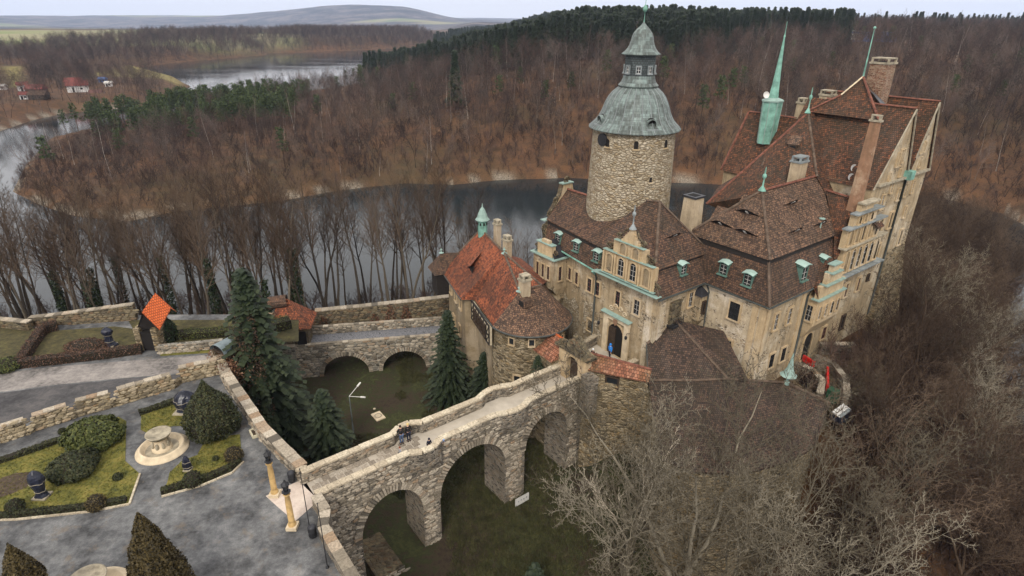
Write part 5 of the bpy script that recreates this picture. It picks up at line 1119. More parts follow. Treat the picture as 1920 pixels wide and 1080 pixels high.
for k in range(K):
    t_ = k/K; top = A_ if t_ < .45 else B_
    if k == int(.45*K)+ (0 if .45*K % 1 == 0 else 1): m.face([ring_[k], B_, A_])
    m.face([ring_[k], ring_[k+1], top])
m.face([ring_[K], wl(-0.6, 15.0, 4.4), B_]); m.build('tower_roof', M['tile_dark'], gh)
gutter(gh, [v-Vector((0, 0, .05)) for v in ring_], 'pipe'); gutter(gh, L((-8.0, 18.2, ez-.1), (-9.7, 12.0, ez-.1)), 'pipe'); gutter(gh, L((-6.5, 26.9, ez-.1), (-8.9, 18.9, ez-.1)), 'pipe')
for a, b in ((rd, rb_), (rb_, rc), (E_(-6.5, 26.9), rd), (rb_, rc2), (rc, rc2)): ridge_tiles(gh, wl(*a)+up, wl(*b)+up, 'ridge_dark', .12)
for pos, h in ((rb_, .7), (rc, .6)): finial(gh, wl(*pos), h, .16, 'copper_pale')
lp_ = wl(-2.5, 24.0, 7.6)
lt = MB().lathe(lp_, [(0.52, -.3), (0.55, 1.5), (0.55, 2.0)], 8).build('roof_lantern', M['copper'], gh)
MB().lathe(lp_, [(0.5, 1.95), (0.85, 2.0), (0.62, 2.3), (0.5, 2.7), (0.3, 3.2), (0.08, 3.5), (0.06, 3.7), (0.02, 3.95)], 8).build('lantern_cap', M['copper_pale'], lt)
for k in range(8):
    a = k*math.pi/4+math.pi/8; n_ = Vector((math.cos(a), math.sin(a), 0)); MB().box(lp_+n_*.53+Vector((0, 0, 1.55)), .1, .02, .16, (Vector((-n_.y, n_.x, 0)), n_, Vector((0, 0, 1)))).build('louvre', M['dark'], lt)
chimney(gh, -3.4, 18.0, 6, 9.0, .65, .8, 'render', 'tall'); chimney(gh, -1.6, 22.3, 5, 9.3, .6, .7, 'render', 'tall'); chimney(gh, -6.6, 10.9, 5.4, 7.7, .9, .8, 'render', 'tall')
tl = wl(-8.5, 12.9); m = MB()   # half-timbered gallery between the tower and the stair block
g0, g1 = wl(-7.35, 17.9), wl(-9.2, 12.0); gn = (g1-g0).cross(Vector((0, 0, 1))).normalized(); gn = gn if gn.dot(NA_) > 0 else -gn; gl = (g1-g0).length; gd = (g1-g0).normalized()
MB().box((g0+g1)/2+gn*.6+Vector((0, 0, 1.95)), gl/2, .15, 1.05, (gd, gn, Vector((0, 0, 1)))).build('gallery_infill', M['infill'], gh)
nb2 = 7
for k in range(nb2+1):
    c = g0+gd*(gl*k/nb2)+gn*.76; MB().box(c+Vector((0, 0, 2.1)), .08, .05, 1.1, (gd, gn, Vector((0, 0, 1)))).build('timber_post', M['wood_black'], gh)
for z in (1.05, 2.0, 3.1): MB().box((g0+g1)/2+gn*.77+Vector((0, 0, z)), gl/2+.1, .05, .09, (gd, gn, Vector((0, 0, 1)))).build('timber_rail', M['wood_black'], gh)
for k in range(nb2):
    a = g0+gd*(gl*(k+.1)/nb2)+gn*.77; b = g0+gd*(gl*(k+.9)/nb2)+gn*.77
    if k in (0, 6): MB().bar(a+Vector((0, 0, 1.1)), b+Vector((0, 0, 2.0)), .12, .06, up=gn).build('timber_brace', M['wood_black'], gh); MB().bar(a+Vector((0, 0, 2.0)), b+Vector((0, 0, 3.0)), .12, .06, up=gn).build('timber_brace', M['wood_black'], gh)
    else: window(gh, (a+b)/2-gn*.0+Vector((0, 0, 2.0)), gn, gl/nb2*.5, 1.2, 'plain')
for a_deg, z, w, h in ((235, 2.3, .5, .7), (205, 2.2, .5, .7), (265, 2.2, .45, .65), (215, -2.2, .6, 1.4), (290, 1.9, .5, .8)):
    a = rad(a_deg); n_ = (PA*math.cos(a)+PB*math.sin(a)); window(gh, wl(*TCN)+n_*(3.78+(0.12 if z < 0 else 0))+Vector((0, 0, z)), n_, w, h, 'dark')
n_ = nrm_of(L((-5.9, 26.4, 0), (-8.3, 19.1, 0), (-8.3, 19.1, 4)))
for f, z in ((.2, 1.6), (.5, 1.6), (.78, 1.6), (.35, -2), (.7, -2)): c = wl(-5.9, 26.4)*(1-f)+wl(-8.3, 19.1)*f; window(gh, c+n_*.01+Vector((0, 0, z)), n_, .7, 1.2, 'dark')
# timber turret at the far corner
tb = MB(); tq = xy([(-7.6, 26.2), (-5.6, 25.8), (-5.0, 28.0), (-7.0, 28.4)]); tb.prism(tq, 0.5, 3.3); tb = tb.build('timber_turret', M['wood_black'], gh)
m = MB(); tt = wl(-6.3, 27.1, 5.4); q5 = [Vector((x, y, 3.25)) for x, y in xy([(-8.0, 25.9), (-5.3, 25.4), (-4.6, 28.3), (-7.3, 28.8)])]
for i in range(4): m.face([q5[i], q5[(i+1) % 4], tt])
m.face([tt, q5[1], wl(-3.9, 25.4, 5.4)]); m.build('turret_roof', M['tile'], tb); finial(tb, tt, .6, .14, 'copper_pale')
plg = L(E_(-6.5, 26.9), E_(-8.9, 18.9), rb_); c = rayplane(882, 508, *plg)
m = MB(); s_ = (wl(*w2)-wl(*w1)).normalized(); m.face([c-s_*1.3, c+s_*.9, c+s_*.9-gn*-.0+Vector((0, 0, .95))-gn*.2]); m.build('dark_opening', M['dark'], gh)
m = MB(); tp1 = c+s_*.9+Vector((0, 0, .95))+gn*.25; m.face([c-s_*1.4+gn*.1, tp1, rayplane(905, 470, *plg)]); m.build('dormer_roof', M['tile_red'], gh)
c = rayplane(985, 572, A_, ring_[6], ring_[12]); m = MB(); m.box(c+Vector((0, 0, .3)), .5, .5, .35, (PA, PB, Vector((0, 0, 1)))); o = m.build('roof_hatch', M['tile_dark'], gh); MB().box(c+Vector((0, 0, .3))+NA_*.5+NB_*.0, .05, .35, .25, (PA, PB, Vector((0, 0, 1)))).build('dark_opening', M['dark'], o)
# little shed between the tower and the gate
sh = thing('lean_to_shed', wl(-5, 6.5, 0), 'small shed with a red tiled saddle roof between the round tower and the gate', 'shed')
s4 = [(-7.4, 5.5), (-4.2, 5.5), (-4.0, 8.6), (-7.2, 8.6)]; MB().prism(xy(s4), -9, 1.6).build('wall', M['stone_warm'], sh)
m = MB(); m.face(L((-7.7, 5.3, 1.5), (-7.5, 8.8, 1.5), (-5.6, 8.8, 3.1), (-5.8, 5.3, 3.1))[::-1]); m.face(L((-5.8, 5.3, 3.1), (-5.6, 8.8, 3.1), (-3.8, 8.8, 1.5), (-4.0, 5.3, 1.5))[::-1]); m.face(L((-7.5, 5.4, 1.5), (-4.1, 5.4, 1.5), (-5.8, 5.4, 3.0))); m.build('roof', M['tile_wall'], sh)
ridge_tiles(sh, wl(-5.8, 5.3, 3.13), wl(-5.6, 8.8, 3.13), 'tile_new', .12)

# ================================================================== SECOND BRIDGE AND THE WALLS ROUND THE MOAT
sb = thing('cobbled_bridge', Vector((-16, 63, -9)), 'low two-arched bridge with a grey cobbled deck across the far end of the moat', 'bridge')
s0, s1 = Vector((-25.5, 61.55, 0)), Vector((-7.5, 64.95, 0)); SD = (s1-s0).normalized(); SN = Vector((SD.y, -SD.x, 0)); SLn = (s1-s0).length; DZ = -4.9
A2R = [(2.9, 8.3), (9.9, 15.2)]
def ab2(u):
    for a, b in A2R:
        if a < u < b: x = (2*u-a-b)/(b-a); return -8.9+2.5*math.sqrt(max(0, 1-x*x))
us = sorted(set([k*.3 for k in range(int(SLn/.3)+1)]+[x for A in A2R for x in (A[0], A[0]+.03, A[1]-.03, A[1])]+[SLn])); m = MB(); SW = 3.4
S_ = lambda u, w, z: s0+SD*u-SN*w+Vector((0, 0, z))
for u0_, u1_ in zip(us, us[1:]):
    mm = ab2((u0_+u1_)/2); z0, z1 = ((ab2(u0_) or -8.9), (ab2(u1_) or -8.9)) if mm is not None else (-9.8, -9.8)
    m.face([S_(u0_, 0, z0), S_(u1_, 0, z1), S_(u1_, 0, DZ), S_(u0_, 0, DZ)]); m.face([S_(u0_, SW, z0), S_(u0_, SW, DZ), S_(u1_, SW, DZ), S_(u1_, SW, z1)])
    if mm is not None: m.face([S_(u0_, 0, z0), S_(u0_, SW, z0), S_(u1_, SW, z1), S_(u1_, 0, z1)])
m.build('arched_wall', M['stone_far'], sb)
t = NT('grey_cobbles', 0.8); uv = t.uv(); v = t.n('TexVoronoi', {'feature': 'DISTANCE_TO_EDGE'}, Vector=uv, Scale=5.5); col = t.ramp(v.outputs[0], [(0.02, (0.05, 0.05, 0.052)), (0.12, (0.19, 0.19, 0.2))])
M['cobble'] = t.done(col, v.outputs[0], .06, 1.0)
MB().face([S_(0, .3, DZ+.01), S_(SLn, .3, DZ+.01), S_(SLn, SW-.3, DZ+.01), S_(0, SW-.3, DZ+.01)]).build('cobbled_deck', M['cobble'], sb)
wall_mesh(MB(), [tuple(S_(0, .2, 0)[:2]), tuple(S_(SLn, .2, 0)[:2])], .45, DZ-.3, DZ+.22).build('kerb_wall', M['stone_far'], sb)
wall_mesh(MB(), [tuple(S_(0, SW-.2, 0)[:2]), tuple(S_(SLn, SW-.2, 0)[:2])], .45, DZ-.3, DZ+.95).build('parapet', M['stone_far'], sb)
coping(sb, [S_(0, .2, DZ+.22), S_(SLn, .2, DZ+.22)], .5, .1, .62, 'blk_g', 3); coping(sb, [S_(0, SW-.2, DZ+.95), S_(SLn, SW-.2, DZ+.95)], .5, .1, .62, 'blk_g', 4)
rubble_face(sb, S_(0, 0, -9.8), SD, SN, SLn, 5.1, lambda u, z: not any(a-.45 < u < b+.45 and z-9.8 < -8.9+3.0*math.sqrt(max(0, 1-((2*u-a-b)/(b-a+.9))**2)) for a, b in A2R), seed=8, ht=(.2, .42), ln=(.4, .9))
rubble_face(sb, S_(0, SW-.43, DZ), SD, SN, SLn, .9, lambda u, z: True, seed=9, ht=(.18, .3), ln=(.35, .7))
for a, b in A2R:
    n = 30
    for k in range(n+1):
        th_ = math.pi*k/n; hw = (b-a)/2; u, z = (a+b)/2-hw*math.cos(th_), -8.9+2.5*math.sin(th_); nx, nz = -math.cos(th_)/hw, math.sin(th_)/2.5; l = math.hypot(nx, nz); nx, nz = nx/l, nz/l
        o = inst('arch_stone', unit('blk_g'), sb, s0+SD*(u+nx*.22)+SN*.04+Vector((0, 0, z+nz*.22)), 0, (.48, .2, .2))
        o.rotation_euler = Matrix(((SD.x*nx, -SN.x, -SD.x*nz), (SD.y*nx, -SN.y, -SD.y*nz), (nz, 0, nx))).to_euler()
def stone_wall(pts, w, z0, z1, label, mat='stone', copmat='blk_g', cop=True, rub=None, step=.8, name='stone_wall', cw_=1.15, th=.12):
    m = wall_mesh(MB(), pts, w, z0, z1); c = sum((Vector((p[0], p[1], 0)) for p in pts), Vector())/len(pts)
    zz = z1 if isinstance(z1, (list, tuple)) else [z1]*len(pts)
    t_ = thing(name, Vector((c.x, c.y, min(z0) if isinstance(z0, (list, tuple)) else z0)), label, 'wall'); m.build('wall', M[mat], t_)
    if cop: coping(t_, [Vector((p[0], p[1], z)) for p, z in zip(pts, zz)], w*cw_, th, step, copmat, int(abs(pts[0][0])*7)+1, .03)
    if rub:
        for (i, sgn, sm) in rub:
            a, b = Vector((*pts[i][:2], 0)), Vector((*pts[i+1][:2], 0)); d = (b-a).normalized(); n = Vector((d.y, -d.x, 0))*sgn
            za = z0 if not isinstance(z0, (list, tuple)) else z0[i]
            rubble_face(t_, a+n*(w/2)+Vector((0, 0, za)), d, n, (b-a).length, min(zz[i], zz[i+1])-za, lambda u, z: True, seed=int(abs(a.x)*10), mat=M[sm], ht=(.16, .34), ln=(.3, .8))
    return t_
stone_wall([(-25.2, 69.0), (-16, 71.2), (-7.0, 73.4)], .8, -10, [-3.7, -3.55, -3.3], 'long weathered retaining wall behind the cobbled bridge, overgrown with dry creeper', 'stone_moss', 'blk_g', rub=[(0, 1, 'blk_ms'), (1, 1, 'blk_ms')])
# little red-roofed tower at the west end of the cobbled bridge
tw = thing('bridge_tower', Vector((-25.8, 63.5, -9)), 'little stone tower with steep orange roof and hooded top beside the cobbled bridge', 'tower')
q = [(-27.6, 61.6), (-23.9, 62.2), (-24.4, 65.6), (-28.0, 65.0)]; MB().prism(q, -9.9, -2.4).build('wall', M['stone_moss'], tw)
m = MB(); ev = [(-28.1, 61.2), (-23.4, 61.9), (-23.9, 66.2), (-28.5, 65.5)]; t0_, t1_ = Vector((-27.2, 63.4, .6)), Vector((-26.4, 63.6, .6))
ev = [Vector((x, y, -2.5)) for x, y in ev]; m.face([ev[0], ev[1], t1_, t0_]); m.face([ev[1], ev[2], t1_]); m.face([ev[2], ev[3], t0_, t1_]); m.face([ev[3], ev[0], t0_]); m.build('orange_roof', M['tile_red'], tw)
m = MB(); m.tube([Vector((-28.3, 63.0, .2)), Vector((-26.3, 63.5, .35))], [.75, .75], 12, cap=False); h_ = m.build('hood', M['tile'], tw); MB().tube([Vector((-26.5, 63.45, .35)), Vector((-26.45, 63.46, .35))], .68, 12).build('dark_opening', M['dark'], h_)
MB().box((-24.6, 61.95, -3.9), .5, .08, .95, (SD, SN, Vector((0, 0, 1)))).build('doorway', M['dark'], tw)
stone_wall([(-27.7, 61.2), (-25.4, 61.5)], .6, -9.9, -4.6, 'short ruined rubble wall end beside the little orange-roofed tower', 'stone_far')
# ================================================================== GARDEN TERRACE
def g(x, y, z=0.0): return at(x, y, z)
t = NT('patchy_gravel_court', 0.95); P = t.uv(obj=True)
n1, n2, n3 = t.noise(P, 0.33, 6, 0.72), t.noise(P, 1.7, 6, 0.75), t.noise(P, 16.0, 3, 0.7)
f = t.math('ADD', t.math('MULTIPLY', n1, 0.7), t.math('MULTIPLY', n2, 0.3))
c_ = t.ramp(f, [(0.37, (0.028, 0.028, 0.028)), (0.46, (0.082, 0.082, 0.083)), (0.55, (0.155, 0.155, 0.153)), (0.67, (0.28, 0.27, 0.255))])
c_ = t.mix(t.ramp(t.noise(P, 0.8, 5, 0.7), [(0.56, 0), (0.66, 0.5)]), c_, (0.17, 0.13, 0.09)); c_ = t.mix(t.ramp(n3, [(0.4, 0.3), (0.6, 0)]), c_, (0.06, 0.06, 0.06))
M['court'] = t.done(c_, n3, .03, .6)
court = MB().face([(x, y, 0.0) for x, y in GARD]).build('courtyard', M['court'], kind='structure')
def flat(name, px, mat, z=0.006, kind='structure', sub=0):
    return MB().face([g(x, y, 0)+Vector((0, 0, z)) for x, y in px]).build(name, M[mat], kind=kind)
def asphalt(name, a, b, c, sc=0.5):
    t = NT(name, 0.9); P = t.uv(obj=True); f = t.math('ADD', t.math('MULTIPLY', t.noise(P, sc, 6, .75), .7), t.math('MULTIPLY', t.noise(P, 3.1, 5, .7), .3))
    return t.done(t.ramp(f, [(0.38, a), (0.5, b), (0.62, c)]), t.noise(P, 12, 3), .02, .5)
M['road'] = asphalt('worn_road', (0.07, 0.065, 0.06), (0.2, 0.18, 0.165), (0.31, 0.28, 0.25), .22); M['road_dark'] = asphalt('dark_asphalt', (0.035, 0.033, 0.034), (0.065, 0.062, 0.062), (0.11, 0.10, 0.095), .4)
M['lawn'] = asphalt('winter_lawn', (0.045, 0.05, 0.012), (0.115, 0.108, 0.022), (0.19, 0.155, 0.04), .9); M['lawn_dark'] = asphalt('dark_lawn', (0.03, 0.03, 0.012), (0.06, 0.05, 0.022), (0.10, 0.09, 0.03), 1.0)  # lawn_dark is a darker, browner tone of the lawn colour
M['soil'] = asphalt('bare_soil', (0.035, 0.025, 0.018), (0.06, 0.042, 0.028), (0.09, 0.065, 0.04), 2.0); M['apron'] = asphalt('pink_flagstones', (0.42, 0.34, 0.28), (0.52, 0.43, 0.36), (0.58, 0.5, 0.42), 1.2)
flat('road', [(-60, 712), (0, 700), (120, 686), (300, 672), (405, 664), (412, 676), (330, 700), (200, 712), (100, 722), (0, 735), (-60, 740)], 'road')
flat('path', [(-60, 742), (0, 737), (100, 724), (200, 714), (330, 702), (412, 678), (412, 690), (320, 722), (215, 752), (140, 768), (60, 790), (-60, 818)], 'road_dark', .004)
flat('paved_area', [(498, 930), (560, 902), (598, 938), (553, 978), (520, 950)], 'apron', .008)
# grass that stands up from the beds
def bed(px, nblades, label, group, hgt_=0.07, mat='lawn', z=0.05):
    pts = [g(x, y, 0) for x, y in px]; poly = [(p.x, p.y) for p in pts]; m = MB(); m.face([Vector((x, y, z)) for x, y in poly])
    for i in range(len(poly)):
        a, b = Vector((*poly[i], 0)), Vector((*poly[(i+1) % len(poly)], 0)); m.face([a, b, b+Vector((0, 0, z)), a+Vector((0, 0, z))])
    root = tag(m.build('lawn_bed', M[mat]), label, 'lawn', group)
    xs = [p[0] for p in poly]; ys = [p[1] for p in poly]; V, F = [], []; b = 0
    X = NR.uniform(min(xs), max(xs), nblades*3); Y = NR.uniform(min(ys), max(ys), nblades*3); ok = sdf(poly, X, Y) > 0.05; X, Y = X[ok][:nblades], Y[ok][:nblades]
    for x, y in zip(X, Y):
        a = R.uniform(0, 6.28); w = .05; h = hgt_*R.uniform(.5, 1.4); dx, dy = math.cos(a)*w, math.sin(a)*w; lx, ly = R.uniform(-.05, .05), R.uniform(-.05, .05)
        V += [(x-dx, y-dy, z), (x+dx, y+dy, z), (x+lx, y+ly, z+h)]; F.append((b, b+1, b+2)); b += 3
    me = bpy.data.meshes.new('grass'); me.from_pydata(V, [], F); me.materials.append(M[mat]); o = bpy.data.objects.new('grass', me); C0.objects.link(o); o.parent = root; o['kind'] = 'stuff'
    return root
bed([(-60, 880), (0, 859), (130, 817), (222, 782), (237, 790), (235, 865), (261, 888), (241, 943), (170, 957), (30, 972), (-60, 975)], 5000, 'large green lawn bed with clipped edging hedge left of the round fountain', None)
bed([(265, 775), (330, 755), (359, 770), (359, 798), (326, 799), (274, 811), (264, 806)], 1100, 'small square lawn bed behind the round fountain beside the covered pavilion', None)
bed([(381, 833), (404, 820), (450, 815), (454, 865), (433, 884), (374, 909), (304, 928), (315, 902), (318, 887), (341, 865), (370, 854)], 1800, 'curved lawn bed right of the round fountain below the big round yew', None)
flat('soil_patch', [(0, 898), (30, 888), (58, 886), (66, 895), (50, 915), (20, 928), (0, 934), (-20, 930), (-20, 905)], 'soil', .06)
flat('front_lawn', [(10, 683), (75, 622), (215, 612), (262, 618), (268, 655), (180, 668), (60, 684)], 'lawn_dark', .012)
flat('verge_grass', [(-60, 692), (10, 688), (75, 622), (62, 612), (0, 612), (-60, 622)], 'lawn_dark', .013)
flat('terrace_grass', [(300, 655), (425, 645), (560, 640), (560, 600), (440, 600), (240, 600), (262, 640)], 'lawn_dark', .014)
flat('side_lawn', [(300, 668), (305, 655), (420, 648), (420, 660)], 'lawn', .012)

# ---- foliage made of many small leaf faces through a volume
def leafcloud(n, fn, size, seed, flat_=0.0):
    """n leaf quads at points fn(rng)->(pos, outward)"""
    r = random.Random(seed); V, F, T = [], [], []; b = 0
    for _ in range(n):
        p, o = fn(r); o = Vector(o); d = Vector((r.gauss(0, 1), r.gauss(0, 1), r.gauss(0, 1)))
        nrm = (o*1.2+d*.7).normalized(); s = nrm.cross(Vector((0, 0, 1)) if abs(nrm.z) < .9 else Vector((1, 0, 0))).normalized(); u = nrm.cross(s); k = size*r.uniform(.6, 1.4)
        a = r.uniform(0, 3.14); s2, u2 = s*math.cos(a)+u*math.sin(a), -s*math.sin(a)+u*math.cos(a); p = Vector(p)
        V += [p-s2*k, p+u2*k*.55, p+s2*k, p-u2*k*.55]; F.append((b, b+1, b+2, b+3)); T += [r.random()]*4; b += 4
    return V, F, T
def leafmat(name, stops, rough=.6):
    t = NT(name, rough); at_ = t.n('SeparateColor', None, Color=t.n('VertexColor', {'layer_name': 'tint'}).outputs[0]).outputs[0]
    rn = t.n('ObjectInfo').outputs['Random']; f = t.math('ADD', t.math('MULTIPLY', at_, .8), t.math('MULTIPLY', rn, .2))
    return t.done(t.ramp(f, stops))
M['yew'] = leafmat('dark_yew_leaves', [(0, (0.012, 0.018, 0.007)), (.5, (0.03, 0.036, 0.013)), (1, (0.065, 0.06, 0.022))]); M['thuja'] = leafmat('bronze_thuja_leaves', [(0, (0.02, 0.016, 0.006)), (.5, (0.058, 0.042, 0.015)), (1, (0.11, 0.08, 0.028))])
M['laurel'] = leafmat('rhododendron_leaves', [(0, (0.02, 0.03, 0.008)), (.6, (0.065, 0.075, 0.018)), (1, (0.13, 0.13, 0.035))]); M['hedge'] = leafmat('hedge_leaves', [(0, (0.014, 0.018, 0.007)), (.6, (0.036, 0.038, 0.014)), (1, (0.07, 0.065, 0.022))])
M['hedge_brown'] = leafmat('dry_hedge_twigs', [(0, (0.035, 0.018, 0.012)), (.6, (0.085, 0.042, 0.026)), (1, (0.14, 0.08, 0.05))]); M['creeper'] = leafmat('dry_creeper', [(0, (0.05, 0.022, 0.014)), (.6, (0.14, 0.065, 0.035)), (1, (0.22, 0.13, 0.07))])
M['dead_needles'] = leafmat('dead_needles', [(0, (0.035, 0.02, 0.013)), (.6, (0.085, 0.05, 0.03)), (1, (0.13, 0.085, 0.055))])
M['ivy'] = leafmat('ivy_leaves', [(0, (0.006, 0.012, 0.005)), (.6, (0.02, 0.034, 0.012)), (1, (0.04, 0.055, 0.02))])
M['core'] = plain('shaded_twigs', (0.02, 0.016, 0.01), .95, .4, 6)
def mesh_of(name, V, F, T, mat):
    me = bpy.data.meshes.new(name); me.from_pydata([tuple(v) for v in V], [], F); ca = me.color_attributes.new('tint', 'FLOAT_COLOR', 'POINT')
    ca.data.foreach_set('color', np.repeat(np.array(T, np.float32), 4)); me.materials.append(M[mat]); return me
def obj_of(name, me, parent=None, loc_=(0, 0, 0), **tags):
    o = bpy.data.objects.new(name, me); C0.objects.link(o); o.location = loc_
    if parent: o.parent = parent
    return tag(o, **tags)
def lump(r, dirn, amp=.12, k=3): return 1+amp*mnoise.noise(Vector(dirn)*k+Vector((r, r*2, 0)))
def shrub(pos, prof, n, size, mat, label, name, cat, seed, group=None, amp=.26, trunk=True, sx=1.0, rotz=0):
    """a solid of revolution (profile r(z)) filled and skinned with leaves; prof = [(r,z)]"""
    pos = Vector(pos); zs = [z for r, z in prof]; H = zs[-1]
    def rad_(z):
        for (r1, z1), (r2, z2) in zip(prof, prof[1:]):
            if z1 <= z <= z2: return r1+(r2-r1)*(z-z1)/(z2-z1+1e-9)
        return 0
    area = []; 
    def fn(r):
        while True:
            z = r.uniform(0, H); rr = rad_(z)
            if r.random() < (rr+.15*max(x for x, _ in prof))/max(x for x, _ in prof): break
        a = r.uniform(0, 6.283); d = Vector((math.cos(a), math.sin(a), 0)); k = (1-abs(r.gauss(0, .08)))*lump(seed, (d.x, d.y, z/max(.5, prof[1][0])*.8), amp, 2.2)*(1+.07*mnoise.noise(Vector((d.x*6, d.y*6, z*3))))
        dr = (rad_(min(H, z+.1))-rad_(max(0, z-.1)))/.2; o = Vector((d.x, d.y, -dr)).normalized()
        return (d.x*rr*k*sx, d.y*rr*k, z*(1+.04*mnoise.noise(d*2))), o
    root = thing(name, pos, label, cat, group); root.rotation_euler.z = rotz
    V, F, T = leafcloud(n, fn, size, seed); obj_of('crown', mesh_of('crown', V, F, T, mat), root)
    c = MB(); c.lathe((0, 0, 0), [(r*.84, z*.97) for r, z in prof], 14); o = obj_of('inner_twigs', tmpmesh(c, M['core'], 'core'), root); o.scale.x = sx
    if trunk: obj_of('trunk', tmpmesh(MB().tube([(0, 0, -.1), (0, 0, .5)], .12, 6), M['core'], 'trunk'), root)
    return root
def upz(xb, yb, yt):
    p = g(xb, yb); d = math.hypot(p.x, p.y); 
    best = 0
    for k in range(0, 400):
        z = k*.05; v = Vector((p.x, p.y, z))-CAM; y = 540-FPX*v.dot(cu)/v.dot(fw)
        if y < yt: break
        best = z
    return best
pr_dome = lambda R_, H: [(R_*.75, 0), (R_*1.0, H*.22), (R_*.98, H*.45), (R_*.8, H*.7), (R_*.5, H*.88), (R_*.2, H*.97), (0.02, H)]
pr_cone = lambda R_, H: [(R_*.8, 0), (R_, H*.1), (R_*.9, H*.3), (R_*.66, H*.56), (R_*.4, H*.78), (R_*.17, H*.93), (0.02, H)]
H1 = upz(402, 812, 712)
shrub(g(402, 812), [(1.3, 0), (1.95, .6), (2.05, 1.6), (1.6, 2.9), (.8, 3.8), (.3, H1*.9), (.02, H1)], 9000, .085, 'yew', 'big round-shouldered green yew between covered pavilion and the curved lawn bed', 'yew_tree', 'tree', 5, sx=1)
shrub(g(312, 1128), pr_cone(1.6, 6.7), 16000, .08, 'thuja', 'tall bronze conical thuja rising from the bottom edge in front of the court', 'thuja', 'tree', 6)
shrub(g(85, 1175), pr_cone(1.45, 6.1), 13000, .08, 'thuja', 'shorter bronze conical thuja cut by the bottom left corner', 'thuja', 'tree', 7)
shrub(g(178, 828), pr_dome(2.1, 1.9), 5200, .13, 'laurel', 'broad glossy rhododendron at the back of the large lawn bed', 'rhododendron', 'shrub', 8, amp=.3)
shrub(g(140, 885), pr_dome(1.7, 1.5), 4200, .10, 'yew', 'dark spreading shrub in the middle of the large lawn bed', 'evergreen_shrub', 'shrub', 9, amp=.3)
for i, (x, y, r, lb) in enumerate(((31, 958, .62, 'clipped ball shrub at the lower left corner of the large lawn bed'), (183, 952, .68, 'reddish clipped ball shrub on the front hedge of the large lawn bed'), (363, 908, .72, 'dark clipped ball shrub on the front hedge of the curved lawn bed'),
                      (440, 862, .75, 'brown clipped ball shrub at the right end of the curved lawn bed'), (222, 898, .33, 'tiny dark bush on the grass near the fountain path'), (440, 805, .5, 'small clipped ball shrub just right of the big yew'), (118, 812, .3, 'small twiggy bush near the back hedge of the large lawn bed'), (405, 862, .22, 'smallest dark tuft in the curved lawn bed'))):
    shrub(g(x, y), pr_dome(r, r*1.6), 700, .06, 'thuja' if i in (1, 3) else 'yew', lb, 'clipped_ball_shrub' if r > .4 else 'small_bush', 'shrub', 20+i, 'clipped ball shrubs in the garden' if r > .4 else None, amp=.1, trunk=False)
def hedge(px, w, h, mat, label, seed, dens=260, z0=0.0, name='hedge', group=None):
    pts = [g(x, y, 0) for x, y in px]; c = sum(pts, Vector())/len(pts); root = thing(name, Vector((c.x, c.y, z0)), label, 'hedge', group); segs = []; tot = 0
    for a, b in zip(pts, pts[1:]): segs.append((a-c, b-c, (b-a).length)); tot += (b-a).length
    def fn(r):
        t_ = r.uniform(0, tot)
        for a, b, l in segs:
            if t_ <= l: break
            t_ -= l
        d = (b-a).normalized(); nn = Vector((-d.y, d.x, 0)); p = a+d*t_; s = r.uniform(-1, 1); k = 1+.18*mnoise.noise(Vector((p.x*1.1, p.y*1.1, seed)))
        if r.random() < .45: return p+nn*(s*w/2)+Vector((0, 0, h*k)), (0, 0, 1)
        sd = 1 if r.random() < .5 else -1; return p+nn*(sd*w/2*k)+Vector((0, 0, r.uniform(0, h*k))), nn*sd
    V, F, T = leafcloud(int(tot*dens), fn, .07, seed); obj_of('leaves', mesh_of('leaves', V, F, T, mat), root)
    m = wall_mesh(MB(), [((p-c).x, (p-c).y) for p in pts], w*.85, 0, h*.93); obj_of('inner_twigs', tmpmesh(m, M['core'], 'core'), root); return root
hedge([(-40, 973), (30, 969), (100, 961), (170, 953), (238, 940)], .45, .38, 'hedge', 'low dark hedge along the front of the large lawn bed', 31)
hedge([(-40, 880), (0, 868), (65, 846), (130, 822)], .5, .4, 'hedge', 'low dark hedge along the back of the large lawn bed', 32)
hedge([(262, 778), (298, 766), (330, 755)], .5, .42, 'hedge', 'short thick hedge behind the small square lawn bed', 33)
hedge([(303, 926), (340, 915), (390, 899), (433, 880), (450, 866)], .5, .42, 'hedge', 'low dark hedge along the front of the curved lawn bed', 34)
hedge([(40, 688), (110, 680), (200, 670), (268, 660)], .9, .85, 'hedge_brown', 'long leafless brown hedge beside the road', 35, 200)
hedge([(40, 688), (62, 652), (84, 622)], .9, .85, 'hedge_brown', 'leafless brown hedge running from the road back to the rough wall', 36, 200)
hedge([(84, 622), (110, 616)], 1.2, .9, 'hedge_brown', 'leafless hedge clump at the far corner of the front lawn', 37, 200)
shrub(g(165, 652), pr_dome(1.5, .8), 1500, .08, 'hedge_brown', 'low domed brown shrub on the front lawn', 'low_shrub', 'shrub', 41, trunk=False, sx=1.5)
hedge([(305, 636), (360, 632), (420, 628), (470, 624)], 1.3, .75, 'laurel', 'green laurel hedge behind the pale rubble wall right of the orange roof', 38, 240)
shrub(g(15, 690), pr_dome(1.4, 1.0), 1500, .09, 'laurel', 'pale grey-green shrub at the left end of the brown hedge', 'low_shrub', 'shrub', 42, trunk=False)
shrub(g(312, 640), pr_dome(1.2, 3.0), 2600, .10, 'ivy', 'dark ivy mass on the right side of the orange-roofed gate building', 'ivy_bush', 'shrub', 43, trunk=False)
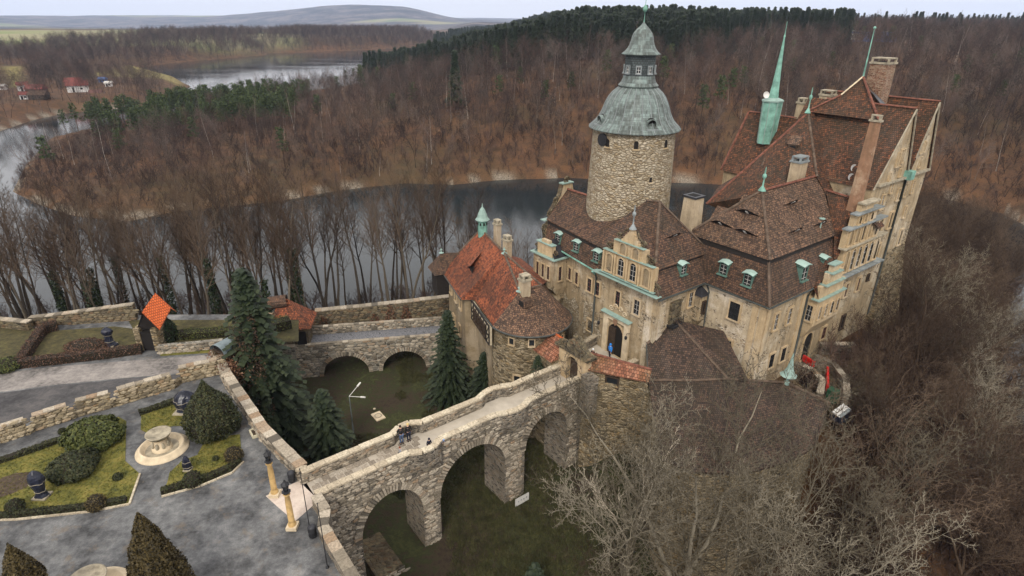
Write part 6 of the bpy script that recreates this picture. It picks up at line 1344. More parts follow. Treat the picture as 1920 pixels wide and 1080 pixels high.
# ---- kerbs
for px, lb in (([(-40, 977), (30, 975), (170, 960), (243, 946), (263, 889)], 'pale stone kerb round the front of the large lawn bed'), ([(303, 932), (376, 912), (436, 887), (457, 866)], 'pale stone kerb in front of the curved lawn bed')):
    pts = [g(x, y) for x, y in px]; c = pts[0]; root = thing('stone_kerb', c, lb, 'kerb')
    for a, b in zip(pts, pts[1:]):
        d = b-a; n = max(1, round(d.length/.9)); d /= n
        for k in range(n): block(root, a+d*(k+.5)+Vector((0, 0, .05)), d, d.length*.97, .13, .12, 'blk_c', 'kerb_stone')
# ---- crenellated wall between the garden and the road
base = [(-60, 848), (54, 812), (69, 805), (133, 785), (150, 778), (211, 762), (227, 757), (326, 727), (341, 716), (412, 700)]
labs = ['leftmost rubble merlon of the garden wall, cut by the left edge of the picture', 'second rubble merlon of the garden wall from the left', 'rubble merlon of the garden wall with bright yellow coping end', 'long rubble merlon of the garden wall behind the small lawn bed', 'last rubble merlon of the garden wall beside the barrel-roofed gate']
for k in range(5):
    a, b = g(*base[2*k]), g(*base[2*k+1]); stone_wall([(a.x, a.y), (b.x, b.y)], .5, 0, 1.3+.05*k, labs[k], 'stone_warm', 'blk_g', rub=[(0, 1, 'blk_ws')], step=.7, name='wall_merlon')
    if k < 4: c = g(*base[2*k+2]); stone_wall([(b.x+.02, b.y), (c.x-.02, c.y)], .45, 0, .5, ['low wall sill between the first two merlons', 'low wall sill left of the yellow-capped merlon', 'low wall sill right of the yellow-capped merlon', 'low wall sill beside the last merlon'][k], 'stone_warm', 'blk_g', cop=False, name='wall_sill')
# ---- back walls of the front garden
a = [g(-60, 622), g(0, 612), g(60, 618)]; stone_wall([(p.x, p.y) for p in a], .6, -2, .9, 'tumbled mossy rubble wall at the far left edge of the terrace', 'stone_moss', 'blk_g')
a = [g(60, 610), g(140, 606), g(258, 598)]; stone_wall([(p.x, p.y) for p in a], .6, -2, [.9, 1.3, 1.8], 'sloping rubble wall behind the front lawn', 'stone_moss', 'blk_g', rub=[(0, 1, 'blk_ms'), (1, 1, 'blk_ms')])
a = [g(300, 662), g(360, 657), g(420, 651)]; stone_wall([(p.x, p.y) for p in a], .5, -1, .9, 'pale rubble wall right of the orange-roofed gate building', 'stone_far', 'blk_g', rub=[(0, 1, 'blk_gs'), (1, 1, 'blk_gs')], cop=False)
# ---- garden wall towards the moat
w0_ = [(-29.2, 51.5), (gm[0].x-.2, gm[0].y-.1), (gm[1].x-.2, gm[1].y-.2), (-15.1, 34.5)]
stone_wall(w0_, .75, -10, [1.0, 1.0, 1.0, .95], 'long lichened parapet wall between the garden court and the moat', 'stone', 'cap_old' if False else 'blk_g', rub=[(0, 1, 'blk_gs'), (1, 1, 'blk_gs'), (2, 1, 'blk_gs')], step=.75, cw_=1.1, th=.14)
br1b = wl(-31.4, 5.3); stone_wall([(-15.1, 34.5), (br1b.x, br1b.y)], .6, -10, .95, 'short curved wing wall joining the moat parapet to the bridge', 'stone', 'blk_c', step=.6)
br0b = wl(-31.4, 2.3)
stone_wall([(br0b.x, br0b.y), (-12.2, 30.3), (-12.0, 29.0), (-9.0, 25.0), (-4.5, 17.5)], .62, -10, [.95, .95, .9, .9, .9], 'speckled parapet wall running from the bridge head to the bottom edge', 'stone', 'blk_g', rub=[(2, -1, 'blk_gs'), (3, -1, 'blk_gs')], step=.8)
# creeper over the far end of the moat wall
def fnc(r):
    t_ = r.random(); p = Vector((-28.9, 51.2, 0)).lerp(Vector((-25.6, 47.4, 0)), t_); return p+Vector((r.gauss(0, .45), r.gauss(0, .45), r.uniform(-1.5, 1.35))), (0, 0, 1)
V, F, T = leafcloud(3800, fnc, .11, 51); cr_ = thing('dry_creeper', (-27.2, 49.3, 0), 'rust-brown dry creeper tumbling over the far end of the moat parapet', 'creeper'); obj_of('leaves', mesh_of('creeper', [v-Vector((-27.2, 49.3, 0)) for v in V], F, T, 'creeper'), cr_)
def fnc2(r):
    t_ = r.random(); p = Vector((-25.2, 69.0, 0)).lerp(Vector((-7.0, 73.4, 0)), t_); n_ = Vector((.235, -.97, 0)); k = abs(mnoise.noise(Vector((t_*9, 0, 3)))); return p+n_*(.5+r.uniform(0, .25))+Vector((0, 0, -9.5+r.random()*(2+9*k))), n_
V, F, T = leafcloud(5200, fnc2, .13, 52); cr_ = thing('wall_creeper', (-16, 71, -9), 'sparse brown creeper clinging to the retaining wall behind the cobbled bridge', 'creeper'); obj_of('leaves', mesh_of('creeper', [v-Vector((-16, 71, -9)) for v in V], F, T, 'creeper'), cr_)
# ---- fountains
def fountain(c, R_, label):
    root = thing('fountain', c, label, 'fountain')
    MB().lathe(c, [(R_*.62, .02), (R_*.8, .3), (R_*.84, .42), (R_*.88, .45), (R_*.94, .38), (R_*.97, .2), (R_*1.08, .12), (R_*1.1, 0)], 48).build('basin', M['cap'], root, smooth=True)
    MB().lathe(c, [(0, .12), (R_*.82, .12)], 32).build('basin_floor', M['cap_old'], root)
    MB().lathe(c, [(R_*.42, .1), (R_*.4, .35), (R_*.3, .45), (R_*.26, .95), (R_*.34, 1.1), (R_*.4, 1.2)], 24).build('pedestal', M['cap'], root, smooth=True)
    for k in range(8): a = k*math.pi/4; MB().lathe(c+Vector((R_*.33*math.cos(a), R_*.33*math.sin(a), .3)), [(.0, .6), (.1, .5), (.14, .25), (.08, 0)], 6).build('carved_figure', M['cap_old'], root)
    MB().lathe(c, [(R_*.3, 1.18), (R_*.46, 1.32), (R_*.52, 1.5), (R_*.54, 1.55), (R_*.48, 1.56), (R_*.44, 1.46), (0, 1.42)], 32).build('upper_bowl', M['cap_old'], root, smooth=True)
    return root
fountain(g(305, 842), 1.72, 'round two-tier stone fountain in the gravel between the lawn beds')
fountain(g(176, 1120), 1.9, 'stone fountain whose rim shows at the bottom edge between the thujas')
# ---- wrapped statues
M['tarp'] = plain('blue_black_plastic', (0.018, 0.02, 0.032), .28, .5, 2.5)
def wrapped(pos, w, h, label, name, cat, seed, legs=False):
    root = thing(name, pos, label, cat); r = random.Random(seed); m = MB(); n, rows = 18, 12; prof_ = []
    P_ = []
    for i in range(rows+1):
        z = h*i/rows; f = i/rows; wr = w*(.55+.12*math.sin(f*7+seed)+(.1 if f < .15 else 0))*(1 if f < .75 else max(.12, 1-((f-.75)/.25)**2*.8)); row = []
        for k in range(n):
            a = 2*math.pi*k/n; rr = wr*(1+.22*mnoise.noise(Vector((math.cos(a)*2.5, math.sin(a)*2.5, z*1.8+seed)))+.10*math.sin(a*5+z*3)); row.append(Vector((pos[0]+rr*math.cos(a)*.9, pos[1]+rr*math.sin(a)*.75, pos[2]+z)))
        P_.append(row)
    for i in range(rows):
        for k in range(n): m.face([P_[i][k], P_[i][(k+1) % n], P_[i+1][(k+1) % n], P_[i+1][k]])
    m.face(P_[-1]); m.build('plastic_sheet', M['tarp'], root)
    m = MB()
    for z in (.3, .6): 
        i = int(z*rows); pts = P_[i]+[P_[i][0]]; m.tube([p+(p-Vector(pos)).normalized()*.01 for p in pts], .02, 4, cap=False)
    m.build('binding_rope', M['cap_old'], root)
    MB().box(Vector(pos)+Vector((0, 0, .08)), w*.55, w*.5, .09).build('plinth', M['cap_old'], root); return root
wrapped(g(80, 932), .85, 2.3, 'tall statue wrapped in shiny dark plastic beside the soil patch', 'wrapped_statue', 'statue', 3)
wrapped(g(353, 882), .5, 1.35, 'small statue wrapped in dark plastic at the edge of the curved lawn bed', 'wrapped_statue', 'statue', 5)
wrapped(g(208, 648), .9, 2.1, 'dark wrapped statue standing on the front lawn by the rough wall', 'wrapped_statue', 'statue', 8)
wrapped(g(352, 770), 1.6, 2.0, 'bulky garden pavilion bundled in blue-black sheeting behind the big yew', 'wrapped_pavilion', 'pavilion', 11)
# ---- lamp columns
def lamp(x, y, h, label):
    c = g(x, y); root = thing('lamp_column', c, label, 'street lamp', 'lamp columns before the bridge')
    MB().box(c+Vector((0, 0, .12)), .34, .34, .13).build('plinth', M['cap'], root)
    MB().lathe(c, [(.26, .25), (.27, .4), (.2, .5), (.19, .62), (.215, .66), (.2, .72), (.19, h*.55), (.15, h-1.05), (.2, h-1.0), (.24, h-.94), (.2, h-.88)], 14).build('stone_column', plain('yellow_sandstone', (0.44, .29, .12), .9, .25, 3) if 'ysand' not in M else M['ysand'], root, smooth=True)
    z = h-.88; MB().lathe(c, [(.12, z), (.1, z+.1), (.3, z+.16), (.12, z+.22)], 8).build('lantern_base', M['iron'], root)
    m = MB()
    for k in range(6):
        a = k*math.pi/3; d = Vector((math.cos(a), math.sin(a), 0)); m.bar(c+d*.14+Vector((0, 0, z+.2)), c+d*.22+Vector((0, 0, z+.7)), .03)
    m.build('lantern_frame', M['iron'], root); MB().lathe(c, [(.12, z+.2), (.2, z+.7)], 6).build('lantern_glass', M['glass'], root)
    MB().lathe(c, [(.27, z+.68), (.28, z+.74), (.15, z+.88), (.06, z+.95), (.08, z+1.02), (.01, z+1.15)], 6).build('lantern_cap', M['iron'], root)
M['ysand'] = plain('yellow_sandstone', (0.47, .31, .13), .9, .25, 3)
lamp(516, 928, 3.75, 'further of the two yellow sandstone columns with black lanterns before the bridge'); lamp(549, 989, 3.8, 'nearer of the two yellow sandstone columns with black lanterns before the bridge')
def bin_(x, y, label):
    c = g(x, y); root = thing('litter_bin', c, label, 'litter bin'); MB().lathe(c, [(.2, 0), (.24, .05), (.26, .8), (.24, .82)], 14).build('drum', M['iron'], root, smooth=True); MB().lathe(c, [(.27, .8), (.26, .88), (.14, .95), (0, .97)], 14).build('lid', M['black'], root, smooth=True)
    m = MB()
    for z in (.2, .5): m.lathe(c, [(.262, z), (.275, z+.03), (.262, z+.06)], 14)
    m.build('hoops', M['iron'], root)
bin_(548, 903, 'black litter bin by the wall at the left of the bridge head'); bin_(587, 1006, 'black litter bin by the parapet at the right of the bridge head')
for x, y, yt, lb in ((583, 1004, 880, 'thin dark pole standing beside the nearer litter bin'), (614, 1064, 945, 'thin dark pole at the parapet nearest the bottom edge')):
    c = g(x, y); h = upz(x, y, yt); root = thing('thin_pole', c, lb, 'pole'); MB().tube([c, c+Vector((0, 0, h))], [.035, .022], 6).build('shaft', M['iron'], root); MB().lathe(c, [(.12, 0), (.1, .08), (.04, .14)], 8).build('foot', M['iron'], root); MB().lathe(c+Vector((0, 0, h)), [(.02, 0), (.05, .05), (.01, .1)], 6).build('tip', M['iron'], root)
# benches
def bench(x, y, rz, mat, label, L_=1.5):
    c = g(x, y); X = Vector((math.cos(rz), math.sin(rz), 0)); Y = Vector((-X.y, X.x, 0)); Z = Vector((0, 0, 1)); root = thing('garden_bench', c, label, 'bench')
    MB().box(c+Z*.44, L_/2, .24, .04, (X, Y, Z)).build('seat', M[mat], root); 
    m = MB(); k = 10; o = []
    for i in range(k+1): s = -1+2*i/k; o.append((s*L_/2, .78+.16*math.cos(s*1.57)+.06*abs(s)**4))
    for (a, za), (b, zb) in zip(o, o[1:]):
        for yy in (.22, .29): m.face([c+X*a+Y*yy+Z*.44, c+X*b+Y*yy+Z*.44, c+X*b+Y*yy+Z*zb, c+X*a+Y*yy+Z*za])
        m.face([c+X*a+Y*.22+Z*za, c+X*b+Y*.22+Z*zb, c+X*b+Y*.29+Z*zb, c+X*a+Y*.29+Z*za])
    m.build('backrest', M[mat], root)
    for sx in (-1, 1):
        MB().box(c+X*sx*(L_/2-.08)+Z*.2, .07, .2, .2, (X, Y, Z)).build('leg', M[mat], root); MB().box(c+X*sx*(L_/2-.05)+Z*.6, .05, .22, .04, (X, Y, Z)).build('armrest', M[mat], root)
M['cream'] = plain('cream_stone', (.55, .5, .36), .85, .12, 2); M['green_paint'] = plain('dark_green_paint', (.02, .10, .08), .5, .2, 3)
bench(446, 744, rad(120), 'cream', 'cream stone bench with a curved back against the moat wall', 2.0); bench(441, 797, rad(100), 'green_paint', 'green bench tucked against the right side of the big yew', 1.3)
c = g(484, 812); root = thing('planter', c, 'square stone-edged planter box against the moat parapet', 'planter'); X = (g(500, 825)-g(486, 800)).normalized(); Y = Vector((-X.y, X.x, 0))
for sx, sy, lx, ly in ((1, 0, .06, .5), (-1, 0, .06, .5), (0, 1, .5, .06), (0, -1, .5, .06)): MB().box(c+X*sx*.5+Y*sy*.5+Vector((0, 0, .12)), lx, ly, .12, (X, Y, Vector((0, 0, 1)))).build('rim', M['cream'], root)
MB().box(c+Vector((0, 0, .08)), .45, .45, .08, (X, Y, Vector((0, 0, 1)))).build('earth', M['soil'], root)
# ---- orange-roofed gate building
c = g(288, 652); root = thing('orange_roofed_gatehouse', c, 'small gate building with a bright new orange tiled roof above a dark opening', 'building')
def gz(x, y, d=0): p = ray(x, y); Yd = c.y+d; return CAM+p*(Yd/p.y)
r1, r2, r3, r4 = gz(291, 549, .3), gz(320, 578, .3), gz(299, 617, -1.3), gz(266, 585, -1.3)
th = Vector((.0, .0, -.12)); m = MB(); m.face([r4, r3, r2, r1]); m.face([r4+th, r3+th, r2+th, r1+th]); 
for a, b in ((r4, r3), (r3, r2), (r2, r1), (r1, r4)): m.face([a, b, b+th, a+th])
m.build('orange_roof', M['tile_new'], root)
bk1, bk2 = r4+Vector((-.2, 3.0, .0)), r3+Vector((-.1, 3.6, 0)); m = MB(); m.face([r1, r2, bk2, bk1]); m.build('rear_roof', M['tile_new'], root)
m = MB(); 
for (sx, w_) in ((-1.0, .28), (1.0, .28)): m.box(Vector((c.x+sx*.85, c.y+.2, 1.2)), w_, .9, 1.3)
m.box(Vector((c.x, c.y+1.3, 1.3)), 1.1, .25, 1.4); m.build('wall', M['stone_warm'], root)
MB().box(Vector((c.x, c.y+.1, 1.05)), .56, .7, 1.0).build('dark_opening', M['dark'], root)
m = MB(); f1, f2, f3 = r4+Vector((.1, .2, -.15)), r3+Vector((-.2, .2, -.15)), Vector((c.x-.7, c.y-.4, 1.9)); m.face([f1, f2, Vector((c.x+.9, c.y-.2, 2.3)), Vector((c.x-1.1, c.y-.2, 2.1))]); m.face([r1+th, r4+th, Vector((c.x-1.1, c.y-.2, 2.1)), Vector((c.x-1.1, c.y+1.3, 2.1))]); m.build('boarded_gable', M['wood_black'], root)
# ---- barrel-roofed gate by the garden
c = g(418, 688); root = thing('barrel_roofed_gate', c, 'dark gateway under a curved grey metal barrel roof at the end of the garden wall', 'gate')
m = MB(); X = Vector((.45, .89, 0)).normalized(); Y = Vector((X.y, -X.x, 0)); n = 10
for k in range(n):
    a, b = math.pi*k/n, math.pi*(k+1)/n
    f = lambda a_, s: c+Y*(.95*math.cos(a_))+Vector((0, 0, 1.75+.75*math.sin(a_)))+X*s
    m.face([f(a, -.3), f(b, -.3), f(b, 2.1), f(a, 2.1)])
m.build('barrel_roof', plain('blue_grey_sheet', (.17, .21, .22), .4, .25, 1.2), root, smooth=True)
m = MB(); m.face([c+Y*(.88*math.cos(math.pi*k/n))+Vector((0, 0, 1.75+.69*math.sin(math.pi*k/n)))+X*.1 for k in range(n+1)]); m.build('dark_opening', M['dark'], root)
for s in (-1, 1): MB().box(c+Y*s*.8+X*.9+Vector((0, 0, .85)), .16, 1.0, .85, (Y, X, Vector((0, 0, 1)))).build('side_wall', M['stone_moss'], root)
MB().box(c+X*.02+Vector((0, 0, 1.62)), 1.05, .08, .09, (Y, X, Vector((0, 0, 1)))).build('lintel', M['wood_dark'], root); MB().box(c+X*.9+Vector((0, 0, .8)), .6, .05, .8, (Y, X, Vector((0, 0, 1)))).build('gate_leaf', M['dark'], root)
# ---- moat floor things
c = at(663, 812, -9.0); lh = None
top = inv(659, 738, p=loc(c).x); hh = 4.6; root = thing('moat_lamp', c, 'slim grey two-armed street lamp standing in the moat', 'street lamp'); MB().tube([c, c+Vector((0, 0, hh))], [.07, .05], 6).build('pole', M['lead'], root)
for d in (Vector((.55, .75, .5)), Vector((1, -.12, .02))):
    e_ = c+Vector((0, 0, hh))+d*1.45; o = MB().tube([c+Vector((0, 0, hh)), e_], .035, 5).build('arm', M['white'], root); MB().tube([e_-d*.25, e_+d*.25], [.1, .08], 8).build('lamp_head', M['white'], o)
for x, y, s_, lb in ((709, 779, .75, 'square pale manhole slab with a round lid in the moat'), (702, 766, .3, 'small round pale manhole ring beside the square slab')):
    c = at(x, y, -9.0); c.z = hgt(c.x, c.y)+.05; root = thing('manhole', c, lb, 'manhole')
    if s_ > .5: MB().box(c, s_*.7, s_, .06, (PA, PB, Vector((0, 0, 1)))).build('slab', M['cap'], root)
    MB().lathe(c, [(s_*.55, .02), (s_*.55, .1), (s_*.4, .1), (s_*.4, .07)], 20).build('ring', M['cap_old'], root); MB().lathe(c, [(0, .075), (s_*.4, .075)], 20).build('lid', M['cap'], root)
c = wl(-14.0, 1.4, -9.0); root = thing('information_board', c, 'pale board leaning at the foot of the middle bridge pier', 'sign'); X = PA
MB().box(c+Vector((0, 0, .45)), .75, .05, .42, (PA, (NB_+Vector((0, 0, .5))).normalized(), Vector((0, 0, 1)))).build('panel', M['white'], root)
for k in range(4): MB().box(c+PA*(-.45+.3*k)+NB_*.075+Vector((0, 0, .5+.04*(k % 2))), .05, .01, .06, (PA, PB, Vector((0, 0, 1)))).build('fixing_mark', M['lead'], root)
c = wl(-27.0, 3.4, -9.2)
root = thing('ruined_wall_footing', c, 'low ruined slab of masonry on the grass under the nearest arch', 'ruin'); MB().box(c+Vector((0, 0, .3)), 1.1, 2.2, .4, (PA, PB, Vector((0, 0, 1)))).build('masonry', M['stone_moss'], root)
rubble_face(root, c-PA*1.1-PB*2.2+Vector((0, 0, -.1)), PA, NB_, 2.2, .8, lambda u, z: True, seed=12)
# ---- yard on the right: parapets, red barrier, bin, van roof
M['red'] = plain('red_plastic', (.5, .015, .012), .4, .15, 3); M['bin_green'] = plain('green_bin', (.022, .062, .034), .45, .2, 3)
yd = thing('yard', wl(17, -9.5, -1), 'small walled yard with a curving stone ramp under the palace front', 'yard')
MB().prism(xy([(12.5, QF-.05), (21.5, QF-.05), (22.5, -9.0), (19.0, -12.2), (12.0, -12.6), (10.5, -9)]), -9, -1.0).build('yard_floor', M['stone_moss'], yd)
for pts, z in (([(13.9, -7.0), (14.0, -8.6), (13.0, -10.2), (10.6, -11.2)], -.2), ([(16.6, -7.6), (16.4, -9.6), (14.6, -11.6), (12.0, -12.9)], 0.0), ([(19.0, -6.8), (22.0, -8.8)], .1)):
    wall_mesh(MB(), xy(pts), .5, -4, z).build('curved_parapet', M['stone'], yd); coping(yd, [wl(p, q, z) for p, q in pts], .6, .1, .8, 'blk_g', 7)
def barrier(a, b, label):
    root = thing('red_barrier', wl(*a, -.4), label, 'barrier'); A_, B_ = wl(*a, -.55), wl(*b, -.55); d = B_-A_; n = max(2, round(d.length/.5))
    for k in range(n):
        for j in range(2): MB().box(A_+d*((k+.5)/n)+Vector((0, 0, .2+.36*j)), d.length/n*.44, .1, .15, (d.normalized(), d.normalized().cross(Vector((0, 0, 1))), Vector((0, 0, 1)))).build('flower_box', M['red'], root)
    MB().bar(A_+Vector((0, 0, .52)), B_+Vector((0, 0, .52)), .06).build('rail', M['iron'], root)
barrier((15.4, -6.9), (15.0, -8.3), 'bright red barrier blocks at the foot of the arched yard door'); barrier((15.2, -9.5), (11.9, -11.2), 'bright red barrier running along the yard ramp by the green bin')
c = wl(11.4, -12.0, -1.0); root = thing('green_bin', c, 'big green wheeled waste bin at the end of the yard ramp', 'waste bin'); MB().box(c+Vector((0, 0, .65)), .38, .42, .55, (PA, PB, Vector((0, 0, 1)))).build('tub', M['bin_green'], root); MB().box(c+Vector((0, 0, 1.25)), .42, .46, .06, (PA, PB, Vector((0, 0, 1)))).build('lid', M['bin_green'], root)
for s in (-1, 1): MB().lathe(c+PA*s*.4+Vector((0, 0, 0)), [(.12, 0), (.14, .06), (.12, .12)], 8).build('wheel', M['iron'], root)
c = wl(9.8, -13.6, -1.35); root = thing('parked_trailer', c, 'small dark trailer with a white lid just beyond the corner of the bastion roof', 'trailer')
MB().box(c+Vector((0, 0, .55)), .95, .5, .3, (PA, PB, Vector((0, 0, 1)))).build('body', M['tarp'], root); MB().box(c+Vector((0, 0, .9)), .9, .46, .08, (PA, PB, Vector((0, 0, 1)))).build('side_rail', M['lead'], root); MB().box(c+Vector((0, 0, 1.0)), 1.0, .36, .035, (PA, (PB+Vector((0, 0, .3))).normalized(), Vector((0, 0, 1)))).build('lid', M['white'], root)
for sq in (-1, 1): MB().tube([c+PB*sq*.5+Vector((0, 0, .25)), c+PB*sq*.62+Vector((0, 0, .25))], .25, 14).build('wheel', M['iron'], root)

stone_wall([(-29.0, 51.6), (-27.8, 56.5), (-27.6, 61.2)], .8, -10, [.6, .2, -.2], 'tall mossy retaining wall behind the thinning spruce, dropping into the moat', 'stone_moss', 'blk_g', rub=[(0, 1, 'blk_ms'), (1, 1, 'blk_ms')])
hedge([(425, 640), (480, 628), (545, 612)], 1.6, 1.1, 'laurel', 'dark laurel hedge behind the thinning spruce', 39, 220)
# ================================================================== TREES
def barkmat(name, stops, sc=3.0):
    t = NT(name, .9); rn = t.n('ObjectInfo').outputs['Random']; P = t.uv(obj=True); n = t.noise(P, sc, 4, .7)
    f = t.math('ADD', t.math('MULTIPLY', rn, .8), t.math('MULTIPLY', n, .2)); return t.done(t.ramp(f, stops), n, .03, .6)
M['bark'] = barkmat('grey_brown_bark', [(.2, (.03, .023, .017)), (.5, (.06, .048, .036)), (.8, (.11, .09, .066))])
M['bark_pale'] = barkmat('pale_mossy_bark', [(.2, (.085, .07, .047)), (.5, (.14, .118, .082)), (.8, (.22, .19, .14))])
M['bark_mid'] = barkmat('brown_twig_bark', [(.2, (.036, .022, .014)), (.5, (.064, .041, .026)), (.8, (.11, .075, .05))])
M['twig'] = barkmat('far_twigs', [(.2, (.018, .013, .011)), (.45, (.048, .035, .028)), (.64, (.078, .058, .047)), (.9, (.155, .12, .098))])
M['twig_red'] = barkmat('reddish_far_twigs', [(.2, (.02, .012, .009)), (.5, (.052, .030, .023)), (.85, (.10, .062, .047))])
M['birch'] = barkmat('white_birch_bark', [(.2, (.2, .17, .14)), (.5, (.32, .28, .24)), (.8, (.42, .38, .33))]); M['dead'] = barkmat('bleached_wood', [(.2, (.3, .25, .18)), (.8, (.5, .43, .33))])
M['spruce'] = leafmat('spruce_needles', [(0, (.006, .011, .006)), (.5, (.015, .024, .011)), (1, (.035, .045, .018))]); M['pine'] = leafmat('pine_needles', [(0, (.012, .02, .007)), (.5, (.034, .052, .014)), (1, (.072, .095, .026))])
class TB:
    def __init__(s): s.v = []; s.f = []
    def tube(s, pts, rs, n):
        b = len(s.v); k = len(pts)
        for i, p in enumerate(pts):
            d = pts[min(i+1, k-1)]-pts[max(i-1, 0)]; S = d.cross(Vector((.13, .2, 1))) if abs(d.z) < d.length*.98 else d.cross(Vector((1, 0, 0)))
            S.normalize(); U = S.cross(d).normalized(); r = rs[i]
            if i == k-1 and n == 3: s.v.append(p); break
            for j in range(n): a = 6.2832*j/n; s.v.append(p+S*(r*math.cos(a))+U*(r*math.sin(a)))
        for i in range(k-1):
            for j in range(n):
                j2 = (j+1) % n
                if i == k-2 and n == 3: s.f.append((b+i*n+j, b+i*n+j2, b+(i+1)*n))
                else: s.f.append((b+i*n+j, b+i*n+j2, b+(i+1)*n+j2, b+(i+1)*n+j))
    def mesh(s, name, mat):
        me = bpy.data.meshes.new(name); me.from_pydata([tuple(v) for v in s.v], [], s.f); me.materials.append(M[mat]); return me
def bare_tree(seed, H, kids=(9, 6, 6, 5), r0_=.22, start=.35, spread=.9, twig=.012, fork=False, lens=(.42, .5, .45, .4), up_=.18, sides=(7, 4, 3, 3, 3), wob=.12, lean=0):
    r = random.Random(seed); T_, Cn = TB(), TB(); L_ = len(kids)
    def grow(p, d, L, rr, lv):
        ns = (9, 5, 4, 2, 2)[lv]; pts = [p.copy()]; dirs = [d.copy()]
        for i in range(ns):
            d = (d+Vector((r.gauss(0, wob), r.gauss(0, wob), r.gauss(0, wob*.6)))+Vector((0, 0, up_*(.6 if lv else .1)/ns*3))).normalized(); p = p+d*(L/ns); pts.append(p.copy()); dirs.append(d.copy())
        tip = rr*(.1 if lv == 0 else .3); rs_ = [rr+(tip-rr)*(i/ns)**.8 for i in range(ns+1)]
        if lv == 0: rs_[0] *= 1.5
        (T_ if lv == 0 else Cn).tube(pts, rs_, sides[lv])
        if lv >= L_: return
        n = kids[lv]; st = start if lv == 0 else .18
        for k in range(n):
            f = st+(1-st)*((k+r.random())/n); x = f*ns; i = min(ns-1, int(x)); q = pts[i].lerp(pts[i+1], x-i); dd = dirs[min(ns, i+1)]
            a = k*2.4+r.uniform(-.5, .5); S = dd.cross(Vector((.3, .1, 1))).normalized(); U = S.cross(dd).normalized(); sp = spread*r.uniform(.6, 1.15)*(1-.35*f if lv == 0 else 1)
            nd = (dd*math.cos(sp)+(S*math.cos(a)+U*math.sin(a))*math.sin(sp)).normalized(); rn = rs_[i]*(.66 if lv == 0 else .72)
            ln = L*lens[lv]*r.uniform(.65, 1.15)*(1.15-.6*f if lv == 0 else 1.1-.5*f); grow(q, nd, ln, max(twig, rn*r.uniform(.6, .95)), lv+1)
    d0 = Vector((r.gauss(0, .05)+lean, r.gauss(0, .05), 1)).normalized()
    if fork:
        nf = r.choice((2, 3)); base = Vector((0, 0, 0)); top = d0*H*.16; T_.tube([base, top*.5, top], [r0_*1.5, r0_*1.15, r0_], 7)
        for k in range(nf): a = k*6.28/nf+r.uniform(-.4, .4); grow(top-d0*.1, (d0+Vector((math.cos(a), math.sin(a), 0))*.34).normalized(), H*.8*r.uniform(.85, 1), r0_*.72, 0)
    else: grow(Vector((0, 0, 0)), d0, H, r0_, 0)
    return T_, Cn
def variants(name, n, tm, cm, seed, **kw):
    out = []
    for k in range(n):
        kk = dict(kw); 
        if kw.get('fork') == 'mix': kk['fork'] = k % 2 == 0
        T_, Cn = bare_tree(seed+k*13, **kk); out.append((T_.mesh(name+'_trunk', tm), Cn.mesh(name+'_crown', cm)))
    return out
VN = variants('near', 4, 'bark_pale', 'bark_pale', 140, H=18, kids=(14, 7, 6, 4), r0_=.25, start=.2, spread=.95, twig=.017, fork=True, lens=(.5, .5, .45, .45), wob=.13)
VNB = [tuple(x.copy() for x in v) for v in VN]
for v in VNB:
    for m_ in v: m_.materials.clear(); m_.materials.append(M['bark_mid'])
VM = variants('row', 5, 'bark', 'bark_mid', 200, H=19.5, kids=(15, 8, 6, 4), r0_=.25, start=.48, spread=.75, twig=.011, lens=(.3, .5, .48, .42), wob=.055)
VF = variants('far', 4, 'twig', 'twig', 300, H=15, kids=(15, 7, 6), r0_=.11, start=.3, spread=1.0, twig=.018, up_=.1, lens=(.36, .52, .5), sides=(4, 3, 3, 3))
VFR = [tuple(x.copy() for x in v) for v in VF]
for v in VFR:
    for m_ in v: m_.materials.clear(); m_.materials.append(M['twig_red'])
VB = variants('birch', 3, 'birch', 'twig_red', 400, H=17, wob=.05, kids=(12, 6, 5), r0_=.11, start=.35, spread=.6, twig=.016, lens=(.28, .5, .5), sides=(5, 3, 3, 3), up_=.3)
VBUSH = variants('bush', 3, 'twig_red', 'twig_red', 500, H=2.2, kids=(9, 7, 5), r0_=.05, start=.05, spread=.8, twig=.012, lens=(.8, .5, .5), sides=(3, 3, 3, 3))
def place(var, x, y, s, name, label, cat='tree', group=None, z=None, parts=True, rz=None, dz=-.15):
    z = hgt(x, y) if z is None else z; rz = R.uniform(0, 6.28) if rz is None else rz
    o = bpy.data.objects.new(name, None if False else var[0]); C0.objects.link(o); o.location = (x, y, z+dz); o.rotation_euler = (0, 0, rz); o.scale = (s, s, s*R.uniform(.92, 1.08)); tag(o, label, cat, group)
    c = bpy.data.objects.new('crown', var[1]); C0.objects.link(c); c.parent = o; return o
def proj(p):
    v = Vector(p)-CAM; d = v.dot(fw); return 960+FPX*v.dot(cr)/d, 540-FPX*v.dot(cu)/d
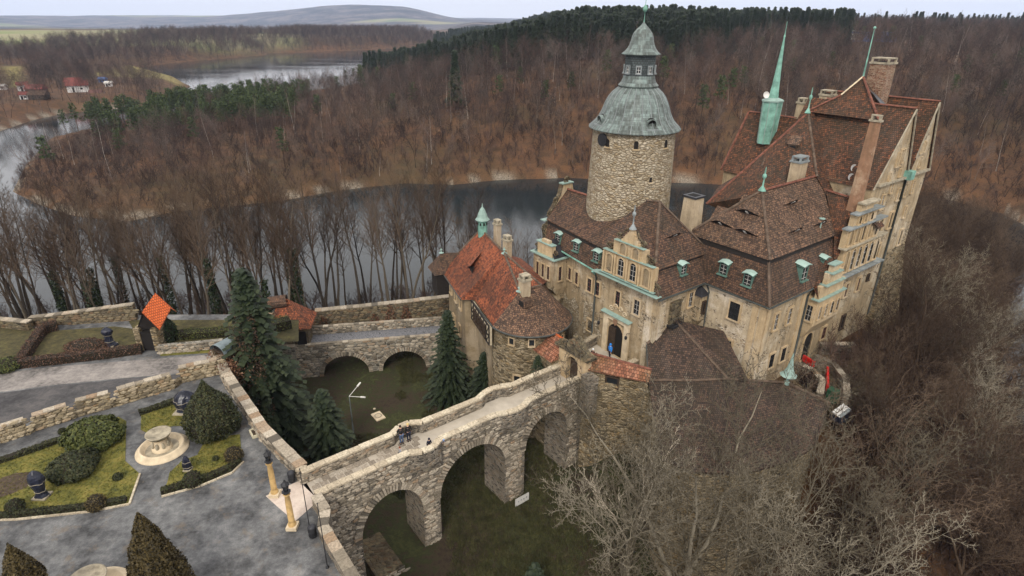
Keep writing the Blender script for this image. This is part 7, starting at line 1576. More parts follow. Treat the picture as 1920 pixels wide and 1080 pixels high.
# conifers
def spruce(seed, H, Rb, dens=1.0, pw=.75, mat='spruce', size=.11, z0=.06, droop=.35, gap=0.0):
    r = random.Random(seed); V, F, T = [], [], []; n = int(H*5*dens); b = 0; tw = TB()
    for k in range(n):
        f = z0+(1-z0)*k/n; z = H*f; L_ = Rb*(1-f)**pw*r.uniform(.6, 1.15)+.15; nb = 5+int(3*(1-f))
        for j in range(nb):
            if r.random() < gap: continue
            a = j*6.283/nb+k*1.9+r.uniform(-.3, .3); d = Vector((math.cos(a), math.sin(a), 0)); sd = Vector((-d.y, d.x, 0)); m = max(3, int(L_/.32*dens)); pv = None
            for i in range(m):
                t_ = (i+.6)/m; p = d*(L_*t_)+Vector((0, 0, z+L_*(.18*t_-droop*t_*t_))); w = size*(1.6+1.8*(1-t_))*r.uniform(.7, 1.3)
                for s in (-1, 1):
                    q = p+sd*(s*w*.9)+Vector((0, 0, -w*.55+r.uniform(-.05, .05))); e = d*(w*1.0)+Vector((0, 0, -w*.25))
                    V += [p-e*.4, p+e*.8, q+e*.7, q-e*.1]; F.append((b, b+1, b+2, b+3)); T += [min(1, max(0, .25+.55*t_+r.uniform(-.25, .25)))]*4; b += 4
    return V, F, T
def tree_conifer(name, mesh, H, x, y, s, label, group=None, z=None):
    z = hgt(x, y) if z is None else z; o = bpy.data.objects.new(name, mesh[0]); C0.objects.link(o); o.location = (x, y, z-.1); o.rotation_euler = (0, 0, R.uniform(0, 6.28)); o.scale = (s, s, s); tag(o, label, 'tree', group)
    c = bpy.data.objects.new('crown', mesh[1]); C0.objects.link(c); c.parent = o; return o
def con_mesh(name, seed, H, Rb, **kw):
    V, F, T = spruce(seed, H, Rb, **kw); t_ = TB(); t_.tube([Vector((0, 0, 0)), Vector((0, 0, H*.5)), Vector((0, 0, H*.97))], [H*.016, H*.01, .02], 6)
    return (t_.mesh(name+'_trunk', 'bark'), mesh_of(name, V, F, T, kw.get('mat', 'spruce')))
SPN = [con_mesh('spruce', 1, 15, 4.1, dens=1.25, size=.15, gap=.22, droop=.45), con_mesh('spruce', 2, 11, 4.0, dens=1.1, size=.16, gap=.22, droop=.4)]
SPF = [con_mesh('far_spruce', 10+k, 19, 4.0, dens=.45, size=.33, z0=.1, pw=1.0) for k in range(2)]
def pine_mesh(seed, H=14):
    r = random.Random(seed); V, F, T = [], [], []
    for k in range(13):
        f = .45+.55*k/13; a = k*2.4; rr = 2.6*(1.15-f)*r.uniform(.5, 1.2); c = Vector((rr*math.cos(a), rr*math.sin(a), H*f)); s = r.uniform(.8, 1.35)
        def fn(q): d = Vector((q.gauss(0, 1), q.gauss(0, 1), q.gauss(0, .55))).normalized(); return c+Vector((d.x*s, d.y*s, d.z*s*.6)), d
        v, f_, t_ = leafcloud(38, fn, .34, seed*50+k); b = len(V); V += v; F += [tuple(i+b for i in q) for q in f_]; T += t_
    t_ = TB(); t_.tube([Vector((0, 0, 0)), Vector((.2, 0, H*.5)), Vector((0, .1, H*.96))], [.19, .13, .04], 5); return (t_.mesh('pine_trunk', 'bark_mid'), mesh_of('pine_crown', V, F, T, 'pine'))
PIN = [pine_mesh(1), pine_mesh(2)]

# ---- garden / moat conifers
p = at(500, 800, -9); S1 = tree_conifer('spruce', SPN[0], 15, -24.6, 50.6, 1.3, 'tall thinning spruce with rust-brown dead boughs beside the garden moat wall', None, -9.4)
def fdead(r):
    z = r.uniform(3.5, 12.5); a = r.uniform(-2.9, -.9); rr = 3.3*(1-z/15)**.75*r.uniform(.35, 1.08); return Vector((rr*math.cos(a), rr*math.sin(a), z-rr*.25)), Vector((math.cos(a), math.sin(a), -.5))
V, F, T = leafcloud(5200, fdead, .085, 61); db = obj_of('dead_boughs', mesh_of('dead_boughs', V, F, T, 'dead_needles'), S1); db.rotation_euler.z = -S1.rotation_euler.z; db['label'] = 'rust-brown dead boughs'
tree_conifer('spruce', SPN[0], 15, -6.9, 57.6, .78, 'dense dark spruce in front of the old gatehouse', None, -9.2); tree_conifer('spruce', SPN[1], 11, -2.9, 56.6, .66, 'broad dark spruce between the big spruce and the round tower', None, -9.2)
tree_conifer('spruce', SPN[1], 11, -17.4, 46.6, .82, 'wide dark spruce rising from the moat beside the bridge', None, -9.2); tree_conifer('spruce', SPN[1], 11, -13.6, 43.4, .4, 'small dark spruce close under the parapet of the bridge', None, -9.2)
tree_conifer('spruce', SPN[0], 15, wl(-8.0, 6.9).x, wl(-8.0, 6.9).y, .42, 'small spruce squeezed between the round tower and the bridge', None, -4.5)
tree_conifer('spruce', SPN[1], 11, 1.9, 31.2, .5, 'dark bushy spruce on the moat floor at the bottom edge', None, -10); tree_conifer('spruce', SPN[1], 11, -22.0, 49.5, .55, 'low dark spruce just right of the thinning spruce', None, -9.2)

# ---- big bare trees in front of the bastion
def near_ground(x, y):
    d = ray(x, y); t0 = 18.0
    while t0 < 90:
        p = CAM+d*(t0/d.y)
        if p.z < hgt(p.x, p.y): return p
        t0 += .4
    return p
def big(x, y, z, s, vi, label, pale=True, rz=0.0):
    p = near_ground(x, y); z = p.z; v = (VN if pale else VNB)[vi]; return place(v, p.x, p.y, s, 'bare_tree', label, 'tree', None, z=z, rz=rz)
def bigl(p_, q_, s, vi, label, pale=True, rz=0.0):
    p = wl(p_, q_); v = (VN if pale else VNB)[vi]; return place(v, p.x, p.y, s, 'bare_tree', label, 'tree', None, z=hgt(p.x, p.y), rz=rz)
bigl(-9.0, -12.4, 1.42, 2, 'largest pale bare tree, its crown spread in front of the bastion roof', rz=.5)
bigl(-6.4, -14.8, 1.3, 1, 'pale bare tree between the largest one and the bastion wall', rz=5.1)
bigl(-3.6, -16.6, 1.12, 3, 'pale bare tree close behind the largest one, low against the bastion wall', rz=1.9)
bigl(-12.0, -9.2, .9, 0, 'pale twiggy tree left of the largest one, before the bastion wall', rz=2.0)
bigl(-13.0, -10.5, .72, 2, 'low dense twiggy tree at the bottom edge by the moat', rz=4.0)
bigl(.6, -18.2, 1.2, 0, 'pale bare tree right of the largest one at the bottom edge', rz=1.2)
bigl(7.0, -18.6, 1.0, 0, 'grey bare tree just right of the bastion edge', False, rz=3.3)
T_, Cn = bare_tree(77, H=13, kids=(7, 5, 4), r0_=.2, start=.45, spread=.6, twig=.02, lens=(.5, .5, .5), fork=True)
p = at(1172, 1085, -11); place((T_.mesh('dead_trunk', 'dead'), Cn.mesh('dead_crown', 'dead')), p.x, p.y, .95, 'dead_tree', 'bleached dead tree with long bare forks at the foot of the bastion', z=-10.5, rz=.7)
# ---- slope right of the castle
cnt = 0; CRp = [(c.x, c.y) for c in CR]; BSp = [(wl(p_, q_).x, wl(p_, q_).y) for p_, q_ in bo+[(9, -12), (8, -6), (-2, 2)]]
rr_ = np.random.RandomState(21); grp1 = 'bare trees on the slope right of the castle'
placed = []
def ok_sp(x, y, d): 
    for a, b in placed:
        if (a-x)**2+(b-y)**2 < d*d: return False
    return True
tries = 0
SLP = []
while cnt < 230 and tries < 14000:
    tries += 1; x, y = rr_.uniform(10, 106), rr_.uniform(14, 127)
    a1 = np.array([x]), np.array([y])
    if sdf(SHORE_K, *a1)[0] < .8 or sdf(CRp, *a1)[0] > -3.0 or sdf(BSp, *a1)[0] > -3.5 or not ok_sp(x, y, 2.5): continue
    z = hgt(x, y); s = rr_.uniform(.5, .82); H = 18*s; tx, ty = proj((x, y, z+H)); mx_, my_ = proj((x, y, z+H*.55)); bx, by = proj((x, y, z))
    if by < 330 or bx < 1480 and by < 1500 and y < 60 and x < 22: continue
    if 1000 < tx < 1715-.18*max(0, ty-200)+40 and ty < 800 and y < 96: continue
    if mx_ < 1690-.2*(my_-350) and my_ < 900 and y < 80: continue
    placed.append((x, y)); cnt += 1; SLP.append((math.hypot(x, y), x, y, s))
SLP.sort()
def zone1(x, y):
    px_, py_ = proj((x, y, hgt(x, y)+8))
    v = 'bottom right corner' if py_ > 880 and px_ > 1650 else 'bottom edge right of the bastion' if py_ > 880 else 'water at the right edge' if px_ > 1820 else 'foot of the palace wall' if px_ < 1740 else 'middle of the wooded slope'
    return 'bare brown tree on the castle slope, at the '+v
def zone2(x, y):
    px_, py_ = proj((x, y, -2))
    return 'tall bare riverside tree '+('behind the rough wall at the far left' if px_ < 250 else 'behind the orange-roofed gate building' if px_ < 420 else 'behind the thinning spruce' if px_ < 560 else 'behind the long retaining wall' if px_ < 850 else 'beyond the gatehouse')
for d_, x, y, s in SLP[:105]: place((VNB if R.random() < .85 else VN)[R.randint(0, 3)], x, y, s, 'bare_tree', zone1(x, y), 'tree', grp1)
# ---- row of tall trees between the terrace walls and the river
grp2 = 'tall bare trees along the river behind the terrace walls'; cnt = 0; tries = 0; ivy = 0
IV = []
for k in range(2):
    def fiv(r, k=k): a = r.uniform(0, 6.28); z = r.uniform(0, 9.5+k*2); rr = r.uniform(.25, .75-.02*z)+.25*mnoise.noise(Vector((0, k, z*.9))); return Vector((rr*math.cos(a), rr*math.sin(a), z)), Vector((math.cos(a), math.sin(a), 0))
    V, F, T = leafcloud(1500, fiv, .16, 70+k); IV.append(mesh_of('ivy', V, F, T, 'ivy'))
ROW = []
while cnt < 190 and tries < 6000:
    tries += 1; x, y = rr_.uniform(-104, 12), rr_.uniform(64.5, 91)
    if y < 75 and x > -27: continue
    if y < 78+.2*(x+8) and x > -8: continue
    if not ok_sp(x, y, 2.1) or sdf(SHORE_K, np.array([x]), np.array([y]))[0] < 1: continue
    placed.append((x, y)); cnt += 1; s = rr_.uniform(.8, 1.08)
    if x > -6: s *= .6
    wl_ = rr_.rand() < .13 and x < -25 and y < 80
    ROW.append((y+.12*x, x, y, s, wl_))
ROW.sort(); nplain = 0; ROWS = []
for d_, x, y, s, wl_ in ROW:
    if not wl_: nplain += 1
    if not wl_ and nplain > 128: ROWS.append((x, y, s)); continue
    o = place(VM[R.randint(0, 4)], x, y, s, 'bare_tree' if not wl_ else 'ivy_clad_tree', zone2(x, y) if not wl_ else 'bare tree with a trunk clad in dark ivy behind the terrace walls', 'tree', grp2 if not wl_ else 'ivy-clad trees behind the terrace walls')
    if wl_: c = bpy.data.objects.new('ivy', IV[nplain % 2]); C0.objects.link(c); c.parent = o
# behind the gatehouse and the keep
grp3 = 'bare trees on the bank behind the gatehouse and keep'; cnt = 0; tries = 0
while cnt < 34 and tries < 3000:
    tries += 1; x, y = rr_.uniform(-8, 62), rr_.uniform(84, 110)
    if not ok_sp(x, y, 3.0) or sdf(SHORE_K, np.array([x]), np.array([y]))[0] < 1 or sdf(CRp, np.array([x]), np.array([y]))[0] > -3: continue
    placed.append((x, y)); cnt += 1; place(VM[rr_.randint(5)] if rr_.rand() < .8 else VB[0], x, y, rr_.uniform(.45, .72), 'bare_tree', 'bare tree on the near river bank behind the gatehouse and keep', 'tree', grp3)

# ---- woods on the far bank: the nearest as things, the rest as one mass
def gn_scatter(name, meshes, pts, sc, rot, idx, label=None):
    col = bpy.data.collections.new(name+'_kinds')
    for k, me in enumerate(meshes): o = bpy.data.objects.new('%s_kind_%d' % (name, k), me); col.objects.link(o)
    me = bpy.data.meshes.new(name); me.vertices.add(len(pts)); me.vertices.foreach_set('co', np.array(pts, np.float32).ravel())
    for nm, ty, ar in (('sc', 'FLOAT', sc), ('rz', 'FLOAT', rot), ('ix', 'INT', idx)): a = me.attributes.new(nm, ty, 'POINT'); a.data.foreach_set('value', ar)
    ob = bpy.data.objects.new(name, me); C0.objects.link(ob); ob['kind'] = 'stuff'
    ng = bpy.data.node_groups.new(name, 'GeometryNodeTree'); ng.interface.new_socket('Geometry', in_out='INPUT', socket_type='NodeSocketGeometry'); ng.interface.new_socket('Geometry', in_out='OUTPUT', socket_type='NodeSocketGeometry')
    N_ = ng.nodes; gi, go = N_.new('NodeGroupInput'), N_.new('NodeGroupOutput'); ip = N_.new('GeometryNodeInstanceOnPoints'); ci = N_.new('GeometryNodeCollectionInfo'); ci.inputs['Collection'].default_value = col; ci.inputs['Separate Children'].default_value = True; ci.inputs['Reset Children'].default_value = True
    def attr(n, dt): q = N_.new('GeometryNodeInputNamedAttribute'); q.data_type = dt; q.inputs['Name'].default_value = n; return q.outputs['Attribute']
    cx = N_.new('ShaderNodeCombineXYZ'); Lk = ng.links; Lk.new(attr('rz', 'FLOAT'), cx.inputs[2]); m2p = N_.new('GeometryNodeMeshToPoints')
    Lk.new(gi.outputs[0], m2p.inputs[0]); Lk.new(m2p.outputs[0], ip.inputs['Points']); Lk.new(ci.outputs[0], ip.inputs['Instance']); ip.inputs['Pick Instance'].default_value = True; Lk.new(attr('ix', 'INT'), ip.inputs['Instance Index'])
    Lk.new(cx.outputs[0], ip.inputs['Rotation']); Lk.new(attr('sc', 'FLOAT'), ip.inputs['Scale']); Lk.new(ip.outputs[0], go.inputs[0])
    md = ob.modifiers.new('scatter', 'NODES'); md.node_group = ng; return ob
def joined(var, name):
    me = bpy.data.meshes.new(name); a, b = var; va = [v.co[:] for v in a.vertices]+[v.co[:] for v in b.vertices]; n = len(a.vertices)
    f = [tuple(p.vertices) for p in a.polygons]+[tuple(i+n for i in p.vertices) for p in b.polygons]; me.from_pydata(va, [], f); me.materials.append(a.materials[0]); me.materials.append(b.materials[0])
    me.polygons.foreach_set('material_index', [0]*len(a.polygons)+[1]*len(b.polygons)); 
    if b.color_attributes:
        ca = me.color_attributes.new('tint', 'FLOAT_COLOR', 'POINT'); q = np.zeros(len(b.vertices)*4, np.float32); b.color_attributes[0].data.foreach_get('color', q); ca.data.foreach_set('color', np.concatenate([np.full(n*4, .5, np.float32), q]))
    return me
def region(n, x0, x1, y0, y1, seed, cond):
    q = np.random.RandomState(seed); X = q.uniform(x0, x1, n); Y = q.uniform(y0, y1, n); k = cond(X, Y, q); return X[k], Y[k]
dn_ = lambda X, Y: sdf(SHORE_N, X, Y)
inview = lambda X, Y: np.abs(X) < .92*Y+12
fx_, fy_ = region(34000, -250, 640, 150, 640, 5, lambda X, Y, q: (dn_(X, Y) > 2.5) & inview(X, Y) & (q.rand(len(X)) < np.clip(1.25-Y/560, .25, 1)*(.36+.64*smooth(4, 50, dn_(X, Y)+25*fbm(X, Y, 35, 2)))) & (fbm(X, Y, 60, 2) > -.27))
fz_ = height(fx_, fy_)
# dark spruce plantation on the plateau and the pine belt on the spit
ang_ = np.degrees(np.arctan2(fx_, fy_)); dst_ = np.hypot(fx_, fy_)
is_sp = (dst_ > 322+np.where(ang_ < -3, (-3-ang_)*14, 0)+np.where(ang_ > 14, (ang_-14)*14, 0)+30*fbm(fx_, fy_, 50, 3)) & (ang_ > -11) & (ang_ < 21) | (dst_ > 430) & (ang_ > -14) & (ang_ < 27) & (fbm(fx_, fy_, 70, 3) > -.05)
q0_ = np.random.RandomState(4).rand(len(fx_)); is_pn = ((ang_ > -37) & (ang_ < -18+fbm(fx_, fy_, 45, 3)*9) & (q0_ < 1.0-.6*smooth(-24, -17, ang_)) & (dst_ > 262+12*fbm(fx_, fy_, 40, 2)) & (dst_ < 345) & (fbm(fx_, fy_, 23, 2) > -.2)) | ((ang_ > -17) & (ang_ < -11.5) & (dst_ > 470))
q = np.random.RandomState(6); scat = (q.rand(len(fx_)) < .012) & ~is_sp; is_pn |= scat & (dst_ > 200)
rest = ~is_sp & ~is_pn; sc_ = q.uniform(.55, 1.15, len(fx_)); rz_ = q.uniform(0, 6.28, len(fx_))
ordr = np.argsort(dst_); near = [i for i in ordr if rest[i] and fz_[i] > WZ][:25]; used = set(near)
fz_ = fz_; sc_ = sc_*np.where(fx_ < -60, .82, 1.0)
for k, i in enumerate(near): place((VF if k % 3 else VFR)[k % 4], float(fx_[i]), float(fy_[i]), float(sc_[i]*.8), 'bare_tree', 'bare tree at the front of the wood on the opposite river bank', 'tree', 'bare trees along the opposite bank', z=float(fz_[i]))
mk = rest.copy(); mk[list(used)] = False; ix = np.where(mk)[0]
kinds = [joined(v, 'far_tree') for v in VF+VFR]+[joined(VB[0], 'far_birch'), joined(VB[1], 'far_birch')]
kk = np.where(q.rand(len(ix)) < .06, 8+q.randint(0, 2, len(ix)), q.randint(0, 8, len(ix)))
gn_scatter('opposite_bank_wood', kinds, np.stack([fx_[ix], fy_[ix], fz_[ix]-.2], 1), (sc_[ix]*.95).astype(np.float32), rz_[ix].astype(np.float32), kk.astype(np.int32))
def conifers(mask, meshes, name, things, lab, grp, s0, s1, massname, front=None):
    ix = np.where(mask)[0]; o_ = ix[np.argsort(dst_[ix])]; fr = list(o_[:things]); 
    for k, i in enumerate(fr): tree_conifer(name, meshes[k % 2], 0, float(fx_[i]), float(fy_[i]), float(R.uniform(s0, s1)), lab, grp, float(fz_[i]))
    r_ = o_[things:]
    if len(r_): gn_scatter(massname, [joined(m, massname) for m in meshes], np.stack([fx_[r_], fy_[r_], fz_[r_]-.2], 1), q.uniform(s0, s1, len(r_)).astype(np.float32), rz_[r_].astype(np.float32), q.randint(0, 2, len(r_)).astype(np.int32))
conifers(is_sp, SPF, 'spruce', 60, 'dark spruce at the front of the plantation on the plateau', 'spruces at the edge of the plateau plantation', .85, 1.2, 'spruce_plantation')
conifers(is_pn, PIN, 'pine_tree', 60, 'green pine in the belt on the wooded spit', 'pines on the wooded spit', .68, .95, 'pine_belt')
def at_terrain(x, y):
    d = ray(x, y); t0 = 120.0
    for k in range(900):
        p = CAM+d*(t0/d.y)
        if p.z < hgt(p.x, p.y): return p
        t0 += 1.0
    return p
p = at_terrain(855, 205); tree_conifer('spruce', SPF[0], 18, p.x, p.y, 1.2, 'lone tall dark spruce standing above the bare wood left of the keep')
for x, y, lb in ((1312, 235, 'rounded green pine behind the keep, left of the copper spire'), (1345, 215, 'second green pine behind the keep, nearer the copper spire'), (1135, 160, 'small green pine high on the slope left of the keep lantern'), (1240, 175, 'small green pine just right of the keep dome')):
    p = at_terrain(x, y); tree_conifer('pine_tree', PIN[0], 14, p.x, p.y, 1.0, lb)
gb = 'white-stemmed birches in the wood across the river'
for x, y, s in ((845, 235, .95), (828, 250, .8), (1015, 170, .9), (1009, 172, .85), (1085, 180, 1.0), (485, 190, 1.0), (495, 180, .8), (390, 210, .8), (208, 330, 1.1), (188, 320, .9), (215, 300, .7), (120, 300, .8), (100, 305, .9), (140, 310, .8), (60, 300, .7), (560, 170, .8), (586, 175, .8), (700, 150, .8), (720, 155, .8), (730, 320, .55), (712, 330, .55), (690, 330, .5), (470, 320, .6), (640, 330, .6), (1300, 80, .8), (1320, 85, .9), (860, 95, .8), (880, 98, .8), (790, 110, .7), (340, 290, .8), (620, 230, .7), (900, 250, .6)):
    p = at_terrain(x, y); place(VB[R.randint(0, 2)], p.x, p.y, s*.9, 'birch_tree', 'slender birch with a bright white stem in the wood across the river', 'tree', gb, z=p.z)
# woods round the far end of the lake and the campsite
dw_ = lambda X, Y: sdf(SHORE_W, X, Y)
lawnp = [A2(262, 131), A2(300, 137), A2(330, 143), A2(345, 156), (-230, 440), (-320, 470), (-330, 540)]; mead = [A2(0, 126, -12), A2(54, 126, -12), A2(54, 168, -12), A2(0, 172, -12)]
def cw_(X, Y, q):
    D = np.hypot(X, Y); a = np.degrees(np.arctan2(X, Y)); f = (dw_(X, Y) > 3) & inview(X, Y) & (sdf(lawnp, X, Y) < -20) & (sdf(mead, X, Y) < -2) & ((D < 790+fbm(X, Y, 200)*60+430*smooth(-23.5, -18, a)) | (dw_(X, Y) < 120+fbm(X, Y, 90)*80))
    camp = (D > 325) & (D < 480) & (a < -31); return f & (q.rand(len(X)) < np.where(camp, .35, 1.0))
gx, gy = region(60000, -1050, 0, 200, 1250, 8, cw_); gz_ = height(gx, gy); q = np.random.RandomState(9)
gn_scatter('lakeside_wood', kinds[:8]+[joined(m, 'far_spruce') for m in SPF], np.stack([gx, gy, gz_-.3], 1), (q.uniform(.7, 1.1, len(gx))).astype(np.float32), q.uniform(0, 6.28, len(gx)).astype(np.float32), np.where(q.rand(len(gx)) < .0, 8+q.randint(0, 2, len(gx)), q.randint(0, 8, len(gx))).astype(np.int32))
# far plateau treeline
hx, hy = region(9000, -120, 1300, 640, 1500, 12, lambda X, Y, q: (dn_(X, Y) > 3) & inview(X, Y) & (np.degrees(np.arctan2(X, Y)) > -11)); hz_ = height(hx, hy); ah = np.degrees(np.arctan2(hx, hy))
gn_scatter('plateau_wood', kinds[:8]+[joined(m, 'far_spruce') for m in SPF], np.stack([hx, hy, hz_-.3], 1), q.uniform(.9, 1.25, len(hx)).astype(np.float32), q.uniform(0, 6.28, len(hx)).astype(np.float32), np.where((ah < 22) | (q.rand(len(hx)) < .1), 8+q.randint(0, 2, len(hx)), q.randint(0, 8, len(hx))).astype(np.int32))
# undergrowth
ux, uy = region(16000, -110, 120, 10, 118, 14, lambda X, Y, q: (sdf(SHORE_K, X, Y) > .5) & inview(X, Y) & (sdf(GARD, X, Y) < -.5) & (sdf(CRp, X, Y) < -1) & (sdf(BSp, X, Y) < -2.5) & ((X > 12) & (q.rand(len(X)) < .95) | (Y > 66) & (q.rand(len(X)) < .12)) & ~((X < 12) & (Y < 74)))
kb = [joined(v, 'bush') for v in VBUSH]
gn_scatter('near_undergrowth', kb, np.stack([ux, uy, height(ux, uy)-.1], 1), q.uniform(.8, 2.0, len(ux)).astype(np.float32), q.uniform(0, 6.28, len(ux)).astype(np.float32), q.randint(0, 3, len(ux)).astype(np.int32))
ux, uy = region(14000, -170, 260, 140, 330, 15, lambda X, Y, q: (dn_(X, Y) > 1.0) & inview(X, Y) & (q.rand(len(X)) < .6*smooth(90, 0, dn_(X, Y))+.1))
gn_scatter('far_bank_undergrowth', kb, np.stack([ux, uy, height(ux, uy)-.1], 1), q.uniform(.8, 1.9, len(ux)).astype(np.float32), q.uniform(0, 6.28, len(ux)).astype(np.float32), q.randint(0, 3, len(ux)).astype(np.int32))
def tuft(seed, n=9, h=.16, mat='lawn_dark'):
    r = random.Random(seed); m = MB()
    for _ in range(n):
        a = r.uniform(0, 6.28); x, y = r.gauss(0, .12), r.gauss(0, .12); dx, dy = math.cos(a)*.025, math.sin(a)*.025; hh_ = h*r.uniform(.5, 1.3); m.face([(x-dx, y-dy, 0), (x+dx, y+dy, 0), (x+r.gauss(0, .05), y+r.gauss(0, .05), hh_)])
    return tmpmesh(m, M[mat], 'tuft')
M['moss_grass'] = asphalt('moat_grass', (.03, .027, .013), (.058, .058, .02), (.10, .092, .04), 1.1); M['dead_leaf'] = leafmat('fallen_leaves', [(0, (.04, .02, .01)), (.6, (.11, .055, .025)), (1, (.2, .11, .05))])
def mass(name, L_, vs):
    if L_: a = np.array(L_); gn_scatter(name, [joined(v, name) for v in vs], np.stack([a[:, 0], a[:, 1], height(a[:, 0], a[:, 1])-.15], 1), a[:, 2].astype(np.float32), q.uniform(0, 6.28, len(a)).astype(np.float32), q.randint(0, len(vs), len(a)).astype(np.int32))
mass('slope_wood', [(x, y, s) for d_, x, y, s in SLP[105:]], VNB); mass('riverside_wood', ROWS, VM)
ux, uy = region(60000, -28, 14, 24, 68, 16, lambda X, Y, q: (sdf(GARD, X, Y) < -.6) & (sdf(BSp, X, Y) < -1) & (sdf(CRp, X, Y) < -4) & (fbm(X, Y, 9, 3) > .0))
gn_scatter('moat_grass', [tuft(k, mat='moss_grass') for k in range(3)], np.stack([ux, uy, height(ux, uy)], 1), q.uniform(.6, 1.7, len(ux)).astype(np.float32), q.uniform(0, 6.28, len(ux)).astype(np.float32), q.randint(0, 3, len(ux)).astype(np.int32))
# ---- campsite cabins and caravans
M['roof_red'] = plain('red_sheet_roof', (.19, .045, .035), .6, .25, 1); M['wall_white'] = plain('whitewash', (.62, .6, .58), .8, .1, 1); M['blue'] = plain('blue_sheet', (.08, .17, .42), .6, .2, 1)
def cabin(x, y, w, d, h, roof, wall_, label, name='cabin', rz=0.0, z=None):
    p = at(x, y, -12); z = hgt(p.x, p.y); p = at(x, y, z); X = Vector((math.cos(rz), math.sin(rz), 0)); Y = Vector((-X.y, X.x, 0)); Z = Vector((0, 0, 1)); root = thing(name, p, label, name.split('_')[-1])
    MB().box(p+Z*h/2, w/2, d/2, h/2, (X, Y, Z)).build('wall', M[wall_], root); m = MB(); e = .5; rh = d*.42
    A_, B_, C_, D_ = (p+X*sx*(w/2+e)+Y*sy*(d/2+e)+Z*h for sx, sy in ((-1, -1), (1, -1), (1, 1), (-1, 1))); r1_, r2_ = p-X*(w/2+e)+Z*(h+rh), p+X*(w/2+e)+Z*(h+rh)
    m.face([A_, B_, r2_, r1_]); m.face([C_, D_, r1_, r2_]); m.face([B_, C_, r2_]); m.face([D_, A_, r1_]); m.build('roof', M[roof], root)
    MB().box(p-Y*(d/2+.02)+Z*h*.4-X*w*.2, .5, .03, h*.38, (X, Y, Z)).build('door', M['dark'], root); MB().box(p-Y*(d/2+.02)+Z*h*.55+X*w*.2, .6, .03, .45, (X, Y, Z)).build('window', M['glass'], root)
for x, y, w, d, h, rf, wlm, lb, rz in ((148, 172, 14, 9, 4.5, 'roof_red', 'wall_white', 'largest campsite cabin with a red roof and white end wall', .5), (140, 163, 12, 8, 4, 'roof_red', 'wood_dark', 'dark timber cabin with a faded red roof behind the largest one', .4), (70, 176, 12, 8, 3.5, 'roof_red', 'wood_red', 'long low cabin with a red-brown roof near the left edge', .1), (45, 170, 7, 6, 4, 'roof_red', 'wall_white', 'white-walled cabin left of the long low cabin', .8), (48, 186, 5, 5, 3, 'roof_red', 'wall_white', 'small cabin with a red and white side near the river', .3),
                                       (75, 186, 11, 7, 3, 'tile_dark', 'wood_dark', 'dark brown cabin below the long low cabin', .1), (205, 162, 5, 4, 2.6, 'white', 'wall_white', 'white caravan at the right end of the campsite', .2), (194, 154, 6, 4, 2.6, 'blue', 'blue', 'blue caravan tent at the back of the campsite', .1), (143, 156, 5, 4, 2.6, 'white', 'wall_white', 'pale caravan behind the cabins', .0), (5, 168, 6, 4, 2.6, 'white', 'wall_white', 'white caravan cut by the left edge of the picture', .0), (125, 188, 9, 6, 2.6, 'lead', 'wall_white', 'low grey-roofed cabin in front of the largest one', .2), (182, 182, 8, 6, 3, 'wood_red', 'wood_red', 'rust-red shed right of the largest cabin', .3)):
    cabin(x, y, w*.72, d*.72, h*.8, rf, wlm, lb, 'cabin' if 'caravan' not in lb else 'parked_caravan', rz)
p = at_terrain(1622, 86); root = thing('blue_building', p, 'long low building with a light blue front among the trees on the skyline', 'building'); MB().box(p+Vector((0, 0, 5.5)), 17, 4, 3).build('wall', M['blue'], root); MB().box(p+Vector((0, 0, 8.8)), 17.6, 4.6, .3).build('roof', M['lead'], root); MB().box(p+Vector((-11, -4.1, 5.5)), 5, .1, 2).build('window', M['white'], root)

# ================================================================== PEOPLE
M['skin'] = plain('skin', (.5, .3, .21), .6, .08, 3); M['navy'] = plain('navy_cloth', (.012, .015, .03), .85, .3, 5); M['blk_cloth'] = plain('black_cloth', (.012, .012, .013), .85, .3, 5); M['jeans'] = plain('faded_jeans', (.07, .10, .17), .85, .3, 5); M['grey_cloth'] = plain('grey_cloth', (.22, .22, .23), .85, .3, 5)
M['blue_cloth'] = plain('bright_blue_cloth', (.02, .2, .62), .7, .15, 5); M['sky_cloth'] = plain('light_blue_cloth', (.22, .36, .68), .7, .3, 9); M['white_cloth'] = plain('white_cloth', (.7, .7, .7), .8, .1, 5); M['hair_dark'] = plain('dark_hair', (.03, .015, .01), .6, .3, 9); M['hair_fair'] = plain('fair_hair', (.55, .4, .17), .6, .2, 9); M['hair_red'] = plain('auburn_hair', (.16, .045, .02), .6, .2, 9)
def skin_obj(name, verts, edges, radii, mat, parent, sub=1):
    me = bpy.data.meshes.new(name); me.from_pydata(verts, edges, []); o = bpy.data.objects.new(name, me); C0.objects.link(o); o.parent = parent; me.materials.append(M[mat])
    md = o.modifiers.new('skin', 'SKIN'); md.use_smooth_shade = True
    for k, (sv, r) in enumerate(zip(me.skin_vertices[0].data, radii)): sv.radius = (r, r) if not isinstance(r, tuple) else r; sv.use_root = k == 0
    if sub: o.modifiers.new('sub', 'SUBSURF').levels = sub; o.modifiers[-1].render_levels = sub
    return o
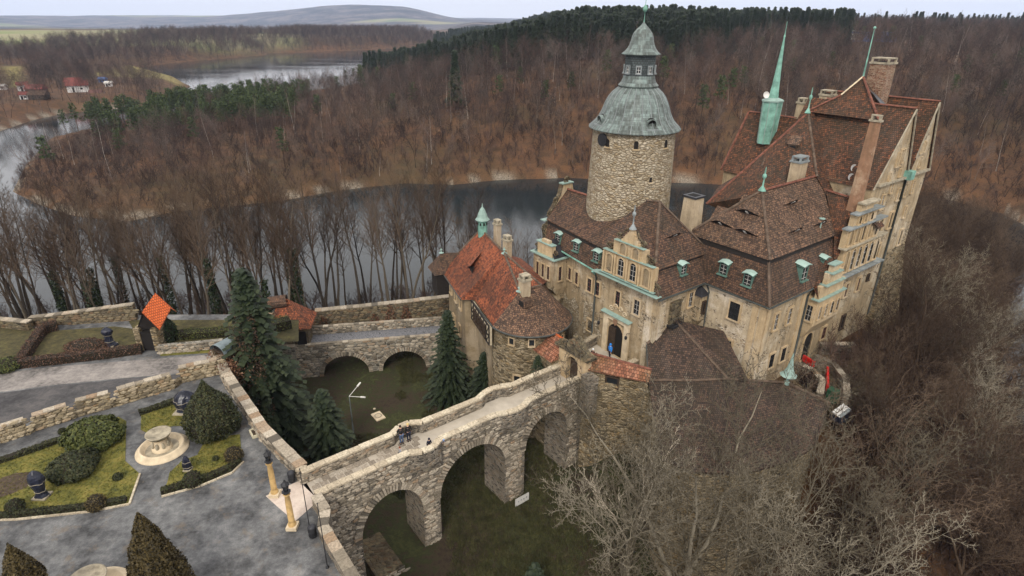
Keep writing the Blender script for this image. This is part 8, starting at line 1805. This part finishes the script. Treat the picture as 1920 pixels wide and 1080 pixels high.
def person(pos, face, label, coat, legs, hair, s=1.0, bend=0.0, stride=0.0, arms='down', hood=False, hat=None, coat_len=.0):
    root = thing('person', pos, label, 'person'); root.rotation_euler.z = face; root.scale = (s, s, s)
    # local: -y is the way the person faces
    def B(x, y, z):   # bend the trunk forwards about the hips
        if z > .95 and bend: dz = z-.95; return (x, y-math.sin(bend)*dz, .95+math.cos(bend)*dz)
        return (x, y, z)
    v = [B(0, 0, .95), B(0, .01, 1.12), B(0, 0, 1.34), B(0, 0, 1.46), B(0, -.01, 1.53), B(0, -.02, 1.62), B(0, -.01, 1.72), B(0, -.115, 1.60)]; r = [(.15, .11), (.135, .10), (.16, .105), (.10, .07), .052, .078, .075, .015]; e = [(0, 1), (1, 2), (2, 3), (3, 4), (4, 5), (5, 6), (5, 7)]
    cv, cr_, ce = [B(0, 0, .92-coat_len), B(0, .01, 1.12), B(0, 0, 1.34), B(0, 0, 1.45)], [(.18, .135), (.17, .125), (.19, .13), (.11, .085)], [(0, 1), (1, 2), (2, 3)]
    lv, lr, le = [(0, 0, .97)], [(.155, .12)], []
    for sx in (-1, 1):
        st = stride*sx; b = len(v); hip, kn, an, toe = (sx*.09, 0, .90), (sx*.1, -st*.18-.01, .50), (sx*.1, -st*.32+(.04 if st < 0 else 0), .09), (sx*.12, -st*.32-.15, .04)
        v += [hip, kn, an, toe]; r += [.085, .055, .04, .035]; e += [(0, b), (b, b+1), (b+1, b+2), (b+2, b+3)]
        c = len(lv); lv += [hip, kn, (an[0], an[1], .12)]; lr += [.105, .075, .065]; le += [(0, c), (c, c+1), (c+1, c+2)]
        if arms == 'down': el, wr = B(sx*.25, .03, 1.14), B(sx*.27, -.06, .90)
        elif arms == 'rail': el, wr = B(sx*.25, -.10, 1.16), B(sx*.16, -.34, 1.10)
        elif arms == 'swing': el, wr = B(sx*.24, .05*sx*-1, 1.14), B(sx*.25, -.14*sx, .93)
        else: el, wr = B(sx*.25, -.02, 1.13), B(sx*.08, -.2, 1.2)
        b = len(v); sh_ = B(sx*.185, 0, 1.40); v += [sh_, el, wr]; r += [.06, .043, .03]; e += [(3, b), (b, b+1), (b+1, b+2)]
        d = (Vector(wr)-Vector(el)).normalized(); hnd = Vector(wr)+d*.07; v.append(tuple(hnd)); r.append((.036, .018)); e.append((b+2, b+3)); sd = d.cross(Vector((0, 1, .2))).normalized(); pal = d.cross(sd)
        for f, (off, ln) in enumerate(((-.028, .062), (-.01, .075), (.01, .07), (.027, .055))):
            k = len(v); p1 = hnd+sd*off+d*.035; p2 = p1+(d+pal*.25).normalized()*ln*.55; p3 = p2+(d+pal*.8).normalized()*ln*.45; v += [tuple(p1), tuple(p2), tuple(p3)]; r += [.009, .008, .007]; e += [(b+3, k), (k, k+1), (k+1, k+2)]
        k = len(v); p1 = hnd-d*.03+sd*(-.04); p2 = p1+(sd*-.5+d).normalized()*.035; v += [tuple(p1), tuple(p2)]; r += [.011, .009]; e += [(b+3, k), (k, k+1)]
        c = len(cv); cv += [sh_, el, wr]; cr_ += [.085, .066, .052]; ce += [(3, c), (c, c+1), (c+1, c+2)]
        MB().box((0, 0, 0), .05, .135, .045).build('shoe', M['blk_cloth'], None); so_ = C0.objects[-1] if False else bpy.data.objects[max((o.name for o in C0.objects if o.name.startswith('shoe')), key=lambda n: n)]
        so_.parent = root; so_.location = (an[0], an[1]-.05, .045)
    skin_obj('body', v, e, r, 'skin', root); skin_obj('coat', cv, ce, cr_, coat, root); skin_obj('trousers', lv, le, lr, legs, root)
    hp = Vector(B(0, .012, 1.665)); hm = MB()
    R_h = .128 if hood else .108
    hm.lathe((0, 0, 0), [(R_h*math.cos(a), R_h*1.15*math.sin(a)) for a in [(-.75 if hood else -.35)+k*(math.pi/2+(.75 if hood else .35))/6 for k in range(7)]], 12); o = hm.build('hood' if hood else ('hat' if hat else 'hair'), M[hat or (coat if hood else hair)], None, smooth=True); o.parent = root; o.location = hp+Vector((0, .012, 0)); return root
dirA = math.atan2(PA.y, PA.x)
fz = lambda vx: math.atan2(vx.y, vx.x)+math.pi/2
person(wl(-23.6, 4.82, 0.005), fz(PB), 'person in a black coat and jeans looking over the far parapet of the bridge', 'blk_cloth', 'jeans', 'hair_dark', 1.0, .15, 0, 'rail')
person(wl(-23.0, 4.75, 0.005), fz(PB), 'fair-haired person in black beside the one in jeans on the bridge', 'blk_cloth', 'navy', 'hair_fair', 1.0, .1, 0, 'down')
person(wl(-24.6, 3.15, 0.005), fz(PA), 'child with auburn hair in a grey top walking along the bridge', 'grey_cloth', 'navy', 'hair_red', .74, .05, .8, 'swing')
person(wl(-22.3, 2.75, 0.005), fz(-PB), 'child in a hooded navy coat at the near refuge of the bridge', 'navy', 'navy', 'hair_dark', .74, .1, 0, 'down', hood=True)
person(wl(-21.3, 2.55, 0.005), fz(-PB), 'child in a light blue patterned jacket bending over the near parapet', 'sky_cloth', 'navy', 'hair_dark', .66, .7, 0, 'rail', hood=True)
person(wl(-3.0, 4.6, 0.012), fz(PA), 'person in black with a white hat standing on the forecourt', 'blk_cloth', 'blk_cloth', 'hair_dark', 1.0, .05, 0, 'fold', hat='white_cloth')
person(wl(-3.1, 3.7, 0.012), fz(PB), 'stooping person in black with a white scarf beside the one with the white hat', 'blk_cloth', 'blk_cloth', 'hair_dark', .95, .5, 0, 'fold')
person(wl(-0.9, 4.3, 0.012), fz(PA), 'person in a bright blue jacket walking into the castle door', 'blue_cloth', 'navy', 'hair_dark', .98, .05, .4, 'swing', hood=True)
# ================================================================== HAZE
hz = bpy.data.materials.new('thin_haze'); hz.use_nodes = True; ht = hz.node_tree; ht.nodes.clear()
pv = ht.nodes.new('ShaderNodeVolumePrincipled'); pv.inputs['Color'].default_value = (0.62, 0.74, 1.0, 1); pv.inputs['Density'].default_value = 0.00009
pv.inputs['Anisotropy'].default_value = 0.0
ho = ht.nodes.new('ShaderNodeOutputMaterial'); ht.links.new(pv.outputs[0], ho.inputs['Volume'])
mb = MB(); mb.box((0, 0, 130), 15500, 15500, 290); mb.build('haze', hz, kind='stuff')
